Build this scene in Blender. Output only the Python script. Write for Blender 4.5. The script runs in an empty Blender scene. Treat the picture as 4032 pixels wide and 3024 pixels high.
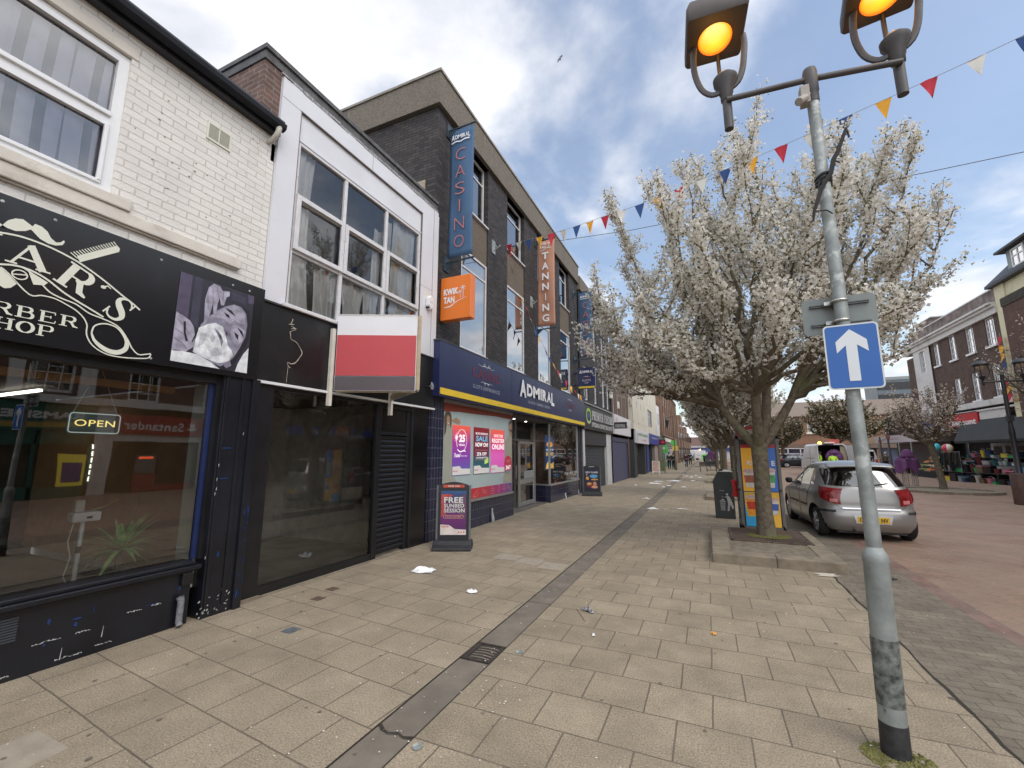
import bpy, bmesh, math, random
import numpy as np
from mathutils import Vector, Matrix, Euler
random.seed(7); rng = np.random.default_rng(7)
sc = bpy.context.scene
C = sc.collection
R = math.radians
# ------------------------------------------------------------------ camera
cam = bpy.data.objects.new('camera', bpy.data.cameras.new('camera'))
C.objects.link(cam); sc.camera = cam
cam.data.sensor_fit = 'HORIZONTAL'; cam.data.sensor_width = 36.0
cam.data.lens = 1700.0/4032*36
cam.data.clip_end = 2000; cam.data.clip_start = 0.05
cam.location = (0, 0, 1.7)
cam.rotation_euler = (R(90+9.036), 0, R(24.074))
# ------------------------------------------------------------------ exposure
sc.view_settings.view_transform = 'Standard'; sc.view_settings.look = 'None'
sc.view_settings.gamma = 1; sc.view_settings.exposure = 0.46
sc.cycles.max_bounces = 7; sc.cycles.diffuse_bounces = 3; sc.cycles.glossy_bounces = 4
sc.cycles.transparent_max_bounces = 16; sc.cycles.use_denoising = True
sc.cycles.caustics_reflective = False; sc.cycles.caustics_refractive = False
# ------------------------------------------------------------------ sky and sun
SUN_EL, SUN_AZ = 50, 118          # azimuth from +Y towards +X
w = bpy.data.worlds.new('World'); sc.world = w; w.use_nodes = True
nt = w.node_tree; nt.nodes.clear()
def N(nt, t, **k):
    n = nt.nodes.new(t)
    for a, b in k.items():
        if a.startswith('i_'):
            key = a[2:]; key = int(key) if key.isdigit() else key.replace('_', ' ')
            n.inputs[key].default_value = b
        else: setattr(n, a, b)
    return n
L = nt.links.new
out = N(nt, 'ShaderNodeOutputWorld')
sky = N(nt, 'ShaderNodeTexSky', sky_type='NISHITA', sun_disc=False, sun_elevation=R(SUN_EL), sun_rotation=R(SUN_AZ), air_density=1.2, dust_density=1.5, ozone_density=1.2)
bgs = N(nt, 'ShaderNodeBackground', i_Strength=0.15); L(sky.outputs[0], bgs.inputs[0])
tc = N(nt, 'ShaderNodeTexCoord')
sep = N(nt, 'ShaderNodeSeparateXYZ'); L(tc.outputs['Generated'], sep.inputs[0])
den = N(nt, 'ShaderNodeMath', operation='MAXIMUM', i_1=0.0); L(sep.outputs[2], den.inputs[0])
dn2 = N(nt, 'ShaderNodeMath', operation='ADD', i_1=0.22); L(den.outputs[0], dn2.inputs[0])
dx = N(nt, 'ShaderNodeMath', operation='DIVIDE'); L(sep.outputs[0], dx.inputs[0]); L(dn2.outputs[0], dx.inputs[1])
dy = N(nt, 'ShaderNodeMath', operation='DIVIDE'); L(sep.outputs[1], dy.inputs[0]); L(dn2.outputs[0], dy.inputs[1])
cb = N(nt, 'ShaderNodeCombineXYZ'); L(dx.outputs[0], cb.inputs[0]); L(dy.outputs[0], cb.inputs[1])
n1 = N(nt, 'ShaderNodeTexNoise', i_Scale=1.7, i_Detail=8.0, i_Roughness=0.52, i_Distortion=0.25); L(cb.outputs[0], n1.inputs['Vector'])
# fewer clouds towards the blue patch of the sky (real direction, low over the street and to its right)
dot = N(nt, 'ShaderNodeVectorMath', operation='DOT_PRODUCT'); L(tc.outputs['Generated'], dot.inputs[0])
dot.inputs[1].default_value = Vector((0.22, 0.86, 0.46)).normalized()
mr = N(nt, 'ShaderNodeMapRange', i_1=0.80, i_2=1.0, i_3=0.0, i_4=0.20); L(dot.outputs['Value'], mr.inputs[0])
sb = N(nt, 'ShaderNodeMath', operation='SUBTRACT'); L(n1.outputs[0], sb.inputs[0]); L(mr.outputs[0], sb.inputs[1])
# low cloud bank near the horizon
hz = N(nt, 'ShaderNodeMapRange', i_1=0.0, i_2=0.24, i_3=0.22, i_4=0.0); L(sep.outputs[2], hz.inputs[0])
ad = N(nt, 'ShaderNodeMath', operation='ADD'); L(sb.outputs[0], ad.inputs[0]); L(hz.outputs[0], ad.inputs[1])
rp = N(nt, 'ShaderNodeMapRange', i_1=0.345, i_2=0.54, i_3=0.12, i_4=1.0, interpolation_type='SMOOTHSTEP'); L(ad.outputs[0], rp.inputs[0])
n2 = N(nt, 'ShaderNodeTexNoise', i_Scale=3.1, i_Detail=6.0, i_Roughness=0.55, i_Distortion=0.3); L(cb.outputs[0], n2.inputs['Vector'])
cr = N(nt, 'ShaderNodeValToRGB'); L(n2.outputs[0], cr.inputs[0])
cr.color_ramp.elements[0].position = .30; cr.color_ramp.elements[0].color = (.56, .585, .65, 1)
cr.color_ramp.elements[1].position = .56; cr.color_ramp.elements[1].color = (.82, .825, .85, 1)
# unseen cloud brightened overhead and behind the viewer, added to light the fronts
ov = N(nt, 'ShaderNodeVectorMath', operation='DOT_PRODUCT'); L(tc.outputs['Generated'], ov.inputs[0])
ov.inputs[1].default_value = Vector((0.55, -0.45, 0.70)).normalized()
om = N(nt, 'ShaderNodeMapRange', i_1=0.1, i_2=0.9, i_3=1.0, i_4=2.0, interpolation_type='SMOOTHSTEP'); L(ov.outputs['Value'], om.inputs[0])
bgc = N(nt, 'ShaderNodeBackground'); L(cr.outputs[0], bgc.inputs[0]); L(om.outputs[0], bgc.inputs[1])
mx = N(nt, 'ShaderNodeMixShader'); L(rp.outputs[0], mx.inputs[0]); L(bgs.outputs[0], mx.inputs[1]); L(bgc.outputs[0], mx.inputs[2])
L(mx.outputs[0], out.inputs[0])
sun = bpy.data.objects.new('sun', bpy.data.lights.new('sun', 'SUN')); C.objects.link(sun)
sun.data.energy = 0.75; sun.data.angle = R(24); sun.data.color = (1, .94, .85)
sd = Vector((math.sin(R(SUN_AZ))*math.cos(R(SUN_EL)), math.cos(R(SUN_AZ))*math.cos(R(SUN_EL)), math.sin(R(SUN_EL))))
sun.rotation_euler = sd.to_track_quat('Z', 'Y').to_euler()
# ------------------------------------------------------------------ materials
MATS = {}
def new_mat(name):
    m = bpy.data.materials.new(name); m.use_nodes = True
    return m, m.node_tree, m.node_tree.nodes['Principled BSDF']
def c4(c): return (c[0], c[1], c[2], 1)
def mat(name, col, rough=.6, metal=0, var=.12, scale=6, bump=0, bscale=60, col2=None, spec=.5, coat=0, dirt=None, dscale=1.2, dlo=.55, dhi=.75):
    """plain procedural material: colour broken up by noise, optional bump and dirt patches"""
    if name in MATS: return MATS[name]
    m, nt, b = new_mat(name); L = nt.links.new
    b.inputs['Roughness'].default_value = rough; b.inputs['Metallic'].default_value = metal
    b.inputs['Specular IOR Level'].default_value = spec; b.inputs['Coat Weight'].default_value = coat
    t = N(nt, 'ShaderNodeTexCoord')
    n = N(nt, 'ShaderNodeTexNoise', i_Scale=float(scale), i_Detail=5.0, i_Roughness=.6); L(t.outputs['Object'], n.inputs['Vector'])
    r = N(nt, 'ShaderNodeValToRGB'); L(n.outputs[0], r.inputs[0])
    a = [max(0, x*(1-var)) for x in col]; z = col2 if col2 else [min(1, x*(1+var)) for x in col]
    r.color_ramp.elements[0].position = .32; r.color_ramp.elements[0].color = c4(a)
    r.color_ramp.elements[1].position = .68; r.color_ramp.elements[1].color = c4(z)
    o = r.outputs[0]
    if dirt:
        d = N(nt, 'ShaderNodeTexNoise', i_Scale=float(dscale), i_Detail=7.0, i_Roughness=.65); L(t.outputs['Object'], d.inputs['Vector'])
        q = N(nt, 'ShaderNodeMapRange', i_1=dlo, i_2=dhi); L(d.outputs[0], q.inputs[0])
        mxx = N(nt, 'ShaderNodeMixRGB'); L(q.outputs[0], mxx.inputs[0]); L(o, mxx.inputs[1]); mxx.inputs[2].default_value = c4(dirt); o = mxx.outputs[0]
    L(o, b.inputs['Base Color'])
    if bump:
        k = N(nt, 'ShaderNodeTexNoise', i_Scale=float(bscale), i_Detail=4.0); L(t.outputs['Object'], k.inputs['Vector'])
        u = N(nt, 'ShaderNodeBump', i_Strength=float(bump), i_Distance=.01); L(k.outputs[0], u.inputs['Height']); L(u.outputs[0], b.inputs['Normal'])
    MATS[name] = m; return m
def brickmat(name, c1, c2, mortar, bw=.235, bh=.075, ms=.012, off=.5, mode='wall', rot=0, bump=.5, rough=.85, var=.25, vscale=1.5, dirt=None, dlo=.55, dhi=.72, dscale=.9, origin=(0, 0), squash=1, speck=0, bias=0.0, tint=None, tr=(0,1)):
    if name in MATS: return MATS[name]
    m, nt, b = new_mat(name); L = nt.links.new
    b.inputs['Roughness'].default_value = rough
    t = N(nt, 'ShaderNodeTexCoord'); s = N(nt, 'ShaderNodeSeparateXYZ'); L(t.outputs['Object'], s.inputs[0])
    v = N(nt, 'ShaderNodeCombineXYZ')
    if mode == 'wall':
        a = N(nt, 'ShaderNodeMath', operation='ADD'); L(s.outputs[0], a.inputs[0]); L(s.outputs[1], a.inputs[1])
        L(a.outputs[0], v.inputs[0]); L(s.outputs[2], v.inputs[1])
    else:
        L(s.outputs[0], v.inputs[0]); L(s.outputs[1], v.inputs[1])
    mp = N(nt, 'ShaderNodeMapping'); L(v.outputs[0], mp.inputs[0])
    mp.inputs['Rotation'].default_value = (0, 0, rot); mp.inputs['Location'].default_value = (origin[0], origin[1], 0)
    # a little wobble so that courses are not ruler straight
    wb = N(nt, 'ShaderNodeTexNoise', i_Scale=2.3, i_Detail=2.0); L(t.outputs['Object'], wb.inputs['Vector'])
    wv = N(nt, 'ShaderNodeVectorMath', operation='MULTIPLY_ADD'); L(wb.outputs['Color'], wv.inputs[0]); wv.inputs[1].default_value = (.010 if mode == 'wall' else .014,)*3; L(mp.outputs[0], wv.inputs[2])
    k = N(nt, 'ShaderNodeTexBrick', offset=off, offset_frequency=2, squash=squash)
    L(wv.outputs[0], k.inputs['Vector'])
    k.inputs['Scale'].default_value = 1; k.inputs['Brick Width'].default_value = bw; k.inputs['Row Height'].default_value = bh
    k.inputs['Mortar Size'].default_value = ms; k.inputs['Mortar Smooth'].default_value = .3; k.inputs['Bias'].default_value = bias
    k.inputs['Color1'].default_value = c4(c1); k.inputs['Color2'].default_value = c4(c2); k.inputs['Mortar'].default_value = c4(mortar)
    n = N(nt, 'ShaderNodeTexNoise', i_Scale=float(vscale), i_Detail=8.0, i_Roughness=.7); L(t.outputs['Object'], n.inputs['Vector'])
    q = N(nt, 'ShaderNodeMapRange', i_1=.3, i_2=.7, i_3=1-var, i_4=1+var); L(n.outputs[0], q.inputs[0])
    mu = N(nt, 'ShaderNodeVectorMath', operation='SCALE'); L(k.outputs['Color'], mu.inputs[0]); L(q.outputs[0], mu.inputs['Scale'])
    o = mu.outputs[0]
    if speck:
        n3 = N(nt, 'ShaderNodeTexNoise', i_Scale=85.0, i_Detail=3.0, i_Roughness=.8); L(t.outputs['Object'], n3.inputs['Vector'])
        q3 = N(nt, 'ShaderNodeMapRange', i_1=.35, i_2=.65, i_3=1-speck, i_4=1+speck); L(n3.outputs[0], q3.inputs[0])
        m3 = N(nt, 'ShaderNodeVectorMath', operation='SCALE'); L(o, m3.inputs[0]); L(q3.outputs[0], m3.inputs['Scale']); o = m3.outputs[0]
    if dirt:
        d = N(nt, 'ShaderNodeTexNoise', i_Scale=float(dscale), i_Detail=9.0, i_Roughness=.7, i_Distortion=.6); L(t.outputs['Object'], d.inputs['Vector'])
        q2 = N(nt, 'ShaderNodeMapRange', i_1=dlo, i_2=dhi, i_4=.75); L(d.outputs[0], q2.inputs[0])
        mm = N(nt, 'ShaderNodeMixRGB'); L(q2.outputs[0], mm.inputs[0]); L(o, mm.inputs[1]); mm.inputs[2].default_value = c4(dirt); o = mm.outputs[0]
    L(o, b.inputs['Base Color'])
    hs = N(nt, 'ShaderNodeMath', operation='MULTIPLY_ADD', i_1=-1.0, i_2=1.0); L(k.outputs['Fac'], hs.inputs[0])
    n4 = N(nt, 'ShaderNodeTexNoise', i_Scale=40.0, i_Detail=4.0); L(t.outputs['Object'], n4.inputs['Vector'])
    h2 = N(nt, 'ShaderNodeMath', operation='MULTIPLY_ADD', i_1=.5); L(n4.outputs[0], h2.inputs[0]); L(hs.outputs[0], h2.inputs[2])
    u = N(nt, 'ShaderNodeBump', i_Strength=float(bump), i_Distance=.012); L(h2.outputs[0], u.inputs['Height']); L(u.outputs[0], b.inputs['Normal'])
    MATS[name] = m; return m
def glass(name, refl=.1, tint=(.85, .88, .88), rough=0.0, f=1.45, haze=None, hz=.1):
    """window glass: a clear sheet with a fresnel reflection"""
    if name in MATS: return MATS[name]
    m = bpy.data.materials.new(name); m.use_nodes = True; nt = m.node_tree; nt.nodes.clear(); L = nt.links.new
    o = N(nt, 'ShaderNodeOutputMaterial'); tr = N(nt, 'ShaderNodeBsdfTransparent', i_Color=c4(tint)); gl = N(nt, 'ShaderNodeBsdfGlossy', i_Roughness=rough)
    fr = N(nt, 'ShaderNodeFresnel', i_IOR=f)
    # slight waviness so that reflections bend
    t = N(nt, 'ShaderNodeTexCoord'); n = N(nt, 'ShaderNodeTexNoise', i_Scale=1.3, i_Detail=1.0); L(t.outputs['Object'], n.inputs['Vector'])
    bp = N(nt, 'ShaderNodeBump', i_Strength=.25, i_Distance=.006); L(n.outputs[0], bp.inputs['Height']); L(bp.outputs[0], gl.inputs['Normal'])
    a = N(nt, 'ShaderNodeMath', operation='MULTIPLY_ADD', i_1=1.6, i_2=float(refl), use_clamp=True); L(fr.outputs[0], a.inputs[0])
    mx = N(nt, 'ShaderNodeMixShader'); L(a.outputs[0], mx.inputs[0]); L(gl.outputs[0], mx.inputs[2])
    if haze:
        df = N(nt, 'ShaderNodeBsdfDiffuse', i_Color=c4(haze)); m2 = N(nt, 'ShaderNodeMixShader', i_0=hz); L(tr.outputs[0], m2.inputs[1]); L(df.outputs[0], m2.inputs[2]); L(m2.outputs[0], mx.inputs[1])
    else: L(tr.outputs[0], mx.inputs[1])
    L(mx.outputs[0], o.inputs[0]); MATS[name] = m; return m
def emit(name, col, st, base=None):
    if name in MATS: return MATS[name]
    m, nt, b = new_mat(name); b.inputs['Base Color'].default_value = c4(base or col)
    b.inputs['Emission Color'].default_value = c4(col); b.inputs['Emission Strength'].default_value = st; b.inputs['Roughness'].default_value = .4
    MATS[name] = m; return m
# ------------------------------------------------------------------ mesh builder
class MB:
    def __init__(s): s.v = []; s.f = []
    def add(s, vs, fs):
        k = len(s.v); s.v += [tuple(p) for p in vs]; s.f += [tuple(i+k for i in f) for f in fs]
        return s
    def box(s, x0, x1, y0, y1, z0, z1):
        if x0 > x1: x0, x1 = x1, x0
        if y0 > y1: y0, y1 = y1, y0
        if z0 > z1: z0, z1 = z1, z0
        return s.add([(x0,y0,z0),(x1,y0,z0),(x1,y1,z0),(x0,y1,z0),(x0,y0,z1),(x1,y0,z1),(x1,y1,z1),(x0,y1,z1)],
              [(0,3,2,1),(4,5,6,7),(0,1,5,4),(1,2,6,5),(2,3,7,6),(3,0,4,7)])
    def extr(s, pts, d):
        """pts: planar 3-D polygon, d: extrusion vector"""
        n = len(pts); d = Vector(d); a = [Vector(p) for p in pts]
        vs = a+[p+d for p in a]
        return s.add(vs, [tuple(range(n))[::-1], tuple(range(n, 2*n))]+[(i, (i+1) % n, n+(i+1) % n, n+i) for i in range(n)])
    def poly(s, pts): return s.add(pts, [tuple(range(len(pts)))])
    def tube(s, pts, rad, n=8, cap=True, flat=1):
        pts = [Vector(p) for p in pts]
        if not isinstance(rad, (list, tuple)): rad = [rad]*len(pts)
        k = len(s.v); up = None
        for i, p in enumerate(pts):
            d = (pts[min(i+1, len(pts)-1)]-pts[max(i-1, 0)])
            if d.length < 1e-9: d = Vector((0, 0, 1))
            d.normalize()
            if up is None: up = Vector((0, 0, 1)) if abs(d.z) < .9 else Vector((1, 0, 0))
            a = d.cross(up)
            if a.length < 1e-4: a = d.cross(Vector((1, 0, .3)))
            a.normalize(); b = d.cross(a).normalized(); up = -b
            for j in range(n):
                t = 2*math.pi*j/n; s.v.append(tuple(p+(a*math.cos(t)+b*math.sin(t)*flat)*rad[i]))
        for i in range(len(pts)-1):
            for j in range(n):
                s.f.append((k+i*n+j, k+i*n+(j+1) % n, k+(i+1)*n+(j+1) % n, k+(i+1)*n+j))
        if cap: s.f.append(tuple(range(k, k+n))[::-1]); s.f.append(tuple(range(k+(len(pts)-1)*n, k+len(pts)*n)))
        return s
    def cyl(s, p0, p1, r0, r1=None, n=16): return s.tube([p0, p1], [r0, r0 if r1 is None else r1], n)
    def lathe(s, c, prof, n=24, axis='z'):
        """prof: (r, h) pairs around an axis through c"""
        k = len(s.v); c = Vector(c)
        for r, h in prof:
            for j in range(n):
                t = 2*math.pi*j/n; a, b = r*math.cos(t), r*math.sin(t)
                s.v.append(tuple(c+Vector({'z': (a, b, h), 'x': (h, a, b), 'y': (a, h, b)}[axis])))
        for i in range(len(prof)-1):
            for j in range(n): s.f.append((k+i*n+j, k+i*n+(j+1) % n, k+(i+1)*n+(j+1) % n, k+(i+1)*n+j))
        s.f.append(tuple(range(k, k+n))[::-1]); s.f.append(tuple(range(k+(len(prof)-1)*n, k+len(prof)*n)))
        return s
    def grid(s, fn, nu, nv):
        k = len(s.v)
        for i in range(nu+1):
            for j in range(nv+1): s.v.append(tuple(fn(i/nu, j/nv)))
        for i in range(nu):
            for j in range(nv):
                a = k+i*(nv+1)+j; s.f.append((a, a+nv+1, a+nv+2, a+1))
        return s
    def build(s, name, m, parent=None, smooth=False, bevel=0, fix=True, angle=40):
        me = bpy.data.meshes.new(name); me.from_pydata(s.v, [], s.f)
        if fix and len(s.f) < 60000:
            bm = bmesh.new(); bm.from_mesh(me); bmesh.ops.recalc_face_normals(bm, faces=bm.faces); bm.to_mesh(me); bm.free()
        if m: me.materials.append(m)
        o = bpy.data.objects.new(name, me); C.objects.link(o)
        if smooth: me.polygons.foreach_set('use_smooth', [True]*len(me.polygons))
        if bevel:
            md = o.modifiers.new('bevel', 'BEVEL'); md.width = bevel; md.segments = 2; md.limit_method = 'ANGLE'; md.angle_limit = R(50)
        if smooth and angle < 180:
            try: me.set_sharp_from_angle(angle=R(angle))
            except Exception: pass
        if parent is not None: attach(o, parent)
        return o
def attach(o, p):
    o.parent = p
    if p.parent is None:
        o.matrix_parent_inverse = Matrix.Translation(-p.location) if not any(p.rotation_euler) else Matrix.LocRotScale(p.location, p.rotation_euler, None).inverted()
    else: o.matrix_parent_inverse = Matrix()
    return o
def thing(name, label, cat, loc=(0, 0, 0), group=None):
    o = bpy.data.objects.new(name, None); C.objects.link(o); o.location = loc; o.empty_display_size = .1
    return tag(o, label, cat, group)
def tag(o, label, cat, group=None):
    o['label'] = label; o['category'] = cat
    if group: o['group'] = group
    return o
def kids(o): return [c for c in bpy.data.objects if c.parent is o]
def copy_tree(o, loc, rz=0, label=None, scale=1):
    def cp(a, par):
        b = a.copy(); C.objects.link(b)
        if par is not None: b.parent = par; b.matrix_parent_inverse = a.matrix_parent_inverse.copy()
        for ch in kids(a): cp(ch, b)
        return b
    r = cp(o, None); r.location = loc; r.rotation_euler = (0, 0, rz); r.scale = (scale,)*3
    if label: r['label'] = label
    return r
class Frame:
    """a facade: u runs along the wall, v up, d outwards"""
    def __init__(s, kind, c): s.kind, s.c = kind, c
    def p(s, u, v, d=0):
        k, c = s.kind, s.c
        if k == 'L': return Vector((c+d, u, v))
        if k == 'R': return Vector((c-d, u, v))
        if k == 'F': return Vector((u, c-d, v))       # faces the viewer (-Y)
        if k == 'G': return Vector((c[0]+u*c[2]+d*c[3], c[1]+u*c[3]-d*c[2], v))  # free direction
    def sign(s): return {'L': 1, 'R': -1, 'F': 1, 'G': 1}[s.kind]
    def box(s, mb, u0, u1, v0, v1, d0, d1):
        q = [s.p(u, v, d) for d in (d0, d1) for v in (v0, v1) for u in (u0, u1)]
        return mb.add(q, [(0,1,3,2),(4,6,7,5),(0,4,5,1),(2,3,7,6),(0,2,6,4),(1,5,7,3)])
    def pr(s, mb, pts, d0, d1):
        a = [s.p(u, v, d0) for u, v in pts]; return mb.extr(a, s.p(0, 0, d1)-s.p(0, 0, d0))
    def wall(s, mb, u0, u1, v0, v1, d, holes, depth):
        us = sorted({u0, u1, *[h[0] for h in holes], *[h[1] for h in holes]}); vs = sorted({v0, v1, *[h[2] for h in holes], *[h[3] for h in holes]})
        us = [u for u in us if u0-1e-6 <= u <= u1+1e-6]; vs = [v for v in vs if v0-1e-6 <= v <= v1+1e-6]
        for a, b in zip(us, us[1:]):
            for e, f in zip(vs, vs[1:]):
                cu, cv = (a+b)/2, (e+f)/2
                if any(h[0] < cu < h[1] and h[2] < cv < h[3] for h in holes): continue
                mb.add([s.p(a,e,d), s.p(b,e,d), s.p(b,f,d), s.p(a,f,d)], [(0,1,2,3)])
        for h in holes:
            a, b, e, f = h[:4]; D = d-depth
            mb.add([s.p(a,e,d), s.p(b,e,d), s.p(b,f,d), s.p(a,f,d), s.p(a,e,D), s.p(b,e,D), s.p(b,f,D), s.p(a,f,D)], [(0,1,5,4),(1,2,6,5),(2,3,7,6),(3,0,4,7)])
        return mb
_fc = [0]
def text_mesh(s, bold=0, space=1.0):
    cu = bpy.data.curves.new('t', 'FONT'); cu.body = s; cu.offset = bold; cu.space_character = space; cu.resolution_u = 3
    o = bpy.data.objects.new('t', cu); C.objects.link(o)
    dg = bpy.context.evaluated_depsgraph_get(); dg.update()
    me = bpy.data.meshes.new_from_object(o.evaluated_get(dg))
    v = [tuple(q.co) for q in me.vertices]; f = [tuple(p.vertices) for p in me.polygons]
    bpy.data.objects.remove(o); bpy.data.curves.remove(cu); bpy.data.meshes.remove(me)
    return v, f
def txt(fr, s, u0, u1, v0, v1, d, m, name='lettering', parent=None, bold=.01, space=1.05, thick=.004, rot=0, mb=None, shear=0):
    v, f = text_mesh(s, bold, space)
    if not v: return None
    xs = [p[0] for p in v]; ys = [p[1] for p in v]; a, b, c, e = min(xs), max(xs), min(ys), max(ys)
    own = mb is None; mb = mb or MB(); out = []
    cu, cv = (u0+u1)/2, (v0+v1)/2
    for p in v:
        x = (p[0]-a)/(b-a)-.5; y = (p[1]-c)/(e-c+1e-9)-.5
        X = x*abs(u1-u0)+shear*y*(v1-v0); Y = y*(v1-v0)
        if rot: X, Y = X*math.cos(rot)-Y*math.sin(rot), X*math.sin(rot)+Y*math.cos(rot)
        out.append(fr.p(cu+X*fr.sign(), cv+Y, d+thick))
    mb.add(out, f)
    if own: return mb.build(name, m, parent, fix=False)
def ribbon(fr, mb, pts, w, d, thick=.003, closed=False):
    """flat stroke of varying width drawn on a facade"""
    if not isinstance(w, (list, tuple)): w = [w]*len(pts)
    P = [Vector((a, b)) for a, b in pts]; n = len(P); q = []
    for i in range(n):
        t = (P[min(i+1, n-1)]-P[max(i-1, 0)]) if not closed else (P[(i+1) % n]-P[i-1])
        if t.length < 1e-9: t = Vector((1, 0))
        t.normalize(); nn = Vector((-t.y, t.x))*w[i]/2
        q.append(fr.p(P[i].x+nn.x, P[i].y+nn.y, d+thick)); q.append(fr.p(P[i].x-nn.x, P[i].y-nn.y, d+thick))
    mb.add(q, [(2*i, 2*i+2, 2*i+3, 2*i+1) for i in range(n-1)]); return mb
def smooth_path(pts, n=4):
    out = []
    for i in range(len(pts)-1):
        p0, p1, p2, p3 = [Vector(pts[max(0, min(len(pts)-1, j))]) for j in (i-1, i, i+1, i+2)]
        for k in range(n):
            t = k/n; out.append(tuple(.5*((2*p1)+(p2-p0)*t+(2*p0-5*p1+4*p2-p3)*t*t+(-p0+3*p1-3*p2+p3)*t**3)))
    out.append(tuple(pts[-1])); return out
def arc(cx, cy, rx, ry, a0, a1, n=12): return [(cx+rx*math.cos(R(a0+(a1-a0)*i/n)), cy+ry*math.sin(R(a0+(a1-a0)*i/n))) for i in range(n+1)]
# serif capitals as strokes in a unit box: (points, widths)
T, H_ = .20, .055
def sf(x, y, w=.34): return ([(x-w/2, y+(.028 if y < .5 else -.028)), (x+w/2, y+(.028 if y < .5 else -.028))], .056)
def stem(x, y0=0, y1=1, w=T): return ([(x, y0), (x, y1)], w)
def bowl(x0, x1, y0, y1): 
    p = [(x0, y1-.03)]+arc(x1-.28, (y0+y1)/2, .2, (y1-y0)/2-.03, 90, -90, 12)+[(x0, y0+.03)]
    n = len(p); ws = [H_+.13*max(0, math.sin(math.pi*(i-1)/(n-3)))if 0 < i < n-1 else H_ for i in range(n)]
    return (p, ws)
GL = {
 'A': [([(.05,0),(.46,1)], .07), ([(.44,1),(.88,0)], .2), ([(.2,.33),(.72,.33)], .06), sf(.06,0,.3), sf(.88,0,.4)],
 'V': [([(.06,1),(.5,0)], .2), ([(.48,0),(.92,1)], .07), sf(.08,1,.36), sf(.92,1,.3)],
 'R': [stem(.22), sf(.22,0,.42), sf(.2,1,.36), bowl(.22,.86,.48,1), ([(.48,.5),(.62,.42),(.76,.1),(.98,.03)], [.1,.17,.17,.06])],
 'B': [stem(.22), sf(.2,0,.36), sf(.2,1,.36), bowl(.22,.82,.52,1), bowl(.22,.9,0,.55)],
 'P': [stem(.22), sf(.22,0,.42), sf(.2,1,.36), bowl(.22,.9,.45,1)],
 'E': [stem(.22), ([(.05,.03),(.85,.03)], .06), ([(.05,.97),(.82,.97)], .06), ([(.22,.52),(.62,.52)], .06), ([(.62,.4),(.62,.64)], .06), ([(.83,0),(.87,.26)], .06), ([(.8,1),(.82,.76)], .06)],
 'H': [stem(.22), stem(.8), sf(.22,0,.4), sf(.22,1,.4), sf(.8,0,.4), sf(.8,1,.4), ([(.22,.52),(.8,.52)], .06)],
 'I': [stem(.5), sf(.5,0,.5), sf(.5,1,.5)],
 'Y': [([(.08,1),(.5,.45)], .18), ([(.5,.45),(.9,1)], .07), stem(.5,0,.47), sf(.5,0,.42), sf(.1,1,.34), sf(.9,1,.28)],
 'M': [stem(.12,0,1,.07), stem(.86), ([(.12,1),(.5,.1)], .18), ([(.5,.1),(.86,1)], .07), sf(.12,0,.26), sf(.86,0,.36), sf(.1,1,.3), sf(.9,1,.28)],
 'N': [stem(.14,0,1,.07), stem(.86,0,1,.07), ([(.12,1),(.86,0)], .2), sf(.14,0,.3), sf(.08,1,.3), sf(.86,1,.3)],
 'C': [(arc(.55,.5,.42,.46,48,312,20), [H_+.16*max(0, math.sin(math.pi*(i/20)))**1.2 for i in range(21)]), ([(.85,.72),(.85,1)], .05), ([(.84,0.02),(.84,.26)], .04)],
 'O': [(arc(.5,.5,.38,.46,90,-270,32), [H_+.17*abs(math.cos(math.pi*2*(i/32)+math.pi/2)) for i in range(33)])],
 'S': [(smooth_path([(.8,.78),(.66,.93),(.45,.97),(.24,.86),(.22,.7),(.4,.56),(.64,.44),(.8,.28),(.72,.09),(.48,.02),(.28,.08),(.16,.26)], 3), None), ([(.8,.68),(.82,.98)], .05), ([(.14,0.02),(.16,.34)], .05)],
 '&': [(smooth_path([(.9,.05),(.3,.7),(.35,.95),(.55,.95),(.55,.72),(.15,.35),(.25,.05),(.6,.08),(.85,.5)], 3), .09)],
}
def serif(fr, mb, s, u0, u1, v0, v1, d, rot=0, gap=.12, wscale=1):
    """serif capitals laid out between u0 and u1"""
    n = len(s); tot = n+gap*(n-1); cw = (u1-u0)/tot; cu, cv = (u0+u1)/2, (v0+v1)/2
    for i, ch in enumerate(s):
        if ch == ' ' or ch not in GL: continue
        x0 = u0+i*cw*(1+gap)
        for si, (pts, ws) in enumerate(GL[ch]):
            if ws is None:
                m = len(pts); ws = [.05+.16*math.exp(-((k/(m-1)-.5)/.22)**2) for k in range(m)]
            q = []
            for a, b in pts:
                X, Y = x0+a*cw-cu, v0+b*(v1-v0)-cv
                if rot: X, Y = X*math.cos(rot)-Y*math.sin(rot), X*math.sin(rot)+Y*math.cos(rot)
                q.append((cu+X*fr.sign(), cv+Y))
            sc_ = (cw+(v1-v0))/2*wscale
            wl = [x*sc_ for x in ws] if isinstance(ws, (list, tuple)) else ws*sc_
            ribbon(fr, mb, q, wl, d+.0004*si)
    return mb
def pts_poly(fr, mb, pts, d, thick=.003):
    a = [fr.p(u, v, d+thick) for u, v in pts]; mb.add(a, [tuple(range(len(a)))]); return mb
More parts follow.
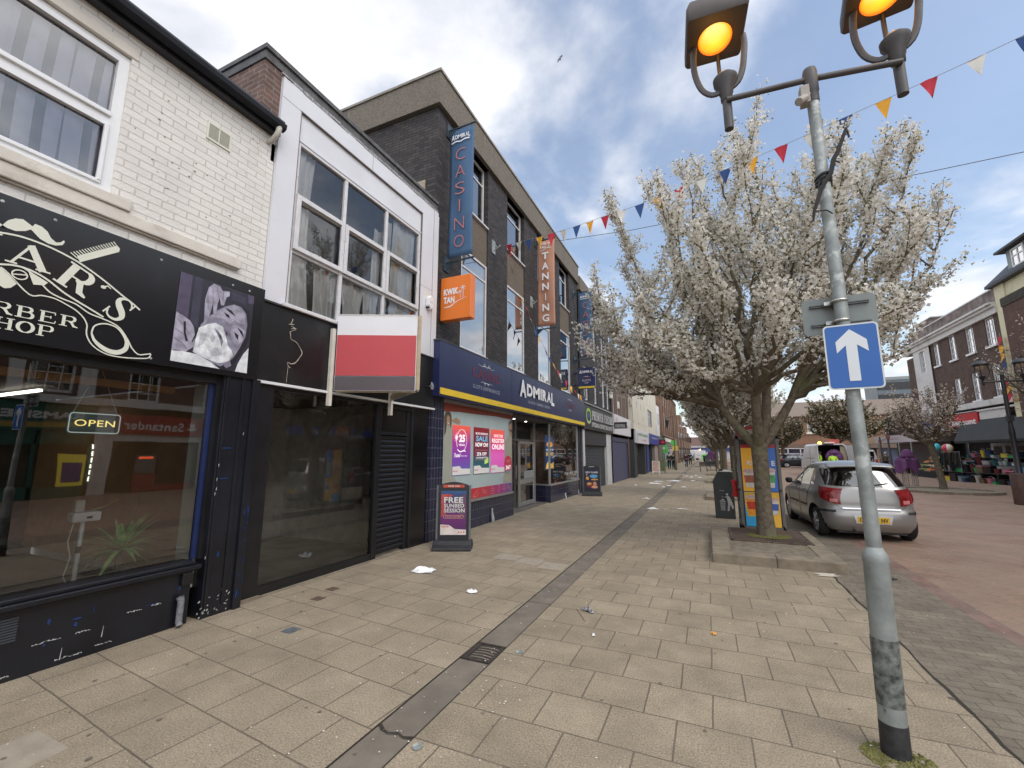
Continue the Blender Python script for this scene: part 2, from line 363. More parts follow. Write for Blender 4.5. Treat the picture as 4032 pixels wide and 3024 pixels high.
def window(fr, par, u0, u1, v0, v1, d, mf, mg, mull=(), trans=(), fw=.06, ft=.05, mw=None, curtain=None, cm=None, backm=None, bd=.5, name='window', bars=None, cd=.12):
    """window frame (part) with pane, and curtain sub-parts"""
    mb = MB(); mw = mw or fw*.8
    fr.box(mb, u0, u0+fw, v0, v1, d-ft, d); fr.box(mb, u1-fw, u1, v0, v1, d-ft, d)
    fr.box(mb, u0+fw, u1-fw, v0, v0+fw, d-ft, d); fr.box(mb, u0+fw, u1-fw, v1-fw, v1, d-ft, d)
    for x in mull: fr.box(mb, x-mw/2, x+mw/2, v0+fw, v1-fw, d-ft*.9, d-.004)
    for z in trans: fr.box(mb, u0+fw, u1-fw, z-mw/2, z+mw/2, d-ft*.8, d-.008)
    if bars:
        bu, bv, bw = bars
        for i in range(1, bu): x = u0+(u1-u0)*i/bu; fr.box(mb, x-bw/2, x+bw/2, v0+fw, v1-fw, d-ft*.6, d-.012)
        for i in range(1, bv): z = v0+(v1-v0)*i/bv; fr.box(mb, u0+fw, u1-fw, z-bw/2, z+bw/2, d-ft*.6, d-.015)
    o = mb.build(name, mf, par)
    g = MB(); g.add([fr.p(u0+fw*.5, v0+fw*.5, d-ft*.7), fr.p(u1-fw*.5, v0+fw*.5, d-ft*.7), fr.p(u1-fw*.5, v1-fw*.5, d-ft*.7), fr.p(u0+fw*.5, v1-fw*.5, d-ft*.7)], [(0,1,2,3)])
    g.build('pane', mg, o, fix=False)
    if curtain:
        c = MB()
        for (a, b, e, f, amp, freq) in curtain:
            c.grid(lambda s, t: fr.p(a+(b-a)*s, e+(f-e)*t, d-ft-cd+amp*math.sin(s*freq*6.28+.6*math.sin(t*3)+a*7)), max(8, int(freq*8)), 6)
        c.build('curtain', cm, o, smooth=True, fix=False)
    if backm:
        k = MB(); fr.box(k, u0, u1, v0, v1, d-bd-.02, d-bd); k.build('backing', backm, o)
    return o
# ================================================================== shared materials
M_SLABM = brickmat('slabs_mid', (.312,.256,.180), (.262,.215,.151), (.135,.110,.079), .42, .413, .0065, mode='floor', origin=(.07,-.362), bump=.42, rough=.9, var=.22, vscale=2.2, dirt=(.19,.16,.115), dlo=.5, dhi=.8, dscale=1.4, speck=.42)
M_SLABL = brickmat('slabs_left', (.316,.260,.184), (.268,.220,.155), (.135,.110,.080), .43, .413, .0065, mode='floor', rot=R(5.1), origin=(.1,-.13), bump=.42, rough=.9, var=.2, vscale=2.0, dirt=(.20,.168,.12), dlo=.5, dhi=.8, dscale=1.2, speck=.42)
M_BLOCKG = brickmat('grey_blocks', (.205,.172,.128), (.165,.139,.104), (.10,.084,.063), .21, .105, .005, mode='floor', bump=.35, rough=.92, var=.3, vscale=3, dirt=(.12,.10,.078), dlo=.5, dhi=.75, dscale=2.2, speck=.2)
M_BLOCKR = brickmat('red_blocks', (.295,.185,.130), (.24,.155,.110), (.16,.117,.085), .21, .105, .005, mode='floor', rot=R(45), bump=.3, rough=.85, var=.3, vscale=1.2, dirt=(.265,.198,.143), dlo=.42, dhi=.62, dscale=.55, speck=.15)
M_REDLINE = brickmat('red_line_blocks', (.23,.118,.092), (.17,.09,.072), (.11,.075,.058), .105, .21, .006, mode='floor', bump=.3, rough=.85, var=.3, vscale=2, dirt=(.22,.18,.14), dlo=.38, dhi=.62, dscale=1.1)
M_CONC = mat('channel_concrete', (.175,.15,.118), .9, var=.2, scale=3, bump=.3, bscale=90, dirt=(.12,.10,.08), dscale=2.5, dlo=.56, dhi=.75)
M_STONE = mat('kerb_stone', (.24,.20,.145), .9, var=.25, scale=5, bump=.5, bscale=70, dirt=(.15,.125,.088), dscale=3)
M_BLACK = mat('black_paint', (.012,.012,.014), .35, var=.3, scale=3)
M_BLACKG = mat('black_gloss', (.008,.008,.009), .12, var=.3, scale=3, spec=.45)
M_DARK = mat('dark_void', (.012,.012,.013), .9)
M_IRON = mat('cast_iron', (.06,.05,.042), .7, .4, var=.3, scale=20, bump=.4)
M_GREYM = mat('galvanised', (.30,.33,.32), .55, .25, var=.22, scale=9, bump=.15, bscale=30, dirt=(.50,.53,.51), dscale=7, dlo=.55, dhi=.62)
M_WHITEP = mat('white_paint', (.74,.74,.75), .5, var=.04, scale=2, dirt=(.55,.54,.52), dscale=2, dlo=.6, dhi=.85)
M_UPVC = mat('white_frame', (.78,.79,.80), .35, var=.03, scale=3)
M_PAPER = mat('white_litter', (.82,.82,.82), .8, var=.04)
M_BARK = mat('bark', (.135,.11,.078), .95, var=.45, scale=14, bump=.9, bscale=25, dirt=(.15,.15,.075), dscale=3, dlo=.5, dhi=.7)
M_GLASS = glass('clear_glass', .05)
# ================================================================== ground
def sheet(name, x0, x1, y0, y1, z, m, label=None):
    o = MB().add([(x0,y0,z),(x1,y0,z),(x1,y1,z),(x0,y1,z)], [(0,1,2,3)]).build(name, m, fix=False)
    o['kind'] = 'structure'; return o
sheet('ground', -400, 400, -60, 900, -.02, mat('far_ground', (.17,.14,.11), .95, var=.15, scale=.2))
sheet('pavement', -6.4, -2.01, -6, 135, 0, M_SLABL)
sheet('pavement', -1.73, 1.48, -6, 135, 0, M_SLABM)
sheet('drainage_channel', -2.01, -1.73, -6, 135, -.006, M_CONC)
sheet('paved_border', 1.48, 2.40, -6, 135, 0, M_BLOCKG)
sheet('paved_border', 2.40, 2.60, -6, 135, .001, M_REDLINE)
sheet('road', 2.60, 16.5, -6, 135, 0, M_BLOCKR)
# cracks between the channel lengths and along the edge of the slabs
mb = MB()
def crack(mb, pts, w, z=.004):
    P = [Vector((x, y, z)) for x, y in pts]
    for a, b in zip(P, P[1:]):
        t = (b-a).normalized(); n = Vector((-t.y, t.x, 0))
        w0, w1 = w*random.uniform(.5, 1.4)/2, w*random.uniform(.5, 1.4)/2
        mb.add([a-n*w0, b-n*w1, b+n*w1, a+n*w0], [(0,1,2,3)])
pts = [(1.48+random.uniform(-.012, .018), -1+.17*i) for i in range(110)]
crack(mb, pts, .022, .003)
crack(mb, [(-2.01, 2.44), (-1.95, 2.40), (-1.90, 2.385), (-1.84, 2.41), (-1.79, 2.39), (-1.73, 2.41)], .016)
for y in (4.95, 6.2, 8.1, 10.3, 12.9, 15.5, 19): crack(mb, [(-2.01, y), (-1.87, y+.01), (-1.73, y)], .008, 0)
crack(mb, [(-2.012, -1), (-2.011, 8), (-2.012, 20)], .012, .002); crack(mb, [(-1.728, -1), (-1.729, 8), (-1.728, 20)], .01, .002)
o = mb.build('pavement_joint', M_DARK and mat('joint_dirt', (.035,.03,.022), .95), fix=False); o['kind'] = 'structure'
# odd slabs replaced with paler ones
mb = MB()
for x, y in ((-3.30, 6.62), (-2.87, 6.50), (-2.44, 6.36), (-3.9, 1.15)): mb.box(x, x+.40, y, y+.37, -.01, .003)
o = mb.build('pale_slabs', mat('pale_slab', (.33,.285,.22), .9, var=.12, scale=8, bump=.3)); o['kind'] = 'structure'
# moss round the post foot
def moss(name, cx, cy, r, n, z, label):
    mb = MB()
    for i in range(n):
        a = random.uniform(0, 6.283); q = r*math.sqrt(random.random()); x, y = cx+q*math.cos(a), cy+q*math.sin(a)*.8
        s = random.uniform(.006, .02); h = random.uniform(.002, .012); b = random.uniform(0, 6.28)
        p = [(x+s*math.cos(b+k*2.1), y+s*math.sin(b+k*2.1), z) for k in range(3)]
        mb.add(p+[(x, y, z+h)], [(0,1,3),(1,2,3),(2,0,3)])
    o = mb.build(name, mat('moss', (.14,.135,.04), .95, var=.4, scale=30), fix=False); tag(o, label, 'moss'); o['kind'] = 'stuff'; return o
moss('moss', .87, 3.37, .17, 420, .002, 'yellow green moss ringing the foot of the lamp post')
# gum, petals and specks
mb = MB()
for i in range(1300):
    y = 1.3+30*random.random()**1.9; x = random.uniform(-4.9, 3.5)
    if random.random() < .35: x = -1.87+random.gauss(0, .35)
    s = random.uniform(.0025, .007)*(1+y*.06); a = random.uniform(0, 6.28); k = random.uniform(.5, 1)
    n = 5; mb.add([(x+s*math.cos(a+j*6.28/n), y+k*s*math.sin(a+j*6.28/n), .006) for j in range(n)], [tuple(range(n))])
o = mb.build('fallen_petals', mat('petal', (.72,.70,.64), .8, var=.2, scale=2), fix=False); tag(o, 'tiny white petals and crumbs strewn over the paving', 'petals'); o['kind'] = 'stuff'
mb = MB()
for i in range(170):
    y = 1.3+12*random.random()**1.6; x = random.uniform(-4.9, 2.2); s = random.uniform(.008, .022); a = random.uniform(0, 6.28)
    n = 7; mb.add([(x+s*math.cos(a+j*6.28/n)*random.uniform(.7,1), y+s*math.sin(a+j*6.28/n)*random.uniform(.7,1), .0045) for j in range(n)], [tuple(range(n))])
o = mb.build('gum_spots', mat('gum', (.17,.142,.105), .9, var=.3, scale=3), fix=False); tag(o, 'flattened dark chewing gum spots dotting the pavement slabs', 'gum'); o['kind'] = 'stuff'
# ------------------------------------------------------------------ drain grate and covers
t = thing('drain_grate', 'slotted cast iron drain grate set in the concrete channel', 'drain grate', (-1.865, 3.58, 0))
mb = MB(); x0, x1, y0, y1 = -2.0, -1.73, 3.42, 3.75
mb.box(x0, x1, y0, y0+.022, -.04, .006).box(x0, x1, y1-.022, y1, -.04, .006).box(x0, x0+.045, y0+.022, y1-.022, -.04, .006).box(x1-.03, x1, y0+.022, y1-.022, -.04, .006)
mb.build('frame', M_IRON, t)
mb = MB()
for i in range(6):
    y = y0+.045+i*.047
    mb.tube([(x0+.045+k*.0325, y+.016*math.sin(k/6*3.14), -.008) for k in range(7)], .011, 6)
mb.build('grate_bars', M_IRON, t, smooth=True)
MB().box(x0+.045, x1-.03, y0+.022, y1-.022, -.07, -.035).build('sump', mat('wet_dark', (.02,.017,.014), .3), t)
sumps = MB()
def cover(x, y, w, h, m, lab, nm='access_cover'):
    o = MB().box(x-w/2, x+w/2, y-h/2, y+h/2, -.01, .005).build(nm, m, bevel=.002); tag(o, lab, 'cover', 'small covers in the pavement')
MC = mat('rusty_cover', (.13,.085,.06), .8, .2, var=.3, scale=25, bump=.5)
cover(-4.43, 4.36, .13, .12, MC, 'small square rusty cover, farthest one from the camera beside the black shop front')
cover(-4.30, 4.02, .13, .12, MC, 'small square rusty cover, the middle one of three in the pavement')
cover(-3.79, 3.24, .13, .13, mat('grey_cover', (.12,.13,.14), .6, var=.3, scale=20), 'small blue grey cover in the pavement nearest the camera')
for (x, y, lab) in ((-1.59, 3.71, 'round metal stud beside the drain grate'), (-1.655, 2.35, 'round metal stud near the cracked channel joint')):
    o = MB().lathe((x, y, 0), [(.03, .003), (.03, .009), (.02, .009), (.018, .005), (.001, .005)], 18).build('ground_stud', M_GREYM, smooth=True); tag(o, lab, 'stud', 'metal studs in the paving')
# ------------------------------------------------------------------ litter
def crumple(name, x, y, w, l, h, m, lab, rz=0, seed=1, n=14, group=None):
    r = random.Random(seed); mb = MB()
    ph = [r.uniform(0, 6.28) for _ in range(6)]
    def fn(s, t):
        a, b = (s-.5)*w, (t-.5)*l
        z = h*abs(math.sin(a/w*5+ph[0]+2*math.sin(b/l*4+ph[1]))*.6+math.sin(b/l*7+ph[2]+a/w*3)*.4)
        ed = min(s, 1-s, t, 1-t)*4; z *= min(1, ed+.15)
        a *= 1-.25*math.sin(b/l*6+ph[3]); b *= 1-.2*math.sin(a/w*5+ph[4])
        return Vector((x+a*math.cos(rz)-b*math.sin(rz), y+a*math.sin(rz)+b*math.cos(rz), .008+z))
    o = mb.grid(fn, n, n).build(name, m, fix=False, smooth=True, angle=30); sol = o.modifiers.new('solid', 'SOLIDIFY'); sol.thickness = .001
    tag(o, lab, 'litter', group); return o
crumple('paper_napkin', -3.86, 5.50, .30, .20, .07, M_PAPER, 'large crumpled white napkin lying before the shuttered door', R(35), 3)
crumple('paper_napkin', -2.76, 4.97, .12, .10, .04, M_PAPER, 'small screwed up white tissue on the slabs', .3, 5)
crumple('snack_wrapper', -1.29, 4.92, .15, .07, .035, mat('foil_wrapper', (.10,.11,.16), .3, .3, var=.9, scale=40, col2=(.7,.7,.72)), 'shiny blue and silver sweet wrapper on the slabs', R(-35), 9)
crumple('paper_scrap', -1.09, 4.32, .028, .06, .012, M_PAPER, 'tiny white cigarette end below the sweet wrapper', .3, 4, 6)
crumple('orange_peel', -.05, 4.80, .05, .035, .02, mat('peel', (.65,.30,.06), .7), 'little scrap of orange peel on the slabs', .5, 6, 6)
crumple('flattened_carton', -1.95, 28.3, .75, .42, .05, M_PAPER, 'flattened white food carton, the largest far down the pavement', .2, 11)
crumple('flattened_carton', -2.74, 25.6, .62, .2, .06, M_PAPER, 'narrow white food carton left of the far channel', -.2, 12)
crumple('flattened_carton', -2.75, 27.6, .5, .25, .03, M_PAPER, 'dull white carton piece just beyond the narrow one', .1, 13)
crumple('flattened_carton', -3.55, 23.9, .16, .12, .05, M_PAPER, 'small white wrapper nearest the grey shutter', .1, 14)
crumple('paper_scrap', -1.62, 14.2, .30, .16, .05, M_PAPER, 'white paper caught on the channel by the litter bin', .1, 15)
crumple('paper_scrap', -.80, 14.5, .26, .05, .02, M_PAPER, 'thin white strip of paper near the tree planter', .1, 16)
for i, (x, y) in enumerate([(-1.5,34.5),(-1.1,33.2),(-.9,35.8),(-.6,33),(-1.9,24.2),(-2.1,23.2),(-1.2,23.5),(-.9,29),(-1.8,36.5),(-2.2,17.2)]):
    crumple('paper_scrap', x, y, .22, .14, .05, M_PAPER, 'white scrap of paper scattered far along the pavement', i, 20+i, 6, 'paper scraps far along the pavement')
crumple('dark_bottle_top', 8.15, 15.6, .2, .1, .05, mat('dark_litter', (.03,.02,.03), .6), 'dark crushed packet lying alone on the red road', .4, 40, 6)
crumple('dark_bottle_top', 2.2, 7.75, .08, .04, .03, MATS['dark_litter'], 'dark scrap beside the tree planter kerb', .9, 41, 6)
crumple('rag', 1.42, 7.65, .26, .15, .012, mat('pale_rag', (.55,.50,.40), .9, var=.1), 'pale dried stain of spilt plaster by the planter', .3, 42, 8)
t = MB().tube([(-1.42, 4.93, .008), (-1.25, 4.62, .01)], .004, 5).build('wooden_stick', mat('stick', (.36,.27,.15), .8)); tag(t, 'thin wooden stick lying beside the sweet wrapper', 'stick')
# ================================================================== barber's building (nearest, left)
F5 = Frame('L', -5.0)
M_WB = brickmat('white_painted_brick', (.77,.74,.69), (.72,.69,.645), (.60,.57,.525), .235, .078, .005, bump=1.0, rough=.7, var=.06, vscale=2, dirt=(.58,.52,.44), dlo=.60, dhi=.85, dscale=1.3)
M_CREAMST = mat('painted_stone', (.66,.62,.55), .75, var=.1, scale=3, bump=.35, bscale=40, dirt=(.42,.36,.29), dscale=2.2, dlo=.58, dhi=.8)
M_BLUEBLK = mat('chipped_black_paint', (.010,.011,.016), .3, var=.3, scale=2, bump=.15, bscale=30, dirt=(.02,.06,.24), dscale=4.5, dlo=.70, dhi=.72)
M_CREAM = mat('cream_plaster', (.70,.69,.60), .7, var=.05)
bld = thing('barber_building', 'two storey shop in white painted brick with a black shop front, nearest on the left', 'building', (-5, 2, 0))
mb = MB(); F5.wall(mb, -7, 3.45, 3.72, 5.86, 0, [(.62, 1.88, 4.10, 5.60)], .13)
mb.build('brick_wall', M_WB, bld, fix=False)
mb = MB(); mb.box(-12, -5.15, -7, 3.43, 5.86, 5.9); mb.box(-5.3, -5.15, -7, 3.43, 3.7, 5.86)
mb.box(-12, -5.02, -7.1, -7, 0, 5.9)
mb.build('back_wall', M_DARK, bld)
# side lip of the brickwork at the party line
mb = MB(); mb.box(-5.3, -5.0, 3.40, 3.452, 5.5, 5.75); mb.build('party_wall_edge', M_WB, bld)
# stone lintel band over the window, sill and long ledge
mb = MB(); F5.box(mb, -7, 1.93, 5.60, 5.72, 0, .012); mb.build('lintel', M_CREAMST, bld, bevel=.006)
mb = MB(); F5.box(mb, .3, 2.02, 3.99, 4.10, 0, .075); mb.build('window_sill', M_CREAMST, bld, bevel=.012)
mb = MB(); F5.box(mb, -7, 3.13, 3.86, 3.99, 0, .055); F5.box(mb, -7, 3.10, 3.84, 3.862, 0, .03); mb.build('stone_ledge', M_CREAMST, bld, bevel=.015)
M_NET = mat('net_curtain', (.66,.63,.76), .95, var=.2, scale=1.5)
wf = window(F5, bld, .62, 1.88, 4.12, 5.59, -.03, M_UPVC, glass('upper_glass', .14), trans=(4.84,), fw=.085, ft=.07, mw=.10, cd=.045, curtain=[(.62, 1.14, 4.15, 5.58, .010, 2.7), (1.12, 1.52, 4.15, 5.58, .016, 2.2), (1.50, 1.88, 4.15, 5.58, .011, 1.9)], cm=M_NET, backm=M_DARK, bd=.5)
mb = MB(); F5.box(mb, .70, 1.80, 4.885, 4.93, -.045, -.012); F5.box(mb, .70, 1.80, 4.185, 4.22, -.045, -.012); F5.box(mb, 1.765, 1.80, 4.2, 4.8, -.045, -.012); mb.build('casement', M_UPVC, bld, bevel=.006)
# air vent
v = MB(); F5.box(v, 2.615, 2.89, 5.255, 5.275, 0, .014); F5.box(v, 2.615, 2.89, 5.45, 5.475, 0, .014); F5.box(v, 2.615, 2.635, 5.275, 5.45, 0, .014); F5.box(v, 2.87, 2.89, 5.275, 5.45, 0, .014); F5.box(v, 2.745, 2.757, 5.275, 5.45, 0, .012)
vo = v.build('air_vent', M_CREAM, bld)
v = MB()
for i in range(11): F5.box(v, 2.636, 2.869, 5.281+i*.0155, 5.287+i*.0155, .002, .010)
v.build('louvres', M_CREAM, vo); v = MB(); F5.box(v, 2.636, 2.869, 5.275, 5.45, 0.0005, .002); v.build('vent_back', mat('vent_dark', (.10,.085,.06), .9), vo)
# eaves: soffit board, gutter and roof edge
mb = MB(); rq = random.Random(3)
for i in range(34):
    y, z = rq.uniform(1.95, 3.38), rq.uniform(4.15, 5.7); s = rq.uniform(.004, .011); pts_poly(F5, mb, [(y+s*math.cos(k)*rq.uniform(.6,2.2), z+s*math.sin(k)*rq.uniform(.4,1)) for k in [j*1.05 for j in range(6)]], 0)
mb.build('chipped_spots', mat('chip_brown', (.22,.12,.085), .9), bld, fix=False)
mb = MB(); F5.pr(mb, [(-7, 5.84), (3.44, 5.84), (3.44, 6.02), (-7, 6.02)], 0, .10); mb.build('soffit', mat('eaves_black', (.018,.02,.025), .5, var=.4, scale=4, dirt=(.06,.065,.07), dscale=5, dlo=.62, dhi=.7), bld)
g = [(-4.90+.0, 5.94), (-4.895, 5.90), (-4.86, 5.875), (-4.82, 5.88), (-4.79, 5.905), (-4.785, 5.95), (-4.785, 5.965), (-4.90, 5.965)]
MB().extr([(x, -7, z) for x, z in g], (0, 10.44, 0)).build('gutter', mat('gutter_black', (.02,.022,.027), .85, spec=.2), bld)
MB().extr([(-4.80, -7, 5.97), (-4.80, -7, 6.0), (-5.5, -7, 6.20), (-9, -7, 7.0), (-9, -7, 6.9), (-5.5, -7, 6.02), (-4.9, -7, 5.97)], (0, 10.42, 0)).build('roof', mat('slate', (.05,.055,.065), .6, var=.3, scale=9), bld)
MB().tube([(-4.91, 3.37, 5.93), (-4.86, 3.37, 5.93), (-4.83, 3.365, 5.90), (-4.83, 3.36, 5.84), (-4.86, 3.355, 5.78), (-4.93, 3.35, 5.735), (-5.02, 3.35, 5.72)], [.03,.033,.036,.034,.034,.03,.03], 12).build('overflow_pipe', mat('old_pipe', (.55,.53,.47), .6, var=.15, scale=15), bld, smooth=True)
# shop front: window frame, stall riser, pilaster
mb = MB()
F5.wall(mb, -7, 2.93, .0, .60, .09, [], .02); F5.box(mb, -7, 2.93, -.05, .52, -.1, .085)
mb.build('stall_riser', M_BLUEBLK, bld)
mb = MB(); F5.box(mb, -7, 2.99, .52, .565, -.1, .15); F5.box(mb, -7, 2.95, .565, .60, -.1, .11); F5.box(mb, -7, 2.97, .50, .52, -.1, .125); mb.build('shop_sill', M_BLUEBLK, bld, bevel=.008)
mb = MB(); F5.box(mb, 3.04, 3.45, 0, 2.56, -.3, .12); F5.box(mb, 3.36, 3.45, 0, 2.56, .12, .15); F5.box(mb, 3.06, 3.09, .1, 2.56, .12, .135); F5.box(mb, 3.24, 3.28, .1, 2.56, .12, .135)
mb.build('pilaster', M_BLUEBLK, bld, bevel=.006)
mb = MB(); F5.box(mb, 3.0, 3.04, .60, 2.56, -.06, .06); mb.build('corner_post', M_BLACK, bld)
mb = MB(); F5.box(mb, 2.965, 3.0, .60, 2.50, -.05, .01); mb.build('blue_trim', mat('blue_trim', (.016,.03,.11), .4), bld)
mb = MB(); F5.box(mb, -7, 3.0, 2.46, 2.56, -.06, .05); mb.build('transom_rail', M_BLACK, bld)
gp = MB(); gp.add([F5.p(-7, .60, -.02), F5.p(2.97, .60, -.02), F5.p(2.97, 2.47, -.02), F5.p(-7, 2.45, -.02)], [(0,1,2,3)]); gp.build('shop_window', glass('shop_glass', .12, (.95,.96,.94)), bld, fix=False)
# chipped paint scuffs and grille in the riser
M_SCUFF = mat('bare_scuff', (.42,.42,.42), .8, var=.2, scale=30)
mb = MB(); rr = random.Random(4)
for (a, b, c, e) in ((1.80,.215,1.97,.213),(2.06,.212,2.16,.21),(2.4,.265,2.52,.262),(2.6,.27,2.68,.268),(1.95,.05,2.12,.045),(2.2,.062,2.32,.058),(1.62,.045,1.7,.04)):
    n = 14; pts = [(a+(c-a)*i/n, b+(e-b)*i/n+rr.uniform(-.006,.006)) for i in range(n+1)]
    ribbon(F5, mb, pts, [max(.0015, rr.gauss(.005,.005)) for _ in pts], .0905)
for (x, z) in ((1.98,.09),(2.24,.17)): ribbon(F5, mb, [(x,z-.05),(x+.006,z+.04)], [.008,.003], .0915)
for i in range(26):
    x, z = rr.uniform(3.0, 3.32), abs(rr.gauss(.0, .09))+.01; ribbon(F5, mb, [(x, z), (x+rr.uniform(.005,.02), z+rr.uniform(0,.02))], rr.uniform(.004,.014), .1205)
for (x, z) in ((3.06,1.55),(3.055,1.4),(3.06,1.3),(3.05,1.25),(3.3,1.9),(3.02,.6)): ribbon(F5, mb, [(x, z), (x+.002, z+.03)], .007, .1365)
mb.build('worn_paint', M_SCUFF, bld, fix=False)
M_BLUEC = mat('old_blue_paint', (.012,.04,.17), .5, var=.3, scale=20)
mb = MB()
for (x, z, w, h) in ((1.88,.36,.012,.03),(2.06,.33,.04,.008),(2.05,.285,.016,.02),(2.16,.37,.004,.04),(2.6,.278,.05,.004),(2.83,.36,.012,.025),(1.87,.19,.008,.012)):
    pts_poly(F5, mb, [(x+rr.uniform(.7,1)*w*math.cos(k), z+rr.uniform(.7,1)*h*math.sin(k)) for k in [j*.9 for j in range(7)]], .0908)
for (x, z, w, h) in ((3.14,1.75,.05,.006),(3.13,1.42,.06,.006),(3.16,.62,.012,.03)): pts_poly(F5, mb, [(x-w,z-h),(x+w,z-h*.6),(x+w*.8,z+h),(x-w,z+h)], .1208)
for i in range(16):
    x, z = rr.uniform(3.37,3.44), rr.uniform(.1,1.3); ribbon(F5, mb, [(x,z),(x+.003,z+rr.uniform(.02,.1))], rr.uniform(.004,.014), .1508)
mb.build('chipped_paint', M_BLUEC, bld, fix=False)
mb = MB()
for (a, b) in ((1.42, 1.54), (1.58, 1.70)):
    for i in range(9): F5.box(mb, a, b, .285+i*.02, .297+i*.02, .09, .10)
mb.build('riser_grille', mat('grille_grey', (.05,.055,.065), .5), bld)
mb = MB(); mb.tube([(-4.88, 2.83, .28), (-4.86, 2.83, .25), (-4.86, 2.83, .05), (-4.84, 2.83, .02)], [.035,.03,.028,.03], 10); mb.build('waste_pipe', mat('scuffed_pipe', (.06,.065,.08), .6, var=.5, scale=12, col2=(.3,.3,.32)), bld, smooth=True)
mb = MB(); F5.box(mb, 2.83, 2.93, .38, .50, .09, .13); mb.build('meter_box', M_BLACK, bld, bevel=.01)
# inside of the shop
mb = MB(); mb.box(-9.5, -5.1, -6.5, 3.0, .28, .32); mb.build('shop_floor', mat('dark_floor', (.035,.024,.018), .5, var=.4, scale=2), bld)
mb = MB(); mb.box(-9.6, -9.5, -6.5, 3.3, 0, 2.8); mb.box(-9.5, -5.15, -6.6, -6.5, 0, 2.8); mb.build('interior_wall', mat('interior_dark', (.035,.03,.028), .8, var=.3), bld)
mb = MB(); mb.box(-9.5, -5.35, 3.20, 3.25, .32, 2.5); mb.build('interior_side_wall', mat('tan_wall', (.42,.25,.13), .7, var=.1), bld)
mb = MB(); mb.box(-5.34, -5.06, 3.0, 3.2, .3, 2.46); mb.build('white_column', mat('column_white', (.85,.87,.80), .7, var=.05), bld)
mb = MB(); mb.box(-9.5, -5.1, -6.5, 3.2, 2.52, 2.56); mb.build('shop_ceiling', mat('ceil_dark', (.08,.075,.07), .9), bld)
mb = MB()
for i in range(5): mb.box(-8.6, -7.4, -2+i*1.1, -1.96+i*1.1, 2.44, 2.47)
mb.build('strip_light', emit('strip', (1,.93,.8), 3), bld)
mb = MB(); mb.box(-5.32, -5.24, -6.5, 2.75, 2.33, 2.40); mb.build('wooden_batten', mat('batten', (.42,.22,.07), .7), bld)
# ------------------------------------------------------------------ the sign over the barber's shop
sg = thing('shop_sign', 'long black barber shop sign with white scissors, comb and moustache artwork', 'sign', (-4.85, 0, 2.6))
mb = MB(); F5.box(mb, -7, 3.40, 2.55, 3.685, 0, .15); mb.build('sign_board', mat('sign_black', (.009,.009,.011), .22, var=.2, scale=.8, dirt=(.02,.022,.026), dscale=1.5), sg, bevel=.004)
M_SW = mat('sign_white', (.72,.73,.62), .5, var=.03)
FS = Frame('L', -4.848)
A = MB()
ribbon(FS, A, [(1.0,3.31)]+smooth_path([(1.219,3.369),(1.318,3.387),(1.426,3.384),(1.541,3.365),(1.665,3.328),(1.772,3.279),(1.886,3.216),(2.006,3.139),(2.100,3.084),(2.160,3.040)]), [.014]*38, 0)
ribbon(FS, A, smooth_path([(1.0,3.05),(1.250,3.124),(1.314,3.143),(1.383,3.145),(1.457,3.126),(1.520,3.096),(1.621,3.028),(1.706,2.985),(1.795,2.945),(1.901,2.896)]), .014, .001)
ribbon(FS, A, smooth_path([(1.253,3.102),(1.297,3.069),(1.426,2.944),(1.500,2.959),(1.575,2.958),(1.648,2.932),(1.717,2.898),(1.773,2.847),(1.800,2.792),(1.803,2.736),(1.817,2.684),(1.858,2.625),(1.924,2.583),(1.998,2.564),(2.111,2.566),(2.257,2.590),(2.286,2.611),(2.294,2.637)]), .010, .002)
ribbon(FS, A, smooth_path([(1.359,3.145),(1.399,3.130),(1.455,3.083),(1.497,3.039),(1.547,2.997),(1.628,2.970),(1.710,2.952),(1.800,2.901),(1.889,2.881),(1.983,2.854),(2.044,2.811),(2.102,2.729),(2.138,2.665),(2.193,2.616),(2.253,2.629),(2.293,2.643)]), .011, .003)
ring = smooth_path([(1.837,2.734),(1.847,2.794),(1.887,2.828),(1.939,2.840),(2.005,2.825),(2.064,2.768),(2.095,2.704),(2.088,2.642),(2.040,2.602),(1.976,2.600),(1.910,2.631),(1.861,2.677),(1.837,2.734)])
ribbon(FS, A, ring, [.012+.03*max(0, math.sin(math.pi*(i/len(ring)*1.6-.55))) for i in range(len(ring))], .004)
pts_poly(FS, A, [(1.20,3.14),(1.253,3.097),(1.278,3.082),(1.355,3.008),(1.324,2.960),(1.292,2.946),(1.271,2.957),(1.15,3.06)], .002)
pts_poly(FS, A, [(1.395,3.135),(1.47,3.10),(1.52,3.075),(1.50,3.045),(1.44,3.03)], .0025)
ribbon(FS, A, arc(1.357,3.08,.042,.036,0,360,24), .009, .005); ribbon(FS, A, [(1.318,3.071),(1.396,3.092)], .009, .0055)
pts_poly(FS, A, [(1.214,3.415),(1.245,3.483),(1.281,3.518),(1.321,3.532),(1.365,3.508),(1.378,3.50),(1.39,3.528),(1.430,3.524),(1.467,3.498),(1.492,3.454),(1.525,3.431),(1.551,3.443),(1.571,3.472),(1.577,3.455),(1.565,3.425),(1.528,3.404),(1.483,3.400),(1.429,3.419),(1.387,3.459),(1.372,3.470),(1.346,3.444),(1.294,3.418),(1.246,3.421),(1.15,3.47),(1.12,3.52)], 0)
pts_poly(FS, A, [(1.69,3.325),(1.942,3.532),(1.944,3.565),(1.922,3.585),(1.665,3.372)], .001)
for i in range(17):
    k = i/16; a = (1.622+k*.268, 3.385+k*.225); b = (1.672+k*.252, 3.352+k*.222); ribbon(FS, A, [a, b], .0085, .0015)
A.build('artwork', M_SW, sg, fix=False)
B_ = MB()
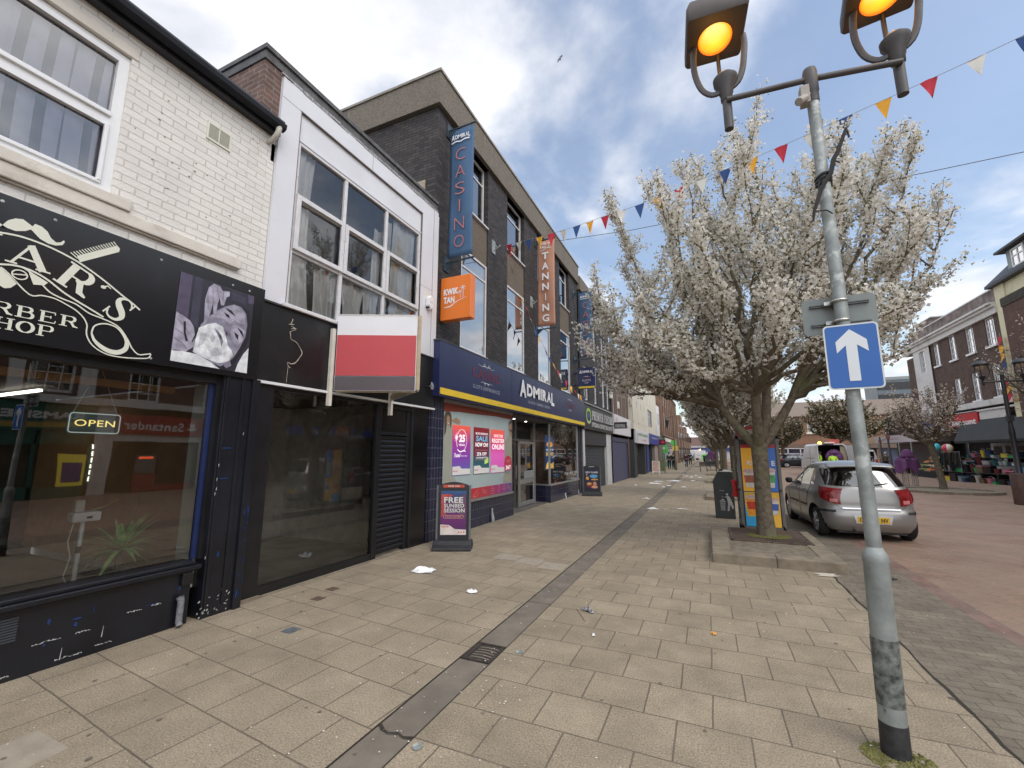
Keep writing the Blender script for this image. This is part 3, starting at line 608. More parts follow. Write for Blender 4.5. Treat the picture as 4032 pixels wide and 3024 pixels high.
serif(FS, B_, 'V', 1.05, 1.24, 3.14, 3.34, .001, R(12))
serif(FS, B_, 'A', 1.29, 1.51, 3.155, 3.34, .001, R(-2), wscale=1.15); serif(FS, B_, 'R', 1.575, 1.815, 3.055, 3.275, .001, R(-25), wscale=1.15); serif(FS, B_, 'S', 1.915, 2.105, 2.885, 3.125, .001, R(-33), wscale=1.15)
pts_poly(FS, B_, [(1.87+.02*math.cos(k), 3.165+.016*math.sin(k)) for k in [j*.8 for j in range(8)]], .001); ribbon(FS, B_, [(1.875,3.17),(1.90,3.185),(1.925,3.165)], [.012,.012,.004], .0015)
serif(FS, B_, 'BARBER', .985, 1.745, 2.748, 2.84, .001, 0, gap=.05); serif(FS, B_, 'SHOP', 1.15, 1.612, 2.632, 2.722, .001, 0, gap=.06)
B_.build('lettering', M_SW, sg, fix=False)
# printed photograph at the right end of the sign
PH = {'bg': (.03,.028,.042), 'lav': (.22,.20,.28), 'skin': (.36,.34,.42), 'skin2': (.24,.225,.29), 'foam': (.66,.68,.70), 'foam2': (.48,.49,.53), 'dk': (.015,.014,.02), 'towel': (.70,.72,.74), 'band': (.085,.07,.12), 'band2': (.05,.045,.075)}
def ph(pts, k, d, name='picture_patch'):
    mb = MB(); pts_poly(FS, mb, pts, d); return mb, k
pan = MB(); FS.box(pan, 2.46, 3.26, 2.608, 3.552, 0, .0025); pn = pan.build('printed_photo', mat('ph_bg', PH['bg'], .4, var=.25, scale=3), sg)
layers = {}
def pl(k, pts, d): pts_poly(FS, layers.setdefault(k, MB()), pts, d)
pl('band', [(2.46,3.55),(2.575,3.55),(2.575,2.9),(2.46,2.9)], .001); pl('band2', [(2.60,3.55),(2.68,3.55),(2.68,3.0),(2.60,3.05)], .001); pl('band', [(3.18,3.55),(3.26,3.55),(3.26,3.46),(3.2,3.44)], .001); pl('band2', [(2.99,3.52),(3.16,3.5),(3.16,3.42),(3.0,3.42)], .001)
phand = [(2.743,3.478),(2.790,3.539),(2.859,3.535),(2.892,3.487),(2.926,3.499),(2.968,3.507),(2.973,3.456),(2.940,3.430),(2.922,3.327),(2.888,3.324),(2.866,3.405),(2.853,3.327),(2.846,3.201),(2.818,3.208),(2.801,3.310),(2.790,3.221),(2.769,3.114),(2.735,3.063),(2.727,3.201),(2.719,3.341)]
pface = [(2.710,3.056),(2.777,3.159),(2.861,3.257),(2.937,3.325),(3.032,3.377),(3.121,3.375),(3.181,3.309),(3.208,3.194),(3.201,3.039),(3.153,2.907),(3.093,2.775),(3.030,2.690),(2.952,2.640),(2.869,2.659),(2.761,2.694),(2.656,2.740),(2.668,2.865),(2.691,2.995)]
pl('dk', [(3.032,3.377),(3.120,3.395),(3.216,3.355),(3.250,3.176),(3.240,2.988),(3.162,2.819),(3.098,2.70),(3.02,2.62),(2.95,2.62),(3.093,2.775),(3.153,2.907),(3.201,3.039),(3.20,3.2),(3.181,3.309),(3.121,3.38)], .0015)
pl('skin2', pface, .002); pl('skin', [(2.80,3.17),(2.88,3.26),(2.95,3.32),(3.03,3.365),(3.11,3.36),(3.165,3.30),(3.185,3.19),(3.13,3.17),(3.06,3.20),(3.0,3.13),(2.95,3.18),(2.88,3.17)], .0025)
pl('skin', [(3.03,3.12),(3.07,3.15),(3.14,3.13),(3.185,3.10),(3.17,2.98),(3.11,2.90),(3.06,2.96),(3.02,3.03)], .0025)
pl('foam', [(2.690,3.009),(2.773,3.073),(2.849,3.109),(2.933,3.088),(2.961,3.023),(2.989,2.957),(3.010,2.889),(3.058,2.841),(3.077,2.787),(3.029,2.704),(2.922,2.669),(2.786,2.699),(2.662,2.742),(2.668,2.865)], .003)
for q in ([(2.71,2.95),(2.78,2.98),(2.76,2.86),(2.70,2.80)], [(2.80,2.80),(2.90,2.84),(2.96,2.77),(2.86,2.73)], [(2.84,2.99),(2.87,2.94),(2.84,2.88),(2.81,2.93)]): pl('foam2', q, .0034)
pl('skin2', [(2.842,3.049),(2.884,3.032),(2.930,2.986),(2.957,2.920),(2.943,2.859),(2.916,2.925),(2.874,3.000)], .0038)
for q in ([(2.930,3.256),(2.988,3.237),(2.999,3.203),(2.962,3.214)], [(2.938,3.310),(3.011,3.296),(3.060,3.243),(3.030,3.256),(2.969,3.283)], [(3.064,3.064),(3.118,3.033),(3.117,2.973),(3.084,3.010)], [(3.094,3.125),(3.158,3.089),(3.180,3.018),(3.146,3.055)], [(2.975,3.05),(2.985,3.03),(2.995,3.0),(2.975,3.01)], [(2.88,3.02),(2.925,2.975),(2.94,2.93),(2.915,2.955)]): pl('dk', q, .0042)
pl('lav', [(2.939,3.11),(2.976,3.095),(3.03,3.02),(3.003,2.98),(2.98,3.03),(2.958,3.051)], .0038)
pl('skin', phand, .0028); 
for a in ([(2.785,3.49),(2.80,3.36),(2.812,3.25)], [(2.83,3.50),(2.862,3.40)], [(2.90,3.48),(2.905,3.38)], [(2.74,3.40),(2.76,3.25)]): ribbon(FS, layers.setdefault('lav', MB()), a, .008, .0046)
pl('skin', [(2.463,3.121),(2.521,3.098),(2.597,3.065),(2.640,3.009),(2.662,2.919),(2.663,2.796),(2.586,2.725),(2.480,2.729),(2.463,2.621),(2.463,2.800)], .0028)
for a in ([(2.48,3.05),(2.56,2.99),(2.60,2.92)], [(2.47,2.95),(2.56,2.90),(2.61,2.84)], [(2.47,2.85),(2.54,2.82),(2.60,2.76)]): ribbon(FS, layers['lav'], a, .010, .0046)
ribbon(FS, layers['dk'], [(2.55,3.04),(2.56,2.93),(2.59,2.84)], .02, .005); ribbon(FS, layers['dk'], [(2.64,2.84),(2.68,2.98)], .012, .005)
pl('towel', [(2.462,2.715),(2.573,2.729),(2.708,2.724),(2.842,2.668),(2.949,2.61),(2.462,2.61)], .0036); pl('towel', [(3.25,2.914),(3.258,2.612),(3.117,2.613),(3.143,2.711),(3.192,2.825)], .0036)
pl('skin2', [(3.0,2.70),(3.05,2.72),(3.07,2.67),(3.02,2.63),(2.99,2.65)], .004)
for k, b in layers.items(): b.build('picture_tone', mat('ph_'+k, PH[k], .45, var=.38 if k[:4] in ('skin','lav','foam') else .2, scale=11), pn, fix=False)
mb = MB()
for (x, z) in ((1.2,3.62),(2.28,3.6),(3.0,3.6),(3.2,3.6),(1.5,3.62),(2.3,2.6)): mb.lathe((-4.85, x, z), [(.012,0),(.012,.004),(.004,.006)], 10, 'x')
mb.build('fixing_screw', M_GREYM, sg, smooth=True)
# ------------------------------------------------------------------ things inside the barber's window
t = thing('open_sign', 'hanging grey OPEN sign with yellow letters inside the barber window', 'sign', (-5.3, 2.14, 1.97))
FO = Frame('L', -5.3)
def rrect(cx, cy, w, h, r, n=5):
    p = []
    for (sx, sy, a0) in ((1,1,0),(-1,1,90),(-1,-1,180),(1,-1,270)): p += [(cx+sx*(w/2-r)+r*math.cos(R(a0+90*i/n)), cy+sy*(h/2-r)+r*math.sin(R(a0+90*i/n))) for i in range(n+1)]
    return p
mb = MB(); FO.pr(mb, rrect(2.14, 1.975, .40, .205, .03), -.02, 0); mb.build('sign_panel', mat('open_grey', (.16,.19,.18), .5), t)
mb = MB(); ribbon(FO, mb, rrect(2.14, 1.975, .375, .18, .025)+[rrect(2.14, 1.975, .375, .18, .025)[0]], .008, 0); mb.build('border_line', emit('pale_line', (.6,.7,.65), .35), t, fix=False)
txt(FO, 'OPEN', 1.99, 2.29, 1.945, 2.005, 0, emit('open_yellow', (1,.78,.25), .8), 'lettering', t, bold=.0)
mb = MB(); mb.tube([(-5.3,1.97,2.07),(-5.3,2.12,2.52)], .0025, 4); mb.tube([(-5.3,2.30,2.07),(-5.3,2.12,2.52)], .0025, 4); mb.build('hanging_cord', M_CREAM, t)
# spiky plant
t = thing('yucca_plant', 'spiky green yucca plant standing behind the barber window', 'plant', (-5.45, 2.55, .35))
mb = MB(); rr = random.Random(12)
for i in range(46):
    a = rr.uniform(0, 6.28); el = rr.uniform(-.25, 1.35); ln = rr.uniform(.32, .56); c = Vector((-5.47, 2.55, .74))
    dirv = Vector((math.cos(a)*math.cos(el)*.55, math.sin(a)*math.cos(el), math.sin(el)))
    n = 6; side = dirv.cross(Vector((0, 0, 1))); side = side.normalized() if side.length > .01 else Vector((1,0,0)); q = []
    for k in range(n+1):
        s = k/n; p = c+dirv*ln*s+Vector((0, 0, -.28*s*s*(1-el*.5)*ln*1.5)); p.x = min(p.x, -5.07)
        wd = .026*(1-s)**.6*(.5+min(1, s*5)*.5)+.001; q += [p+side*wd, p-side*wd]
    mb.add(q, [(2*k, 2*k+2, 2*k+3, 2*k+1) for k in range(n)])
mb.build('leaves', mat('yucca_green', (.36,.60,.20), .5, var=.3, scale=8), t, fix=False)
MB().cyl((-5.47,2.55,.32),(-5.47,2.55,.76),.03,.025,8).build('trunk', M_BARK, t, smooth=True)
MB().lathe((-5.47,2.55,.32), [(.09,0),(.12,.16),(.105,.16),(.10,.14)], 20).build('plant_pot', mat('pot', (.05,.045,.04), .6), t, smooth=True)
# machine on a stand
t = thing('machine_stand', 'small white machine on a white pole behind the barber window', 'stand', (-5.4, 2.2, .32))
MB().cyl((-5.4,2.19,.34),(-5.4,2.20,1.06),.018,.018,12).build('pole', mat('stand_white', (.65,.68,.70), .4), t, smooth=True)
MB().cyl((-5.4,2.195,.78),(-5.4,2.195,.84),.0195,.0195,12).build('pole_sleeve', M_BLACK, t, smooth=True)
MB().box(-5.46,-5.34,2.10,2.31,1.06,1.15).build('machine_body', MATS['stand_white'], t, bevel=.015)
MB().box(-5.43,-5.37,2.12,2.19,1.15,1.26).build('machine_head', mat('machine_cream', (.50,.48,.42), .5), t, bevel=.01)
mb = MB(); mb.box(-5.343,-5.337,2.2,2.24,1.09,1.11); mb.build('machine_screen', M_BLACK, t)
MB().tube([(-5.38,2.24,1.16),(-5.36,2.32,1.18),(-5.33,2.42,1.24)], .006, 6).build('arm', mat('brass', (.6,.45,.2), .3, .9), t)
MB().tube([(-5.38,2.13,1.08),(-5.37,2.10,.9),(-5.36,2.13,.75),(-5.36,2.10,.6),(-5.36,2.16,.45),(-5.38,2.2,.36)], .005, 5).build('cable', MATS['stand_white'], t)
MB().lathe((-5.4,2.19,.32), [(.12,0),(.12,.015),(.02,.03)], 20).build('stand_base', MATS['stand_white'], t, smooth=True)
# ================================================================== vacant shop with the white panelled upper floor
M_REDBR = brickmat('red_brown_brick', (.17,.095,.075), (.12,.07,.058), (.20,.17,.15), .235, .078, .010, bump=.6, rough=.9, var=.35, vscale=6, dirt=(.30,.24,.20), dlo=.6, dhi=.8)
M_PANEL = mat('white_panel', (.70,.70,.73), .45, var=.04, scale=1.5, dirt=(.55,.53,.52), dscale=1.6, dlo=.62, dhi=.85)
M_AGEDW = mat('aged_white_frame', (.66,.65,.66), .5, var=.08, scale=8, dirt=(.36,.31,.26), dscale=9, dlo=.62, dhi=.75)
M_LEAD = mat('grey_coping', (.10,.098,.10), .7, var=.35, scale=7, dirt=(.28,.27,.26), dscale=4, dlo=.6, dhi=.7, bump=.3)
vac = thing('vacant_building', 'empty shop with a white panelled upper floor, grid window and black ground floor', 'building', (-5, 5.3, 0))
mb = MB(); F5.wall(mb, 3.205, 3.458, 5.88, 6.84, -.004, [], 0); mb.add([(-5,3.205,5.5),(-12,3.205,5.5),(-12,3.205,6.95),(-5,3.205,6.84)], [(0,1,2,3)])
mb.box(-5.25, -5.01, 3.21, 7.22, 6.78, 6.86)
mb.build('brick_wall', M_REDBR, vac, fix=False)
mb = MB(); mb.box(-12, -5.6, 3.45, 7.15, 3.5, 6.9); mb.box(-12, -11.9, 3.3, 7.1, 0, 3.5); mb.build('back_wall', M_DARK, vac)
mb = MB(); mb.box(-12, -4.985, 3.19, 7.22, 6.86, 6.985); mb.box(-12, -4.955, 3.17, 7.22, 6.985, 7.055); mb.build('roof_coping', M_LEAD, vac, bevel=.006)
# flashing strip, ragged
mb = MB(); rr = random.Random(2)
for i in range(22):
    y = 3.42+i*.172; mb.box(-4.97, -4.955+rr.uniform(0,.012), y, y+.165, 6.79+rr.uniform(-.01,.01), 6.835+rr.uniform(-.01,.012))
mb.build('flashing', mat('lead_flashing', (.30,.29,.29), .6, var=.5, scale=20), vac)
PB = MB(); F5.wall(PB, 3.46, 7.22, 3.60, 6.79, .045, [(3.76, 6.66, 3.62, 6.50)], .05)
F5.wall(PB, 3.76, 6.66, 6.06, 6.50, .012, [], 0)
F5.box(PB, 3.76, 6.66, 6.05, 6.085, -.02, .03); F5.box(PB, 7.06, 7.22, 3.6, 6.7, .045, .06)
PB.box(-5.5, -4.956, 3.455, 3.462, 3.6, 6.79)
PB.build('wall_panel', M_PANEL, vac, fix=False)
mb = MB()
for z in (6.497,): F5.box(mb, 3.75, 6.67, z-.012, z+.004, .0, .048)
F5.box(mb, 6.65, 6.664, 3.65, 6.5, .0, .047); F5.box(mb, 3.757, 3.768, 3.65, 6.5, .0, .047)
F5.box(mb, 5.2, 5.206, 6.5, 6.79, .04, .0465); F5.box(mb, 3.46, 3.76, 6.488, 6.493, .04, .0465); F5.box(mb, 7.05, 7.06, 3.6, 6.79, .04, .0465); F5.box(mb, 6.66, 7.06, 4.98, 4.985, .04, .0462)
mb.build('panel_joint', mat('dark_joint', (.16,.14,.13), .8), vac)  # thin dark strips along the panel joints and recess edges
# the grid window: outer frame with nine lights; the middle row are hinged casements
ys = [3.80, 4.69, 5.66, 6.62]; zs = [3.66, 4.43, 5.20, 6.04]
M_GDARK = glass('vacant_glass', .05, (.98,.99,.99))
wfm = MB()
F5.box(wfm, 3.77, 3.82, 3.62, 6.05, -.06, .02); F5.box(wfm, 6.60, 6.65, 3.62, 6.05, -.06, .02); F5.box(wfm, 3.82, 6.60, 6.0, 6.05, -.06, .02); F5.box(wfm, 3.82, 6.60, 3.62, 3.67, -.06, .02)
for y in ys[1:3]: F5.box(wfm, y-.03, y+.03, 3.67, 6.0, -.06, .015)
for z in zs[1:3]: F5.box(wfm, 3.82, 6.60, z-.03, z+.03, -.06, .012)
win = wfm.build('window', M_AGEDW, vac, bevel=.003)
for i in range(3):
    a, b = ys[i]+(.0 if i else .0), ys[i+1]
    mb = MB(); F5.box(mb, a+.005, a+.075, zs[1]+.01, zs[2]+.05, .02, .055); F5.box(mb, b-.075, b-.005, zs[1]+.01, zs[2]+.05, .02, .055); F5.box(mb, a+.075, b-.075, zs[2]-.02, zs[2]+.05, .02, .055); F5.box(mb, a+.075, b-.075, zs[1]+.01, zs[1]+.075, .02, .055)
    mb.build('casement', M_AGEDW, win, bevel=.006)
mb = MB(); F5.box(mb, 3.70, 6.70, 3.585, 3.63, -.02, .11); mb.build('sill', M_AGEDW, win, bevel=.006)
mb = MB()
for i in range(3):
    for j in range(3):
        tl = rr.uniform(-.004,.004); a, b, e, f = ys[i], ys[i+1], zs[j], zs[j+1]
        mb.add([F5.p(a,e,-.02+tl), F5.p(b,e,-.02-tl), F5.p(b,f,-.02-tl), F5.p(a,f,-.02+tl)], [(0,1,2,3)])
mb.build('pane', M_GDARK, win, fix=False)
M_CURT = mat('old_curtain', (.88,.87,.83), .95, var=.12, scale=3, dirt=(.40,.37,.32), dscale=1.5)
mb = MB()
def drape(u0, u1, v0, v1, fr, seed, lean=0): 
    mb.grid(lambda s, t: F5.p(u0+(u1-u0)*s*(1-.25*t*(1-t)*2)+lean*t, v0+(v1-v0)*t, -.10+.016*math.sin(s*fr*6.28+seed)+.02*math.sin(t*4+s*9+seed)), 26, 10)
drape(3.80, 4.22, 3.66, 6.04, 4, 0, -.05); drape(4.28, 4.5, 3.66, 4.6, 2, 1); drape(5.42, 5.62, 3.66, 5.6, 2, 2, .05); drape(5.95, 6.62, 3.66, 6.04, 6, 3); drape(5.68, 5.85, 3.66, 5.9, 2, 5, .1); drape(4.6, 4.78, 3.66, 4.3, 2, 6); drape(4.84, 5.3, 3.66, 4.40, 3, 7); drape(5.3, 5.62, 3.66, 4.42, 3, 8); drape(4.45, 4.66, 3.66, 4.42, 2, 9, .04)
mb.build('curtain', M_CURT, win, smooth=True, fix=False)
mb = MB(); mb.box(-5.58,-5.55,3.5,7.1,3.5,6.8); mb.build('room_back', mat('room_grey', (.10,.11,.125), .9, var=.2), vac)
# ground floor
mb = MB(); F5.box(mb, 3.452, 7.22, 2.58, 3.575, -.1, .055); mb.build('fascia', mat('black_fascia', (.010,.010,.011), .35, var=.4, scale=1.2, dirt=(.022,.022,.024), dscale=2), vac, bevel=.003)
mb = MB(); F5.box(mb, 3.452, 7.22, 3.575, 3.60, -.1, .08); F5.box(mb, 4.42, 4.424, 2.6, 3.57, .055, .057); mb.build('fascia_trim', mat('grey_trim', (.035,.035,.035), .5), vac)
mb = MB(); F5.box(mb, 3.452, 7.24, 2.545, 2.578, -.02, .075); mb.build('white_strip', M_UPVC, vac)
mb = MB()
F5.box(mb, 3.452, 3.735, 0, 2.545, -.1, .02); F5.box(mb, 3.735, 5.67, 2.50, 2.545, -.08, 0); F5.box(mb, 3.735, 5.67, 0, .11, -.08, 0); F5.box(mb, 5.67, 5.775, 0, 2.545, -.1, .01)
F5.box(mb, 5.775, 6.69, 2.46, 2.545, -.1, 0); F5.box(mb, 6.50, 6.69, 0, 2.46, -.12, -.02); F5.box(mb, 6.60, 6.66, 0, 2.545, -.02, .01); F5.box(mb, 5.775, 6.50, 2.0, 2.05, -.1, -.01)
F5.box(mb, 7.19, 7.22, 0, 2.545, -.1, 0)
mb.build('shop_frame', M_BLACK, vac, bevel=.004)
mb = MB(); mb.add([F5.p(5.775,2.05,-.04), F5.p(6.6,2.05,-.04), F5.p(6.6,2.46,-.04), F5.p(5.775,2.46,-.04)], [(0,1,2,3)]); mb.add([F5.p(6.69,.0,-.02), F5.p(7.19,.0,-.02), F5.p(7.19,2.54,-.02), F5.p(6.69,2.54,-.02)], [(0,1,2,3)])
mb.build('black_glass', M_BLACKG, vac, fix=False)
mb = MB(); n = 24
for i in range(n):
    z0, z1 = .06+1.94*i/n, .06+1.94*(i+1)/n
    mb.grid(lambda s, t: F5.p(5.775+.725*s, z0+(z1-z0)*t, -.05+.022*math.sin(math.pi*t)), 1, 5)
mb.build('roller_shutter', mat('shutter_black', (.016,.016,.018), .38, .3, var=.2), vac, fix=False)
mb = MB(); mb.add([F5.p(3.73,.10,-.03), F5.p(5.68,.10,-.03), F5.p(5.68,2.51,-.03), F5.p(3.73,2.51,-.03)], [(0,1,2,3)]); mb.build('shop_window', glass('vacant_shop_glass', .05, (.9,.9,.88)), vac, fix=False)
mb = MB(); mb.box(-11.9, -5.1, 3.5, 7.0, -.01, .04); mb.build('shop_floor', mat('bare_floor', (.36,.34,.30), .7, var=.3, scale=2), vac)
mb = MB(); mb.box(-11.9, -5.2, 3.36, 3.46, .04, 2.6); mb.box(-8.05, -8.0, 3.5, 7, .04, 2.6); mb.box(-8.0, -5.3, 6.4, 6.45, .04, 2.6); mb.build('interior_wall', mat('bare_wall', (.78,.78,.73), .9, var=.15), vac)
mb = MB(); mb.box(-11.9, -5.1, 3.46, 7.0, 2.6, 2.65); mb.build('shop_ceiling', MATS['ceil_dark'], vac)
mb = MB(); F5.box(mb, 3.452, 6.69, -.02, .012, -.1, .05); F5.box(mb, 3.46, 3.75, -.02, .03, .02, .06); mb.build('doorstep', M_STONE, vac)
# wire and torn plastic hanging from the fascia
mb = MB(); q = [(3.88,3.46),(3.86,3.38),(3.93,3.33),(3.86,3.28),(3.87,3.2),(3.95,3.16),(4.04,3.09),(4.05,3.0),(4.0,2.92),(3.93,2.86),(3.85,2.86),(3.90,2.80)]
mb.tube([F5.p(a, b, .062+.01*math.sin(i)) for i, (a, b) in enumerate(smooth_path(q, 4))], .006, 5)
for a, b in ((3.86,3.38),(3.93,2.86),(3.9,3.33)): mb.tube([F5.p(a-.04, b-.01, .065), F5.p(a, b, .075), F5.p(a+.05, b+.015, .065)], [.003,.009,.002], 5)
mb.tube([F5.p(3.87,2.84,.06), F5.p(3.86,2.6,.062)], .003, 4)
mb.build('loose_wire', mat('wire_grey', (.40,.36,.30), .8, var=.3, scale=20), vac, fix=False)
mb = MB(); mb.grid(lambda s, t: F5.p(6.9+.26*s, 2.99-.05*s+.22*t*s*s, .06+.03*math.sin(s*7+t*4)), 8, 4); mb.build('torn_film', mat('film', (.35,.36,.38), .3), vac, smooth=True, fix=False)
# alarm box
t = thing('alarm_box', 'white hexagonal burglar alarm box on the white panelled wall', 'alarm', (-4.94, 6.92, 4.68))
hexp = [(6.92+.11*math.cos(R(a))*.8, 4.68+.15*math.sin(R(a))) for a in (90, 30, -30, -90, -150, 150)]
mb = MB(); F5.pr(mb, hexp, .055, .14); mb.build('case', M_UPVC, t, bevel=.012)
mb = MB(); F5.pr(mb, [(6.86,4.575),(6.92,4.54),(6.98,4.575),(6.97,4.60),(6.87,4.60)], .05, .12); mb.build('lens', M_BLACK, t)
txt(Frame('L', -4.86), 'GTS', 6.87, 6.965, 4.66, 4.70, 0, mat('pale_blue_ink', (.35,.40,.55), .6), 'lettering', t, 0)
mb = MB(); F5.box(mb, 6.84, 7.0, 4.78, 4.93, .045, .05); mb.build('old_mark', M_CREAMST, t)
# ------------------------------------------------------------------ estate agent's V board
t = thing('sale_board', 'white, red and grey agent board projecting on timber posts above the empty shop', 'sign board', (-4.9, 5.2, 2.4))
A0, A1, B1 = Vector((-4.86, 4.58, 0)), Vector((-3.81, 5.09, 0)), Vector((-4.88, 5.86, 0))
def bpan(P0, P1, z0, z1, m, off, nm='board_panel'):
    d = (P1-P0).normalized(); n = Vector((d.y, -d.x, 0))
    mb = MB(); a = [P0+n*off, P1+n*off]
    v = [Vector((p.x, p.y, z)) for z in (z0, z1) for p in a]; mb.extr([v[0], v[1], v[3], v[2]], n*.012)
    return mb.build(nm, m, t)
MRED = mat('board_red', (.50,.055,.065), .45, var=.05, scale=2); MWB = mat('board_white', (.74,.74,.76), .45, var=.03, scale=2); MGR = mat('board_grey', (.085,.068,.075), .5, var=.2, scale=1.5)
p1 = bpan(A0, A1, 2.58, 3.72, MWB, 0); bpan(A0, A1, 3.705, 3.725, mat('board_edge', (.55,.54,.52), .6), .004, 'board_edge')
for z0, z1, m_ in ((2.80, 3.405, MRED), (2.59, 2.79, MGR)): bpan(A0+(A1-A0)*.008, A1-(A1-A0)*.008, z0, z1, m_, .013, 'colour_band')
MTIM = mat('timber', (.55,.45,.31), .8, var=.15, scale=8, dirt=(.40,.31,.20), dscale=4)
d2 = (A1-B1).normalized(); n2_ = Vector((-d2.y, d2.x, 0))
mb = MB(); v = [Vector((p.x, p.y, z)) for z in (2.58, 3.72) for p in (B1, A1+Vector((.02,.03,0)))]; mb.extr([v[0], v[1], v[3], v[2]], n2_*.012); mb.build('board_panel', MWB, t)
mb = MB()
mb.box(-4.94,-4.88,4.52,4.575,2.36,3.50); MB().box(-4.94,-4.88,5.85,5.91,2.33,3.5).build('post', mat('pale_timber', (.68,.64,.56), .8, var=.1, scale=8), t, bevel=.004)
mb.build('post', MATS.get('pale_timber') or mat('pale_timber', (.68,.64,.56), .8, var=.1, scale=8), t, bevel=.004)
mb = MB(); mb.box(A1.x-.01, A1.x+.035, A1.y+.012, A1.y+.05, 2.60, 3.72)
for z in (2.62, 3.5):
    for P in (B1,): v = [Vector((p.x, p.y, z+k)) for k in (0, .045) for p in (P+Vector((0,-.03,0)), A1+Vector((-.03,.0,0)))]; mb.extr([v[0], v[1], v[3], v[2]], Vector((.02,.03,0)))
v = [Vector((p.x, p.y, 2.565+k)) for k in (0, .03) for p in (A0+Vector((0,.03,0)), A1+Vector((-.02,.03,0)))]; mb.extr([v[0], v[1], v[3], v[2]], Vector((-.02,.03,0)))
mb.build('timber_batten', MTIM, t)
# ================================================================== dark brick building with the casino and tanning shops
M_DKBR = brickmat('dark_brick', (.062,.052,.048), (.026,.022,.022), (.011,.010,.010), .225, .073, .008, bump=.9, rough=.75, var=.35, vscale=5, dirt=(.075,.066,.06), dlo=.62, dhi=.85, dscale=2)
M_AGG = mat('exposed_aggregate', (.145,.115,.085), .95, var=.4, scale=55, bump=.6, bscale=80, dirt=(.09,.075,.055), dscale=1.5)
M_CONCB = mat('concrete_band', (.165,.142,.115), .95, var=.45, scale=45, bump=.6, bscale=70, dirt=(.12,.10,.075), dscale=1.2, dlo=.5, dhi=.75)
adm = thing('dark_brick_building', 'three storey dark brick building with a concrete parapet and tall white framed windows', 'building', (-5, 12.8, 0))
Y0, Y1 = 7.155, 18.46
bays = [(8.27, 9.60), (10.85, 12.17), (13.36, 14.64), (15.86, 17.18)]
mb = MB(); F5.wall(mb, Y0, Y1, 2.85, 9.36, 0, [(a, b, 4.08, 9.36) for a, b in bays], .17)
FA = Frame('F', Y0); FA.wall(mb, -16, -5, 5.0, 9.36, 0, [], 0)
mb.build('brick_wall', M_DKBR, adm, fix=False)
mb = MB(); mb.box(-16, -4.90, Y0-.10, Y1, 9.36, 10.14); mb.build('parapet', M_CONCB, adm, bevel=.01)
mb = MB(); mb.box(-16, -4.87, Y0-.13, Y1, 10.14, 10.20)
for i in range(5): mb.box(-7.6-i*2.1, -7.58-i*2.1, Y0-.103, Y0-.1, 9.37, 10.13)
for i in range(5): F5.box(mb, 9.2+i*2, 9.215+i*2, 9.37, 10.13, .099, .103)
mb.build('coping', mat('coping_stone', (.26,.235,.20), .9, var=.2, scale=10), adm)
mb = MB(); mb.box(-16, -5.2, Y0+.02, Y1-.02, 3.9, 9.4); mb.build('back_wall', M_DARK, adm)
mb = MB(); FA.box(mb, -7.0, -5.28, 7.02, 7.62, 0, .03); mb.build('side_panel', mat('pale_aggregate', (.36,.31,.23), .95, var=.3, scale=45, bump=.5), adm)
M_GSKY = glass('sky_glass', .30, (.35,.38,.40)); M_BLIND = mat('blind_cloth', (.40,.42,.42), .9, var=.06, scale=1); M_GSKY2 = glass('sky_glass_low', .46, (.4,.42,.44))
for bi, (a, b) in enumerate(bays):
    mb = MB(); F5.box(mb, a, b, 6.55, 7.62, -.17, -.03); mb.build('spandrel_panel', M_AGG, adm)
    mb = MB(); mb.extr([F5.p(a-.0, 7.60, .03), F5.p(a, 7.64, .03), F5.p(a, 7.72, -.17), F5.p(a, 7.60, -.17)], (0, b-a, 0)); F5.box(mb, a-.02, b+.02, 4.045, 4.085, -.1, .03); mb.build('window_sill', M_AGEDW, adm)
    o1 = window(F5, adm, a+.01, b-.01, 7.72, 9.355, -.13, M_AGEDW, M_GSKY, trans=(8.86,), fw=.05, ft=.04, curtain=[(a+.05, b-.05, 7.75, 9.3, .03, 9)], cm=M_BLIND, backm=M_DARK, bd=.3, cd=.08)
    o2 = window(F5, adm, a+.01, b-.01, 4.085, 6.545, -.02, M_AGEDW, M_GSKY2, trans=(6.1,), fw=.055, ft=.04, curtain=[(a+.05, b-.05, 4.1, 6.5, .012, 4)], cm=M_BLIND, backm=M_DARK, bd=.3, cd=.08)
# pattress brackets on the wall for bunting
def wall_bracket(y, z, lab):
    t = thing('wall_anchor', lab, 'bracket', (-5, y, z), 'bunting anchors on the dark brick wall')
    mb = MB(); F5.box(mb, y-.10, y+.10, z-.19, z+.19, 0, .02); mb.build('plate', M_GREYM, t, bevel=.004)
    mb = MB(); mb.tube([F5.p(y, z-.1, .02), F5.p(y, z-.05, .12), F5.p(y+.02, z+.02, .2), F5.p(y+.04, z+.05, .18)], .014, 6); mb.tube([F5.p(y,z+.13,.02),F5.p(y,z-.03,.12)], .012, 6); mb.build('hook', M_GREYM, t, smooth=True)
wall_bracket(9.93, 7.26, 'galvanised wall bracket the bunting hangs from, upper of two'); wall_bracket(12.75, 6.62, 'galvanised wall bracket under the tanning banner, lower of two')
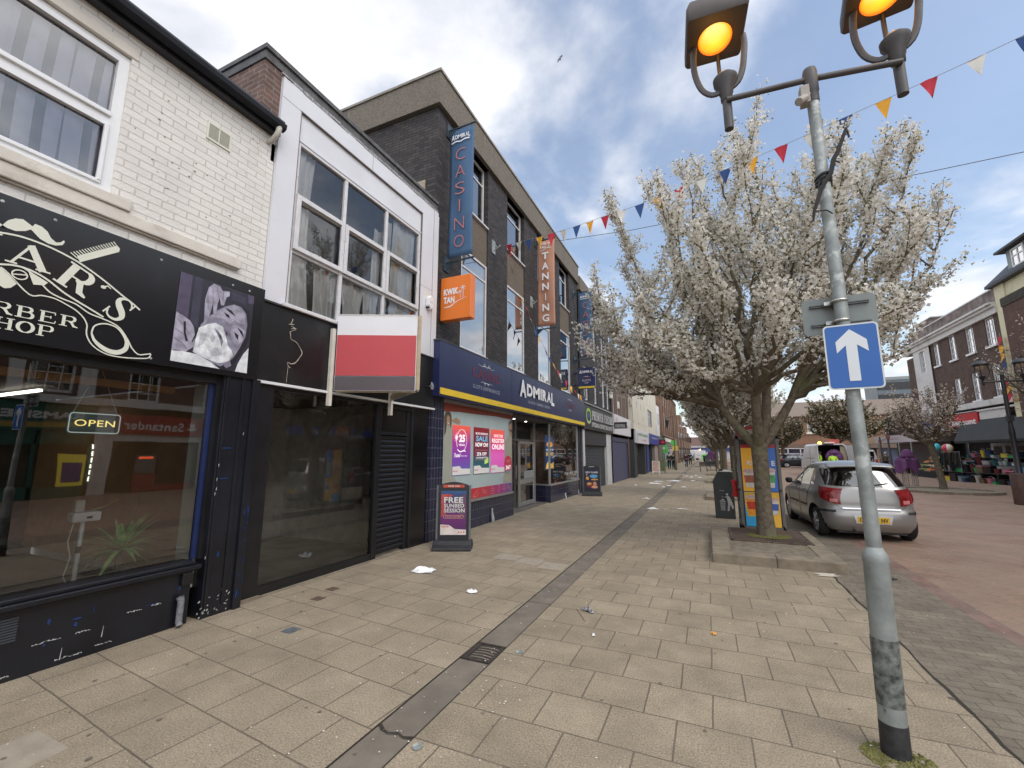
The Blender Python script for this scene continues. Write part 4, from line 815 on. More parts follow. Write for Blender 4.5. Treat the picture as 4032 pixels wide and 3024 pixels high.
# ------------------------------------------------------------------ shop front shell
M_TILE = brickmat('navy_tiles', (.020,.022,.05), (.026,.028,.058), (.11,.12,.15), .10, .20, .005, off=0, bump=.35, rough=.18, var=.12, vscale=3)
M_TILEH = brickmat('navy_tiles_wide', (.020,.022,.05), (.026,.028,.058), (.07,.075,.10), .42, .20, .004, bump=.3, rough=.18, var=.12, vscale=3)
M_NAVY = mat('navy_panel', (.018,.024,.085), .32, var=.06, scale=1.2, dirt=(.026,.034,.10), dscale=1)
M_YEL = mat('yellow_stripe', (.80,.56,.035), .4, var=.07, scale=3)
M_SILV = mat('silver_frame', (.45,.45,.44), .4, .6, var=.08)
mb = MB(); F5.box(mb, Y0, 7.69, 0, 2.85, -.3, .0); F5.box(mb, 7.69, 11.30, 0, .60, -.2, .0); F5.box(mb, 11.19, 11.30, .6, 2.85, -.2, -.02)
mb.build('tiled_wall', M_TILE, adm, fix=False)
mb = MB(); F5.box(mb, 14.46, 18.10, 0, .57, -.2, 0); mb.extr([(-5,14.46,0),(-5.85,14.62,0),(-5.85,14.8,0),(-5.1,14.8,0)], (0,0,.57)); mb.build('stall_riser', M_TILEH, adm)
mb = MB(); F5.box(mb, 18.12, Y1, 0, 2.85, -.2, .02); F5.box(mb, 18.0, 18.12, .6, 2.85, -.1, .0); mb.build('end_pier', mat('navy_pier', (.02,.022,.045), .35), adm)
mb = MB(); F5.box(mb, 7.66, 11.22, .595, .645, -.1, .04); F5.box(mb, 14.44, 18.12, .57, .62, -.1, .03); F5.box(mb, 7.66, 11.2, 2.75, 2.85, -.1, .02); F5.box(mb, 14.42, 14.47, .62, 2.8, -.06, 0); F5.box(mb, 17.98, 18.03, .62, 2.8, -.06, .01)
mb.extr([(-5.02,14.45,.57),(-5.86,14.60,.57),(-5.86,14.67,.57),(-5.02,14.52,.57)], (0,0,.05))
mb.box(-5.80,-5.74,11.3,14.6,2.10,2.16); mb.box(-5.47,-5.41,14.02,14.08,0,2.8); mb.box(-5.6,-5.55,12.7,12.75,0,2.8)
mb.build('shop_frame', M_SILV, adm)
mb = MB(); mb.box(-5.95, -5.0, 11.25, 14.6, 2.72, 2.85); mb.build('entrance_ceiling', mat('soffit_grey', (.12,.12,.125), .7), adm)
mb = MB()
for (x, y) in ((-5.3,12.0),(-5.4,13.2)): mb.lathe((x, y, 2.712), [(.04,0),(.04,-.004)], 12)
mb.build('downlight', emit('downlight', (1,.9,.75), 12), adm)
mb = MB()
for i in range(4): mb.box(-7.6,-7.0,12.2+i*1.6,12.8+i*1.6,2.70,2.715)
mb.build('ceiling_light', emit('casino_light', (1,.9,.75), 5), adm)
mb = MB(); mb.box(-13, -5.1, 11.0, 18.4, .0, .02); mb.build('shop_floor', mat('casino_floor', (.13,.12,.11), .5, var=.3, scale=6), adm)
mb = MB(); mb.box(-9, -8.9, 7.2, 18.4, 0, 2.8); mb.box(-9, -5.2, 11.2, 11.25, 0, 2.8); mb.box(-9, -5.15, 18.3, 18.4, 0, 2.8); mb.build('interior_wall', mat('casino_wall', (.16,.11,.10), .7, var=.6, scale=2.5), adm)
mb = MB(); mb.add([F5.p(14.47,.62,-.03), F5.p(18.0,.62,-.03), F5.p(18.0,2.8,-.03), F5.p(14.47,2.8,-.03)], [(0,1,2,3)]); mb.add([(-5.03,14.48,.62),(-5.84,14.63,.62),(-5.84,14.63,2.75),(-5.03,14.48,2.75)], [(0,1,2,3)]); mb.build('shop_window', glass('casino_glass', .12, (.7,.72,.7)), adm, fix=False)
# doors
def glass_door(P0, P1, z0=.04, z1=2.06, nm='door'):
    P0, P1 = Vector((*P0, 0)), Vector((*P1, 0)); d = (P1-P0); l = d.length; d.normalize(); n = Vector((d.y, -d.x, 0))*.025
    def bx(mb, a, b, e, f): mb.extr([P0+d*a+Vector((0,0,e)), P0+d*b+Vector((0,0,e)), P0+d*b+Vector((0,0,f)), P0+d*a+Vector((0,0,f))], n)
    mb = MB(); bx(mb, 0, .07, z0, z1); bx(mb, l-.07, l, z0, z1); bx(mb, .07, l-.07, z0, z0+.13); bx(mb, .07, l-.07, z1-.08, z1); bx(mb, .07, l-.07, .72, .86)
    o = mb.build(nm, M_SILV, adm, bevel=.003)
    g = MB(); g.add([P0+d*.07+n*.5+Vector((0,0,z0+.1)), P0+d*(l-.07)+n*.5+Vector((0,0,z0+.1)), P0+d*(l-.07)+n*.5+Vector((0,0,z1-.05)), P0+d*.07+n*.5+Vector((0,0,z1-.05))], [(0,1,2,3)]); g.build('glass_pane', MATS['casino_glass'], o, fix=False)
    h = MB(); bx2 = [P0+d*(l-.13)+n*1.6+Vector((0,0,z)) for z in (.9, 1.3)]; h.tube(bx2, .015, 6); h.build('handle', M_SILV, o)
glass_door((-5.78,12.92), (-5.38,12.58)); glass_door((-5.42,12.66), (-5.46,14.0))
mb = MB(); mb.box(-5.85,-5.80,11.3,14.6,2.16,2.75); mb.build('transom_panel', mat('dark_panel', (.03,.028,.03), .3), adm)
txt(Frame('L', -5.795), 'ADMIRAL', 13.1, 14.4, 2.42, 2.58, 0, mat('grey_ink', (.20,.20,.20), .5), 'transom_lettering', adm, .02)
FW = Frame('L', -5.0)
mb = MB(); mb.box(-5.44,-5.42,12.75,13.9,.87,1.12); mb.build('frosted_band', mat('frosted', (.28,.29,.29), .6), adm)
txt(Frame('L', -5.0), 'CASINO', 14.75, 16.0, .72, .92, -.01, mat('black_ink', (.02,.02,.022), .5), 'window_lettering', adm, .01, 1.3)
for (a, b) in ((16.1,16.6),(16.75,17.25),(17.4,17.9)): txt(Frame('L', -5.0), 'OPEN 24/7', a, b, .86, .96, -.01, mat('white_ink', (.7,.72,.7), .5), 'window_lettering', adm, .01)
# poster seen through the casino window
pt = thing('lightbox_poster', 'lit happy riches poster behind the casino window', 'poster', (-5.4, 15.2, .9))
FPp = Frame('L', -5.35)
mb = MB(); FPp.box(mb, 14.85, 15.95, 1.05, 2.35, -.03, 0); mb.build('poster_frame', M_SILV, pt)
mb = MB(); FPp.box(mb, 14.92, 15.88, 1.09, 2.31, 0, .003); mb.build('poster_print', emit('poster_blue', (.04,.10,.28), .5), pt)
mb = MB(); pts_poly(FPp, mb, arc(15.4,2.0,.34,.10,0,360,16)[:-1], .004); pts_poly(FPp, mb, [(14.95,1.12),(15.85,1.12),(15.8,1.35),(15.55,1.28),(15.3,1.42),(15.05,1.3)], .004); mb.build('gold_shape', emit('poster_gold', (1,.6,.12), .8), pt, fix=False)
txt(FPp, 'HAPPY', 15.13, 15.67, 1.96, 2.05, .008, emit('poster_red', (.7,.08,.03), .6), 'lettering', pt, .02); txt(FPp, 'WORLD OF', 15.0, 15.8, 1.76, 1.84, .004, emit('poster_white', (.9,.9,.85), .8), 'lettering', pt, .02); txt(FPp, 'RICHES', 15.0, 15.8, 1.58, 1.72, .004, MATS['poster_gold'], 'lettering', pt, .03)
# hazard spikes at foot of riser
for y, lb in ((9.93,'slim silver air valve fixed to the tiles behind the sunbed board'),(16.1,'short white pipe stub low on the casino tiles'),(17.9,'short white pipe stub at the far end of the casino tiles')):
    o = MB().tube([F5.p(y, .34 if y<12 else .2, .02), F5.p(y, .24 if y<12 else .12, .02), F5.p(y, .10 if y < 12 else .05, .04), F5.p(y, .0, .045)], [.028,.03,.05,.05] if y<12 else [.02]*4, 4 if y<12 else 6).build('pipe_cover', M_SILV if y<12 else M_UPVC); tag(o, lb, 'pipe')
# ------------------------------------------------------------------ long navy fascia sign
t = thing('casino_fascia', 'long navy fascia sign with white raised letters and a yellow stripe', 'sign', (-4.78, 12.8, 2.8))
mb = MB(); mb.box(-5.0, -4.785, 7.16, 18.45, 2.815, 3.95); mb.build('sign_box', M_NAVY, t, bevel=.006)
mb = MB(); mb.box(-5.0, -4.78, 7.14, 18.46, 3.95, 3.985); mb.build('top_flashing', mat('flash_dark', (.05,.055,.07), .6), t)
FN = Frame('L', -4.784)
mb = MB(); FN.box(mb, 7.19, 18.44, 2.86, 2.99, 0, .012); mb.build('yellow_stripe', M_YEL, t)
mb = MB()
for y in (8.9, 10.7, 12.5, 14.4, 16.3): FN.box(mb, y, y+.006, 2.99, 3.94, 0, .0015)
mb.build('panel_seam', mat('seam', (.012,.016,.055), .5), t)
M_CRED = mat('casino_red', (.20,.02,.035), .5); M_PALE = mat('pale_lettering', (.42,.44,.52), .5); M_WL = mat('white_lettering', (.80,.80,.80), .45)
def flourish(mb, fr, cu, cv, w, up=1, lw=.012, d=.001):
    for s in (-1, 1):
        ribbon(fr, mb, smooth_path([(cu, cv), (cu+s*w*.3, cv+up*.03*w*2), (cu+s*w*.62, cv-up*.01*w*2), (cu+s*w, cv+up*.035*w*2)], 4), [lw*.6]+[lw]*6+[lw*.5]*6, d)
        ribbon(fr, mb, arc(cu+s*w*.28, cv+up*.05*w*2, .1*w, .08*w, 0, 330, 10), lw*.6, d+.0004)
txt(FN, 'CASINO', 8.50, 9.92, 3.43, 3.66, 0, M_CRED, 'lettering', t, .0, 1.25)
mb = MB(); flourish(mb, FN, 9.2, 3.74, .42); flourish(mb, FN, 9.2, 3.36, .30, -1); flourish(mb, FN, 16.25, 3.72, .36); flourish(mb, FN, 16.25, 3.34, .26, -1); mb.build('flourish', M_WL, t, fix=False)
txt(FN, 'SLOTS EXPERIENCE', 8.52, 9.92, 3.17, 3.255, 0, M_PALE, 'lettering', t, 0, 1.2)
txt(FN, 'CASINO', 15.62, 16.92, 3.42, 3.60, 0, M_CRED, 'lettering', t, 0, 1.25); txt(FN, 'SLOTS EXPERIENCE', 15.65, 16.9, 3.13, 3.21, 0, mat('dim_lettering', (.10,.11,.17), .5), 'lettering', t, 0, 1.2)
def admiral(fr, par, u0, u1, v0, v1, m, d=0, bold=.03, thick=.03):
    """word with a tall first A and a dropped last L"""
    w = (u1-u0); mb = MB(); h = v1-v0; xs = [0, .17, .335, .535, .60, .745, .885, 1.0]
    for i, ch in enumerate('ADMIRAL'):
        a, b = u0+w*xs[i], u0+w*(xs[i+1]-.012)
        lo, hi = v0+.14*h, v1-.14*h
        if i == 0: lo, hi = v0, v1
        if i == 6: lo, hi = v0, v1-.14*h
        if ch == 'I': a += w*.008; b -= w*.008
        txt(fr, ch, a, b, lo, hi, d, m, mb=mb, bold=bold, thick=thick)
    return mb.build('lettering', m, par, fix=False)
admiral(FN, t, 11.22, 14.32, 3.29, 3.80, M_WL, 0, .05, .02)
txt(FN, 'SLOTS', 11.90, 12.43, 3.16, 3.24, 0, M_PALE, 'lettering', t, .01); txt(FN, 'GAMING', 12.60, 13.18, 3.16, 3.24, 0, M_PALE, 'lettering', t, .01); txt(FN, 'ONLINE', 13.33, 13.83, 3.16, 3.24, 0, M_PALE, 'lettering', t, .01)
mb = MB(); FN.box(mb, 12.51, 12.52, 3.16, 3.24, 0, .004); FN.box(mb, 13.25, 13.26, 3.16, 3.24, 0, .004); mb.build('divider', M_PALE, t)
# ------------------------------------------------------------------ printed sunbed shop window
t = thing('window_print', 'pale blue printed tanning shop window with three glowing posters and two figures', 'window display', (-5, 9.4, .65))
def ink(name, c, r=.5, e=0):
    if e: return emit('ink_'+name, c, e, base=c)
    return mat('ink_'+name, c, r, var=.05, scale=3)
FP = Frame('L', -5.0)
def gradmat(name, stops, z0, z1, e=.0, axis=2):
    if name in MATS: return MATS[name]
    m, nt, b = new_mat(name); L = nt.links.new; tcx = N(nt, 'ShaderNodeTexCoord'); s = N(nt, 'ShaderNodeSeparateXYZ'); L(tcx.outputs['Object'], s.inputs[0])
    q = N(nt, 'ShaderNodeMapRange', i_1=float(z0), i_2=float(z1)); L(s.outputs[axis], q.inputs[0]); r = N(nt, 'ShaderNodeValToRGB'); L(q.outputs[0], r.inputs[0])
    e_ = r.color_ramp.elements; e_[0].position = stops[0][0]; e_[0].color = c4(stops[0][1]); e_[1].position = stops[-1][0]; e_[1].color = c4(stops[-1][1])
    for p, c in stops[1:-1]: x = e_.new(p); x.color = c4(c)
    L(r.outputs[0], b.inputs['Base Color']); b.inputs['Roughness'].default_value = .35
    if e: L(r.outputs[0], b.inputs['Emission Color']); b.inputs['Emission Strength'].default_value = e
    MATS[name] = m; return m
mb = MB(); FP.box(mb, 7.69, 11.19, .645, 2.76, -.06, -.005); mb.build('backing_print', ink('pale_blue', (.46,.56,.56)), t)
mb = MB(); pts_poly(FP, mb, [(7.69,2.76),(11.19,2.76),(11.19,2.62),(10.2,2.64),(9.2,2.61),(8.3,2.60),(7.69,2.56)], -.004); mb.build('top_band', ink('rust', (.27,.05,.025)), t, fix=False)
txt(FP, 'Kwik Tan', 9.2, 9.6, 2.66, 2.72, .003, ink('dull_rose', (.35,.12,.10)), 'lettering', t)
mb = MB(); FP.box(mb, 7.69, 11.16, .65, .885, -.004, .002)
mb.build('lower_band', gradmat('band_grad', [(0,(.62,.04,.05)),(.35,(.55,.05,.09)),(.7,(.42,.05,.26)),(1,(.16,.10,.32))], 8.9, 11.16, 0, 1), t)
lb = MB()
for (cx, kind) in ((9.10,'m'),(9.55,'g'),(9.98,'c'),(10.36,'f'),(10.66,'u'),(10.98,'g')):
    if kind == 'm': ribbon(FP, lb, [(cx-.13,.69),(cx+.10,.84),(cx+.12,.74),(cx+.03,.68),(cx-.13,.69)], .012, .003)
    elif kind == 'g': ribbon(FP, lb, arc(cx-.07,.79,.055,.04,0,360,12), .01, .003); ribbon(FP, lb, arc(cx+.05,.75,.055,.04,0,360,12), .01, .003)
    elif kind == 'c': ribbon(FP, lb, [(cx-.1,.68),(cx+.1,.68),(cx+.1,.75),(cx-.1,.75),(cx-.1,.68)], .01, .003); ribbon(FP, lb, [(cx-.06,.75),(cx-.06,.81),(cx+.06,.81),(cx+.06,.75)], .01, .0034); ribbon(FP, lb, [(cx,.81),(cx,.86)], .02, .0038)
    elif kind == 'f': ribbon(FP, lb, arc(cx,.77,.045,.09,0,360,14), .012, .003)
    else: ribbon(FP, lb, arc(cx,.75,.10,.09,0,180,14), .01, .003); ribbon(FP, lb, [(cx-.1,.75),(cx+.1,.75)], .008, .0034); ribbon(FP, lb, [(cx,.84),(cx,.68)], .008, .0038)
lb.build('line_drawing', ink('peach', (.80,.42,.30)), t, fix=False)
W = [(7.709,2.50),(7.76,2.555),(7.85,2.57),(7.93,2.56),(7.984,2.50),(8.0,2.40),(8.10,2.44),(8.186,2.465),(8.30,2.44),(8.371,2.39),(8.345,2.32),(8.25,2.32),(8.168,2.338),(8.06,2.37),(8.012,2.363),(8.02,2.28),(8.039,2.1),(8.028,1.950),(8.055,1.813),(8.04,1.5),(8.050,1.405),(8.102,1.179),(8.259,1.068),(7.712,1.080),(7.737,1.414),(7.702,1.765),(7.73,2.0)]
mb = MB(); pts_poly(FP, mb, W, -.002); mb.build('printed_figure', ink('woman_top', (.42,.43,.36)), t, fix=False)
mb = MB(); pts_poly(FP, mb, [(7.72,2.05),(7.70,2.45),(7.75,2.555),(7.85,2.575),(7.95,2.55),(7.99,2.44),(7.985,2.30),(7.95,2.20),(7.93,2.30),(7.925,2.45),(7.83,2.50),(7.79,2.42),(7.80,2.25),(7.77,2.12)], 0); mb.build('printed_hair', ink('hair_brown', (.11,.075,.05)), t, fix=False)
mb = MB(); pts_poly(FP, mb, [(7.80,2.46),(7.84,2.50),(7.92,2.49),(7.945,2.42),(7.93,2.30),(7.88,2.24),(7.82,2.29),(7.79,2.38)], -.0005); pts_poly(FP, mb, [(8.0,2.40),(8.186,2.462),(8.36,2.39),(8.33,2.33),(8.16,2.345),(8.03,2.37)], -.0005); mb.build('printed_skin', ink('skin_tan', (.42,.27,.17)), t, fix=False)
mb = MB(); pts_poly(FP, mb, [(7.83,2.335),(7.90,2.33),(7.885,2.305),(7.85,2.30)], .001); mb.build('printed_smile', MATS['white_ink'], t, fix=False)
mb = MB(); pts_poly(FP, mb, [(11.18,2.60),(11.05,2.58),(10.95,2.48),(10.93,2.36),(11.0,2.22),(10.9,2.10),(10.72,2.0),(10.63,1.85),(10.63,1.6),(10.70,1.35),(10.62,.912),(11.18,.906)], -.002); mb.build('printed_figure', ink('man_top', (.44,.42,.33)), t, fix=False)
mb = MB(); pts_poly(FP, mb, [(11.18,2.60),(11.05,2.59),(10.97,2.52),(10.97,2.44),(11.05,2.50),(11.18,2.52)], 0); pts_poly(FP, mb, [(10.99,2.30),(11.18,2.26),(11.18,2.34),(11.05,2.35)], 0); mb.build('printed_hair', MATS['ink_hair_brown'], t, fix=False)
mb = MB(); pts_poly(FP, mb, [(10.97,2.46),(11.18,2.50),(11.18,2.12),(11.04,2.18),(10.98,2.3)], -.0005); mb.build('printed_skin', MATS['ink_skin_tan'], t, fix=False)
def poster(u0, u1, v0, v1, m, nm='poster'):
    mb = MB(); FP.box(mb, u0, u1, v0, v1, -.003, .006); p = mb.build(nm, m, t)
    mb = MB(); pts_poly(FP, mb, [(u0+.01,v0+.01),(u1-.01,v0+.01),(u1-.01,v0+.13),(u0+(u1-u0)*.5,v0+.14),(u0+(u1-u0)*.38,v0+.20),(u0+.01,v0+.19)], .007); mb.build('poster_foot', emit('poster_foot', (.75,.72,.70), .12), p, fix=False)
    txt(FP, 'KWIK TAN', u0+.03, u0+.22, v0+.08, v0+.11, .009, ink('logo_red', (.6,.04,.04)), 'lettering', p, .02)
    return p
WE = emit('glow_white', (1,.95,.95), .35)
pa = poster(8.04, 8.82, 1.21, 2.30, gradmat('grad_a', [(0,(.10,.10,.35)),(.3,(.20,.05,.35)),(.6,(.33,.04,.30)),(1,(.85,.12,.06))], 1.3, 2.3, .28))
txt(FP, '25', 8.30, 8.56, 1.93, 2.10, .009, WE, 'lettering', pa, .05); txt(FP, 'YEARS', 8.28, 8.55, 1.845, 1.895, .009, WE, 'lettering', pa, .02); txt(FP, 'CELEBRATING', 8.25, 8.6, 2.19, 2.22, .009, MATS['ink_peach'], 'lettering', pa)
txt(FP, 'Trusted', 8.10, 8.36, 1.60, 1.69, .009, WE, 'lettering', pa, .02, shear=.4); txt(FP, 'FOR 25 YEARS', 8.38, 8.66, 1.615, 1.64, .009, WE, 'lettering', pa)
mb = MB(); ribbon(FP, mb, arc(8.42,1.97,.22,.24,-70,190,24), .013, .009); ribbon(FP, mb, smooth_path([(8.22,1.78),(8.35,1.72),(8.48,1.74),(8.60,1.73)]), [.005]+[.022]*11+[.004], .0094)
for a in range(0, 360, 45): ribbon(FP, mb, [(8.19,2.03),(8.19+.1*math.cos(R(a+10)),2.03+.11*math.sin(R(a+10)))], [.025,.004], .0098)
ribbon(FP, mb, [(8.19,2.03),(8.20,1.9),(8.23,1.82)], .016, .010); mb.build('palm_logo', WE, pa, fix=False)
pb = poster(8.98, 9.77, 1.20, 2.30, gradmat('grad_b', [(0,(.03,.14,.17)),(.28,(.04,.10,.15)),(.34,(.16,.03,.08)),(1,(.30,.025,.03))], 1.3, 2.3, .12))
txt(FP, 'BLOCK BOOKING', 9.06, 9.68, 2.13, 2.18, .009, WE, 'lettering', pb, .02); txt(FP, 'NOW ON!', 9.05, 9.69, 1.84, 1.94, .009, WE, 'lettering', pb, .03)
txt(FP, 'SALE', 9.08, 9.68, 1.97, 2.10, .009, emit('sale_blue', (.12,.35,.50), .6), 'lettering', pb, .03); txt(FP, '25% OFF', 9.12, 9.62, 1.63, 1.71, .009, WE, 'lettering', pb, .02)
mb = MB(); ribbon(FP, mb, [(9.06,1.76),(9.70,1.76),(9.70,1.53),(9.06,1.53),(9.06,1.76)], .009, .009); mb.build('box_outline', MATS['ink_peach'], pb, fix=False); txt(FP, 'LOTION BOTTLES', 9.1, 9.66, 1.56, 1.60, .009, WE, 'lettering', pb)
mb = MB(); pts_poly(FP, mb, [(9.52,1.42),(9.72,1.46),(9.72,1.58),(9.52,1.52)], .009); mb.build('lime_patch', emit('lime', (.35,.55,.12), .5), pb, fix=False)
pc = poster(9.88, 10.68, 1.19, 2.29, gradmat('grad_c', [(0,(.60,.10,.42)),(.35,(.70,.12,.45)),(.62,(.60,.04,.20)),(1,(.85,.13,.06))], 1.3, 2.3, .3))
txt(FP, 'SAVE THE', 10.02, 10.56, 2.09, 2.17, .009, WE, 'lettering', pc, .02); txt(FP, 'REGISTER', 9.92, 10.65, 1.95, 2.06, .009, WE, 'lettering', pc, .03); txt(FP, 'ONLINE', 9.92, 10.65, 1.78, 1.92, .009, WE, 'lettering', pc, .03)
mb = MB(); pts_poly(FP, mb, arc(10.90,1.38,.24,.235,0,360,36)[:-1], .010); cz = mb.build('round_sticker', gradmat('grad_d', [(0,(.05,.35,.45)),(.25,(.45,.05,.10)),(1,(.55,.03,.05))], 1.14, 1.62, .15), t, fix=False)
txt(FP, '24/7', 10.74, 11.06, 1.25, 1.36, .014, WE, 'lettering', cz, .03); txt(FP, 'Open', 10.78, 11.02, 1.41, 1.54, .014, MATS['ink_peach'], 'lettering', cz, 0, shear=.4)
# ------------------------------------------------------------------ projecting banners and box signs
def banner(yy, x0, x1, z0, z1, m, name, label, fill, bz=None, slope=.0):
    """cloth banner on two arms at right angles to the wall"""
    t = thing(name, label, 'banner', (-5, yy, z0)); FB = Frame('F', yy)
    mb = MB(); mb.grid(lambda s, q: Vector((x0+(x1-x0)*s, yy+.035*math.sin(s*5+q*2)*math.sin(q*3.1), z0+(z1-z0)*q)), 10, 24); o = mb.build('cloth', m, t, smooth=True, fix=False)
    sd_ = o.modifiers.new('solid', 'SOLIDIFY'); sd_.thickness = .006
    for z in (z0-.10, z1+.03):
        mb = MB(); mb.tube([(-5.0, yy, z), (x1+.05, yy, z+.02)], .022, 8); mb.box(-5.0, -4.97, yy-.10, yy+.10, z-.20, z+.14)
        mb.extr([(-4.98,yy-.006,z-.01),(-4.75,yy-.006,z),(-4.98,yy-.006,z-.2)], (0,.012,0)); mb.build('bracket', mat('bracket_steel', (.05,.075,.10), .5, .4, var=.3), t)
    fill(FB, t); return t
M_BNAV = mat('banner_blue', (.055,.115,.21), .75, var=.12, scale=1.5); M_BRED = mat('banner_red', (.46,.16,.15), .7); M_BOR = mat('banner_orange', (.50,.25,.165), .75, var=.08, scale=1.5)
def vletters(fr, t, word, cu, w, v0, v1, m, h, bold=0, d=.035):
    mb = MB(); n = len(word)
    for i, ch in enumerate(word):
        cv = v1-(v1-v0)*i/(n-1); ww = w*(.12 if ch == 'I' else 1)
        txt(fr, ch, cu-ww/2, cu+ww/2, cv-h/2, cv+h/2, d, m, mb=mb, bold=bold)
    mb.build('lettering', m, t, fix=False)
def f1(fr, t):
    admiral(fr, t, -4.89, -4.40, 8.74, 8.88, M_WL, .036, .02, .004); mb = MB(); ribbon(fr, mb, smooth_path([(-4.89,8.67),(-4.77,8.70),(-4.66,8.68),(-4.54,8.71),(-4.42,8.70)]), .03, .037); mb.build('underline', M_WL, t, fix=False)
    vletters(fr, t, 'CASINO', -4.65, .25, 6.26, 8.36, M_BRED, .28, -.018)
banner(7.6, -4.95, -4.33, 5.92, 9.03, M_BNAV, 'casino_banner', 'tall navy CASINO banner at the left end of the dark brick wall', f1)
def f2(fr, t):
    txt(fr, 'KWIK', -4.83, -4.58, 8.76, 8.84, .036, M_WL, 'lettering', t, .03); txt(fr, 'TAN', -4.83, -4.62, 8.64, 8.72, .036, M_WL, 'lettering', t, .03)
    mb = MB(); ribbon(fr, mb, smooth_path([(-4.83,8.55),(-4.7,8.58),(-4.58,8.64),(-4.42,8.63)]), .02, .036)
    for a in range(20, 360, 50): ribbon(fr, mb, [(-4.5,8.80),(-4.5+.07*math.cos(R(a)),8.80+.06*math.sin(R(a)))], [.016,.004], .0365)
    ribbon(fr, mb, [(-4.5,8.8),(-4.51,8.66)], .014, .037); mb.build('palm_logo', M_WL, t, fix=False)
    vletters(fr, t, 'TANNING', -4.64, .24, 6.15, 8.36, M_WL, .25, .03)
banner(13.2, -4.94, -4.32, 5.88, 8.93, M_BOR, 'tanning_banner', 'tall faded orange TANNING banner in the middle of the dark brick wall', f2)
def f3(fr, t):
    admiral(fr, t, -4.67, -4.22, 8.38, 8.50, M_WL, .036, .02, .004); mb = MB(); ribbon(fr, mb, [(-4.67,8.34),(-4.22,8.35)], .022, .037); mb.build('underline', M_WL, t, fix=False)
    vletters(fr, t, 'CASINO', -4.44, .25, 5.95, 8.05, M_BRED, .27, -.012)
banner(17.8, -4.75, -4.16, 5.75, 8.64, M_BNAV, 'casino_banner', 'navy CASINO banner beside the blossom, at the far end of the dark brick wall', f3)
t = thing('tan_box_sign', 'square orange projecting box sign with white palm trees', 'sign', (-5, 7.45, 4.45))
mb = MB(); mb.box(-4.97, -4.24, 7.40, 7.60, 4.44, 5.38); mb.build('sign_box', mat('box_orange', (.78,.20,.03), .35, var=.04, scale=2), t, bevel=.012)
mb = MB(); mb.box(-5.0, -4.97, 7.44, 7.56, 4.5, 5.3); mb.build('back_plate', MATS['box_orange'], t)
FK = Frame('F', 7.398)
txt(FK, 'KWIK', -4.89, -4.53, 4.98, 5.12, 0, M_WL, 'lettering', t, .05); txt(FK, 'TAN', -4.89, -4.62, 4.80, 4.94, 0, M_WL, 'lettering', t, .05)
mb = MB(); ribbon(FK, mb, smooth_path([(-4.89,4.71),(-4.72,4.73),(-4.60,4.80),(-4.40,4.87),(-4.33,4.88)]), [.004,.01,.018,.022,.022,.022,.018,.016,.014,.012,.01,.01,.008,.008,.006,.006,.004][:17], 0)
for (cx, cz, r) in ((-4.42,5.10,.07),(-4.49,5.02,.05)):
    for a in (10, 60, 120, 170, 215, 325): ribbon(FK, mb, smooth_path([(cx,cz),(cx+r*.6*math.cos(R(a)),cz+r*.7*math.sin(R(a))),(cx+r*math.cos(R(a)),cz+r*.8*math.sin(R(a))-.02)], 3), [.012,.012,.01,.01,.008,.004,.002], .0004)
ribbon(FK, mb, [(-4.42,5.10),(-4.41,5.0),(-4.42,4.88)], .012, .0008); ribbon(FK, mb, [(-4.49,5.02),(-4.48,4.88)], .009, .0009); mb.build('palm_logo', M_WL, t, fix=False)
t = thing('slots_box_sign', 'small square navy SLOTS projecting sign with a yellow foot', 'sign', (-5, 17.7, 4.35))
mb = MB(); mb.box(-4.80, -4.08, 17.62, 17.80, 4.36, 5.25); mb.box(-5.0, -4.80, 17.68, 17.74, 4.5, 4.56); mb.box(-5.0, -4.80, 17.68, 17.74, 5.0, 5.06); mb.build('sign_box', M_NAVY, t)
FQ = Frame('F', 17.618); admiral(FQ, t, -4.74, -4.14, 5.0, 5.15, M_WL, 0, .03, .004); txt(FQ, 'SLOTS', -4.62, -4.26, 4.66, 4.75, 0, M_WL, 'lettering', t, 0, 1.2)
mb = MB(); FQ.box(mb, -4.78, -4.10, 4.375, 4.45, 0, .004); mb.build('yellow_stripe', M_YEL, t); mb = MB(); flourish(mb, FQ, -4.44, 4.86, .14); flourish(mb, FQ, -4.44, 4.60, .12, -1); mb.build('flourish', M_WL, t, fix=False)
txt(FQ, 'CASINO', -4.62, -4.26, 4.78, 4.83, 0, M_CRED, 'lettering', t)
# ------------------------------------------------------------------ pavement boards
def swing_board(P0, P1, h, label, draw, nm='pavement_board'):
    P0, P1 = Vector((*P0, 0)), Vector((*P1, 0)); d = P1-P0; w = d.length; d.normalize()
    t = thing(nm, label, 'pavement sign', (P0+P1)/2); fr = Frame('G', (P0.x, P0.y, d.x, d.y))
    # d outwards points to the viewer side
    mb = MB(); top = [(0, .12), (w, .12), (w, h-.06)]+[(w*(1-i/10), h-.06+.07*math.sin(math.pi*i/10)) for i in range(1, 10)]+[(0, h-.06)]
    fr.pr(mb, top, -.05, .0); mb.build('frame', mat('board_black', (.018,.02,.024), .4, var=.2), t, bevel=.008)
    mb = MB(); fr.box(mb, -.01, .022, .10, h-.05, -.055, .012); fr.box(mb, w-.022, w+.01, .10, h-.05, -.055, .012); mb.build('edge_rail', mat('rail_grey', (.13,.14,.15), .45), t, bevel=.003)
    mb = MB()
    q = [(-.24,0),(.24,0),(.235,.05),(.13,.09),(.07,.15),(-.11,.15),(-.17,.09),(-.24,.05)]
    a = [fr.p(-.045, z, x) for x, z in q]; mb.extr(a, fr.p(w+.045,0,0)-fr.p(-.045,0,0)); mb.build('rubber_base', mat('rubber', (.022,.023,.026), .6, var=.3, scale=9), t, bevel=.02)
    draw(fr, t, w, h); return t
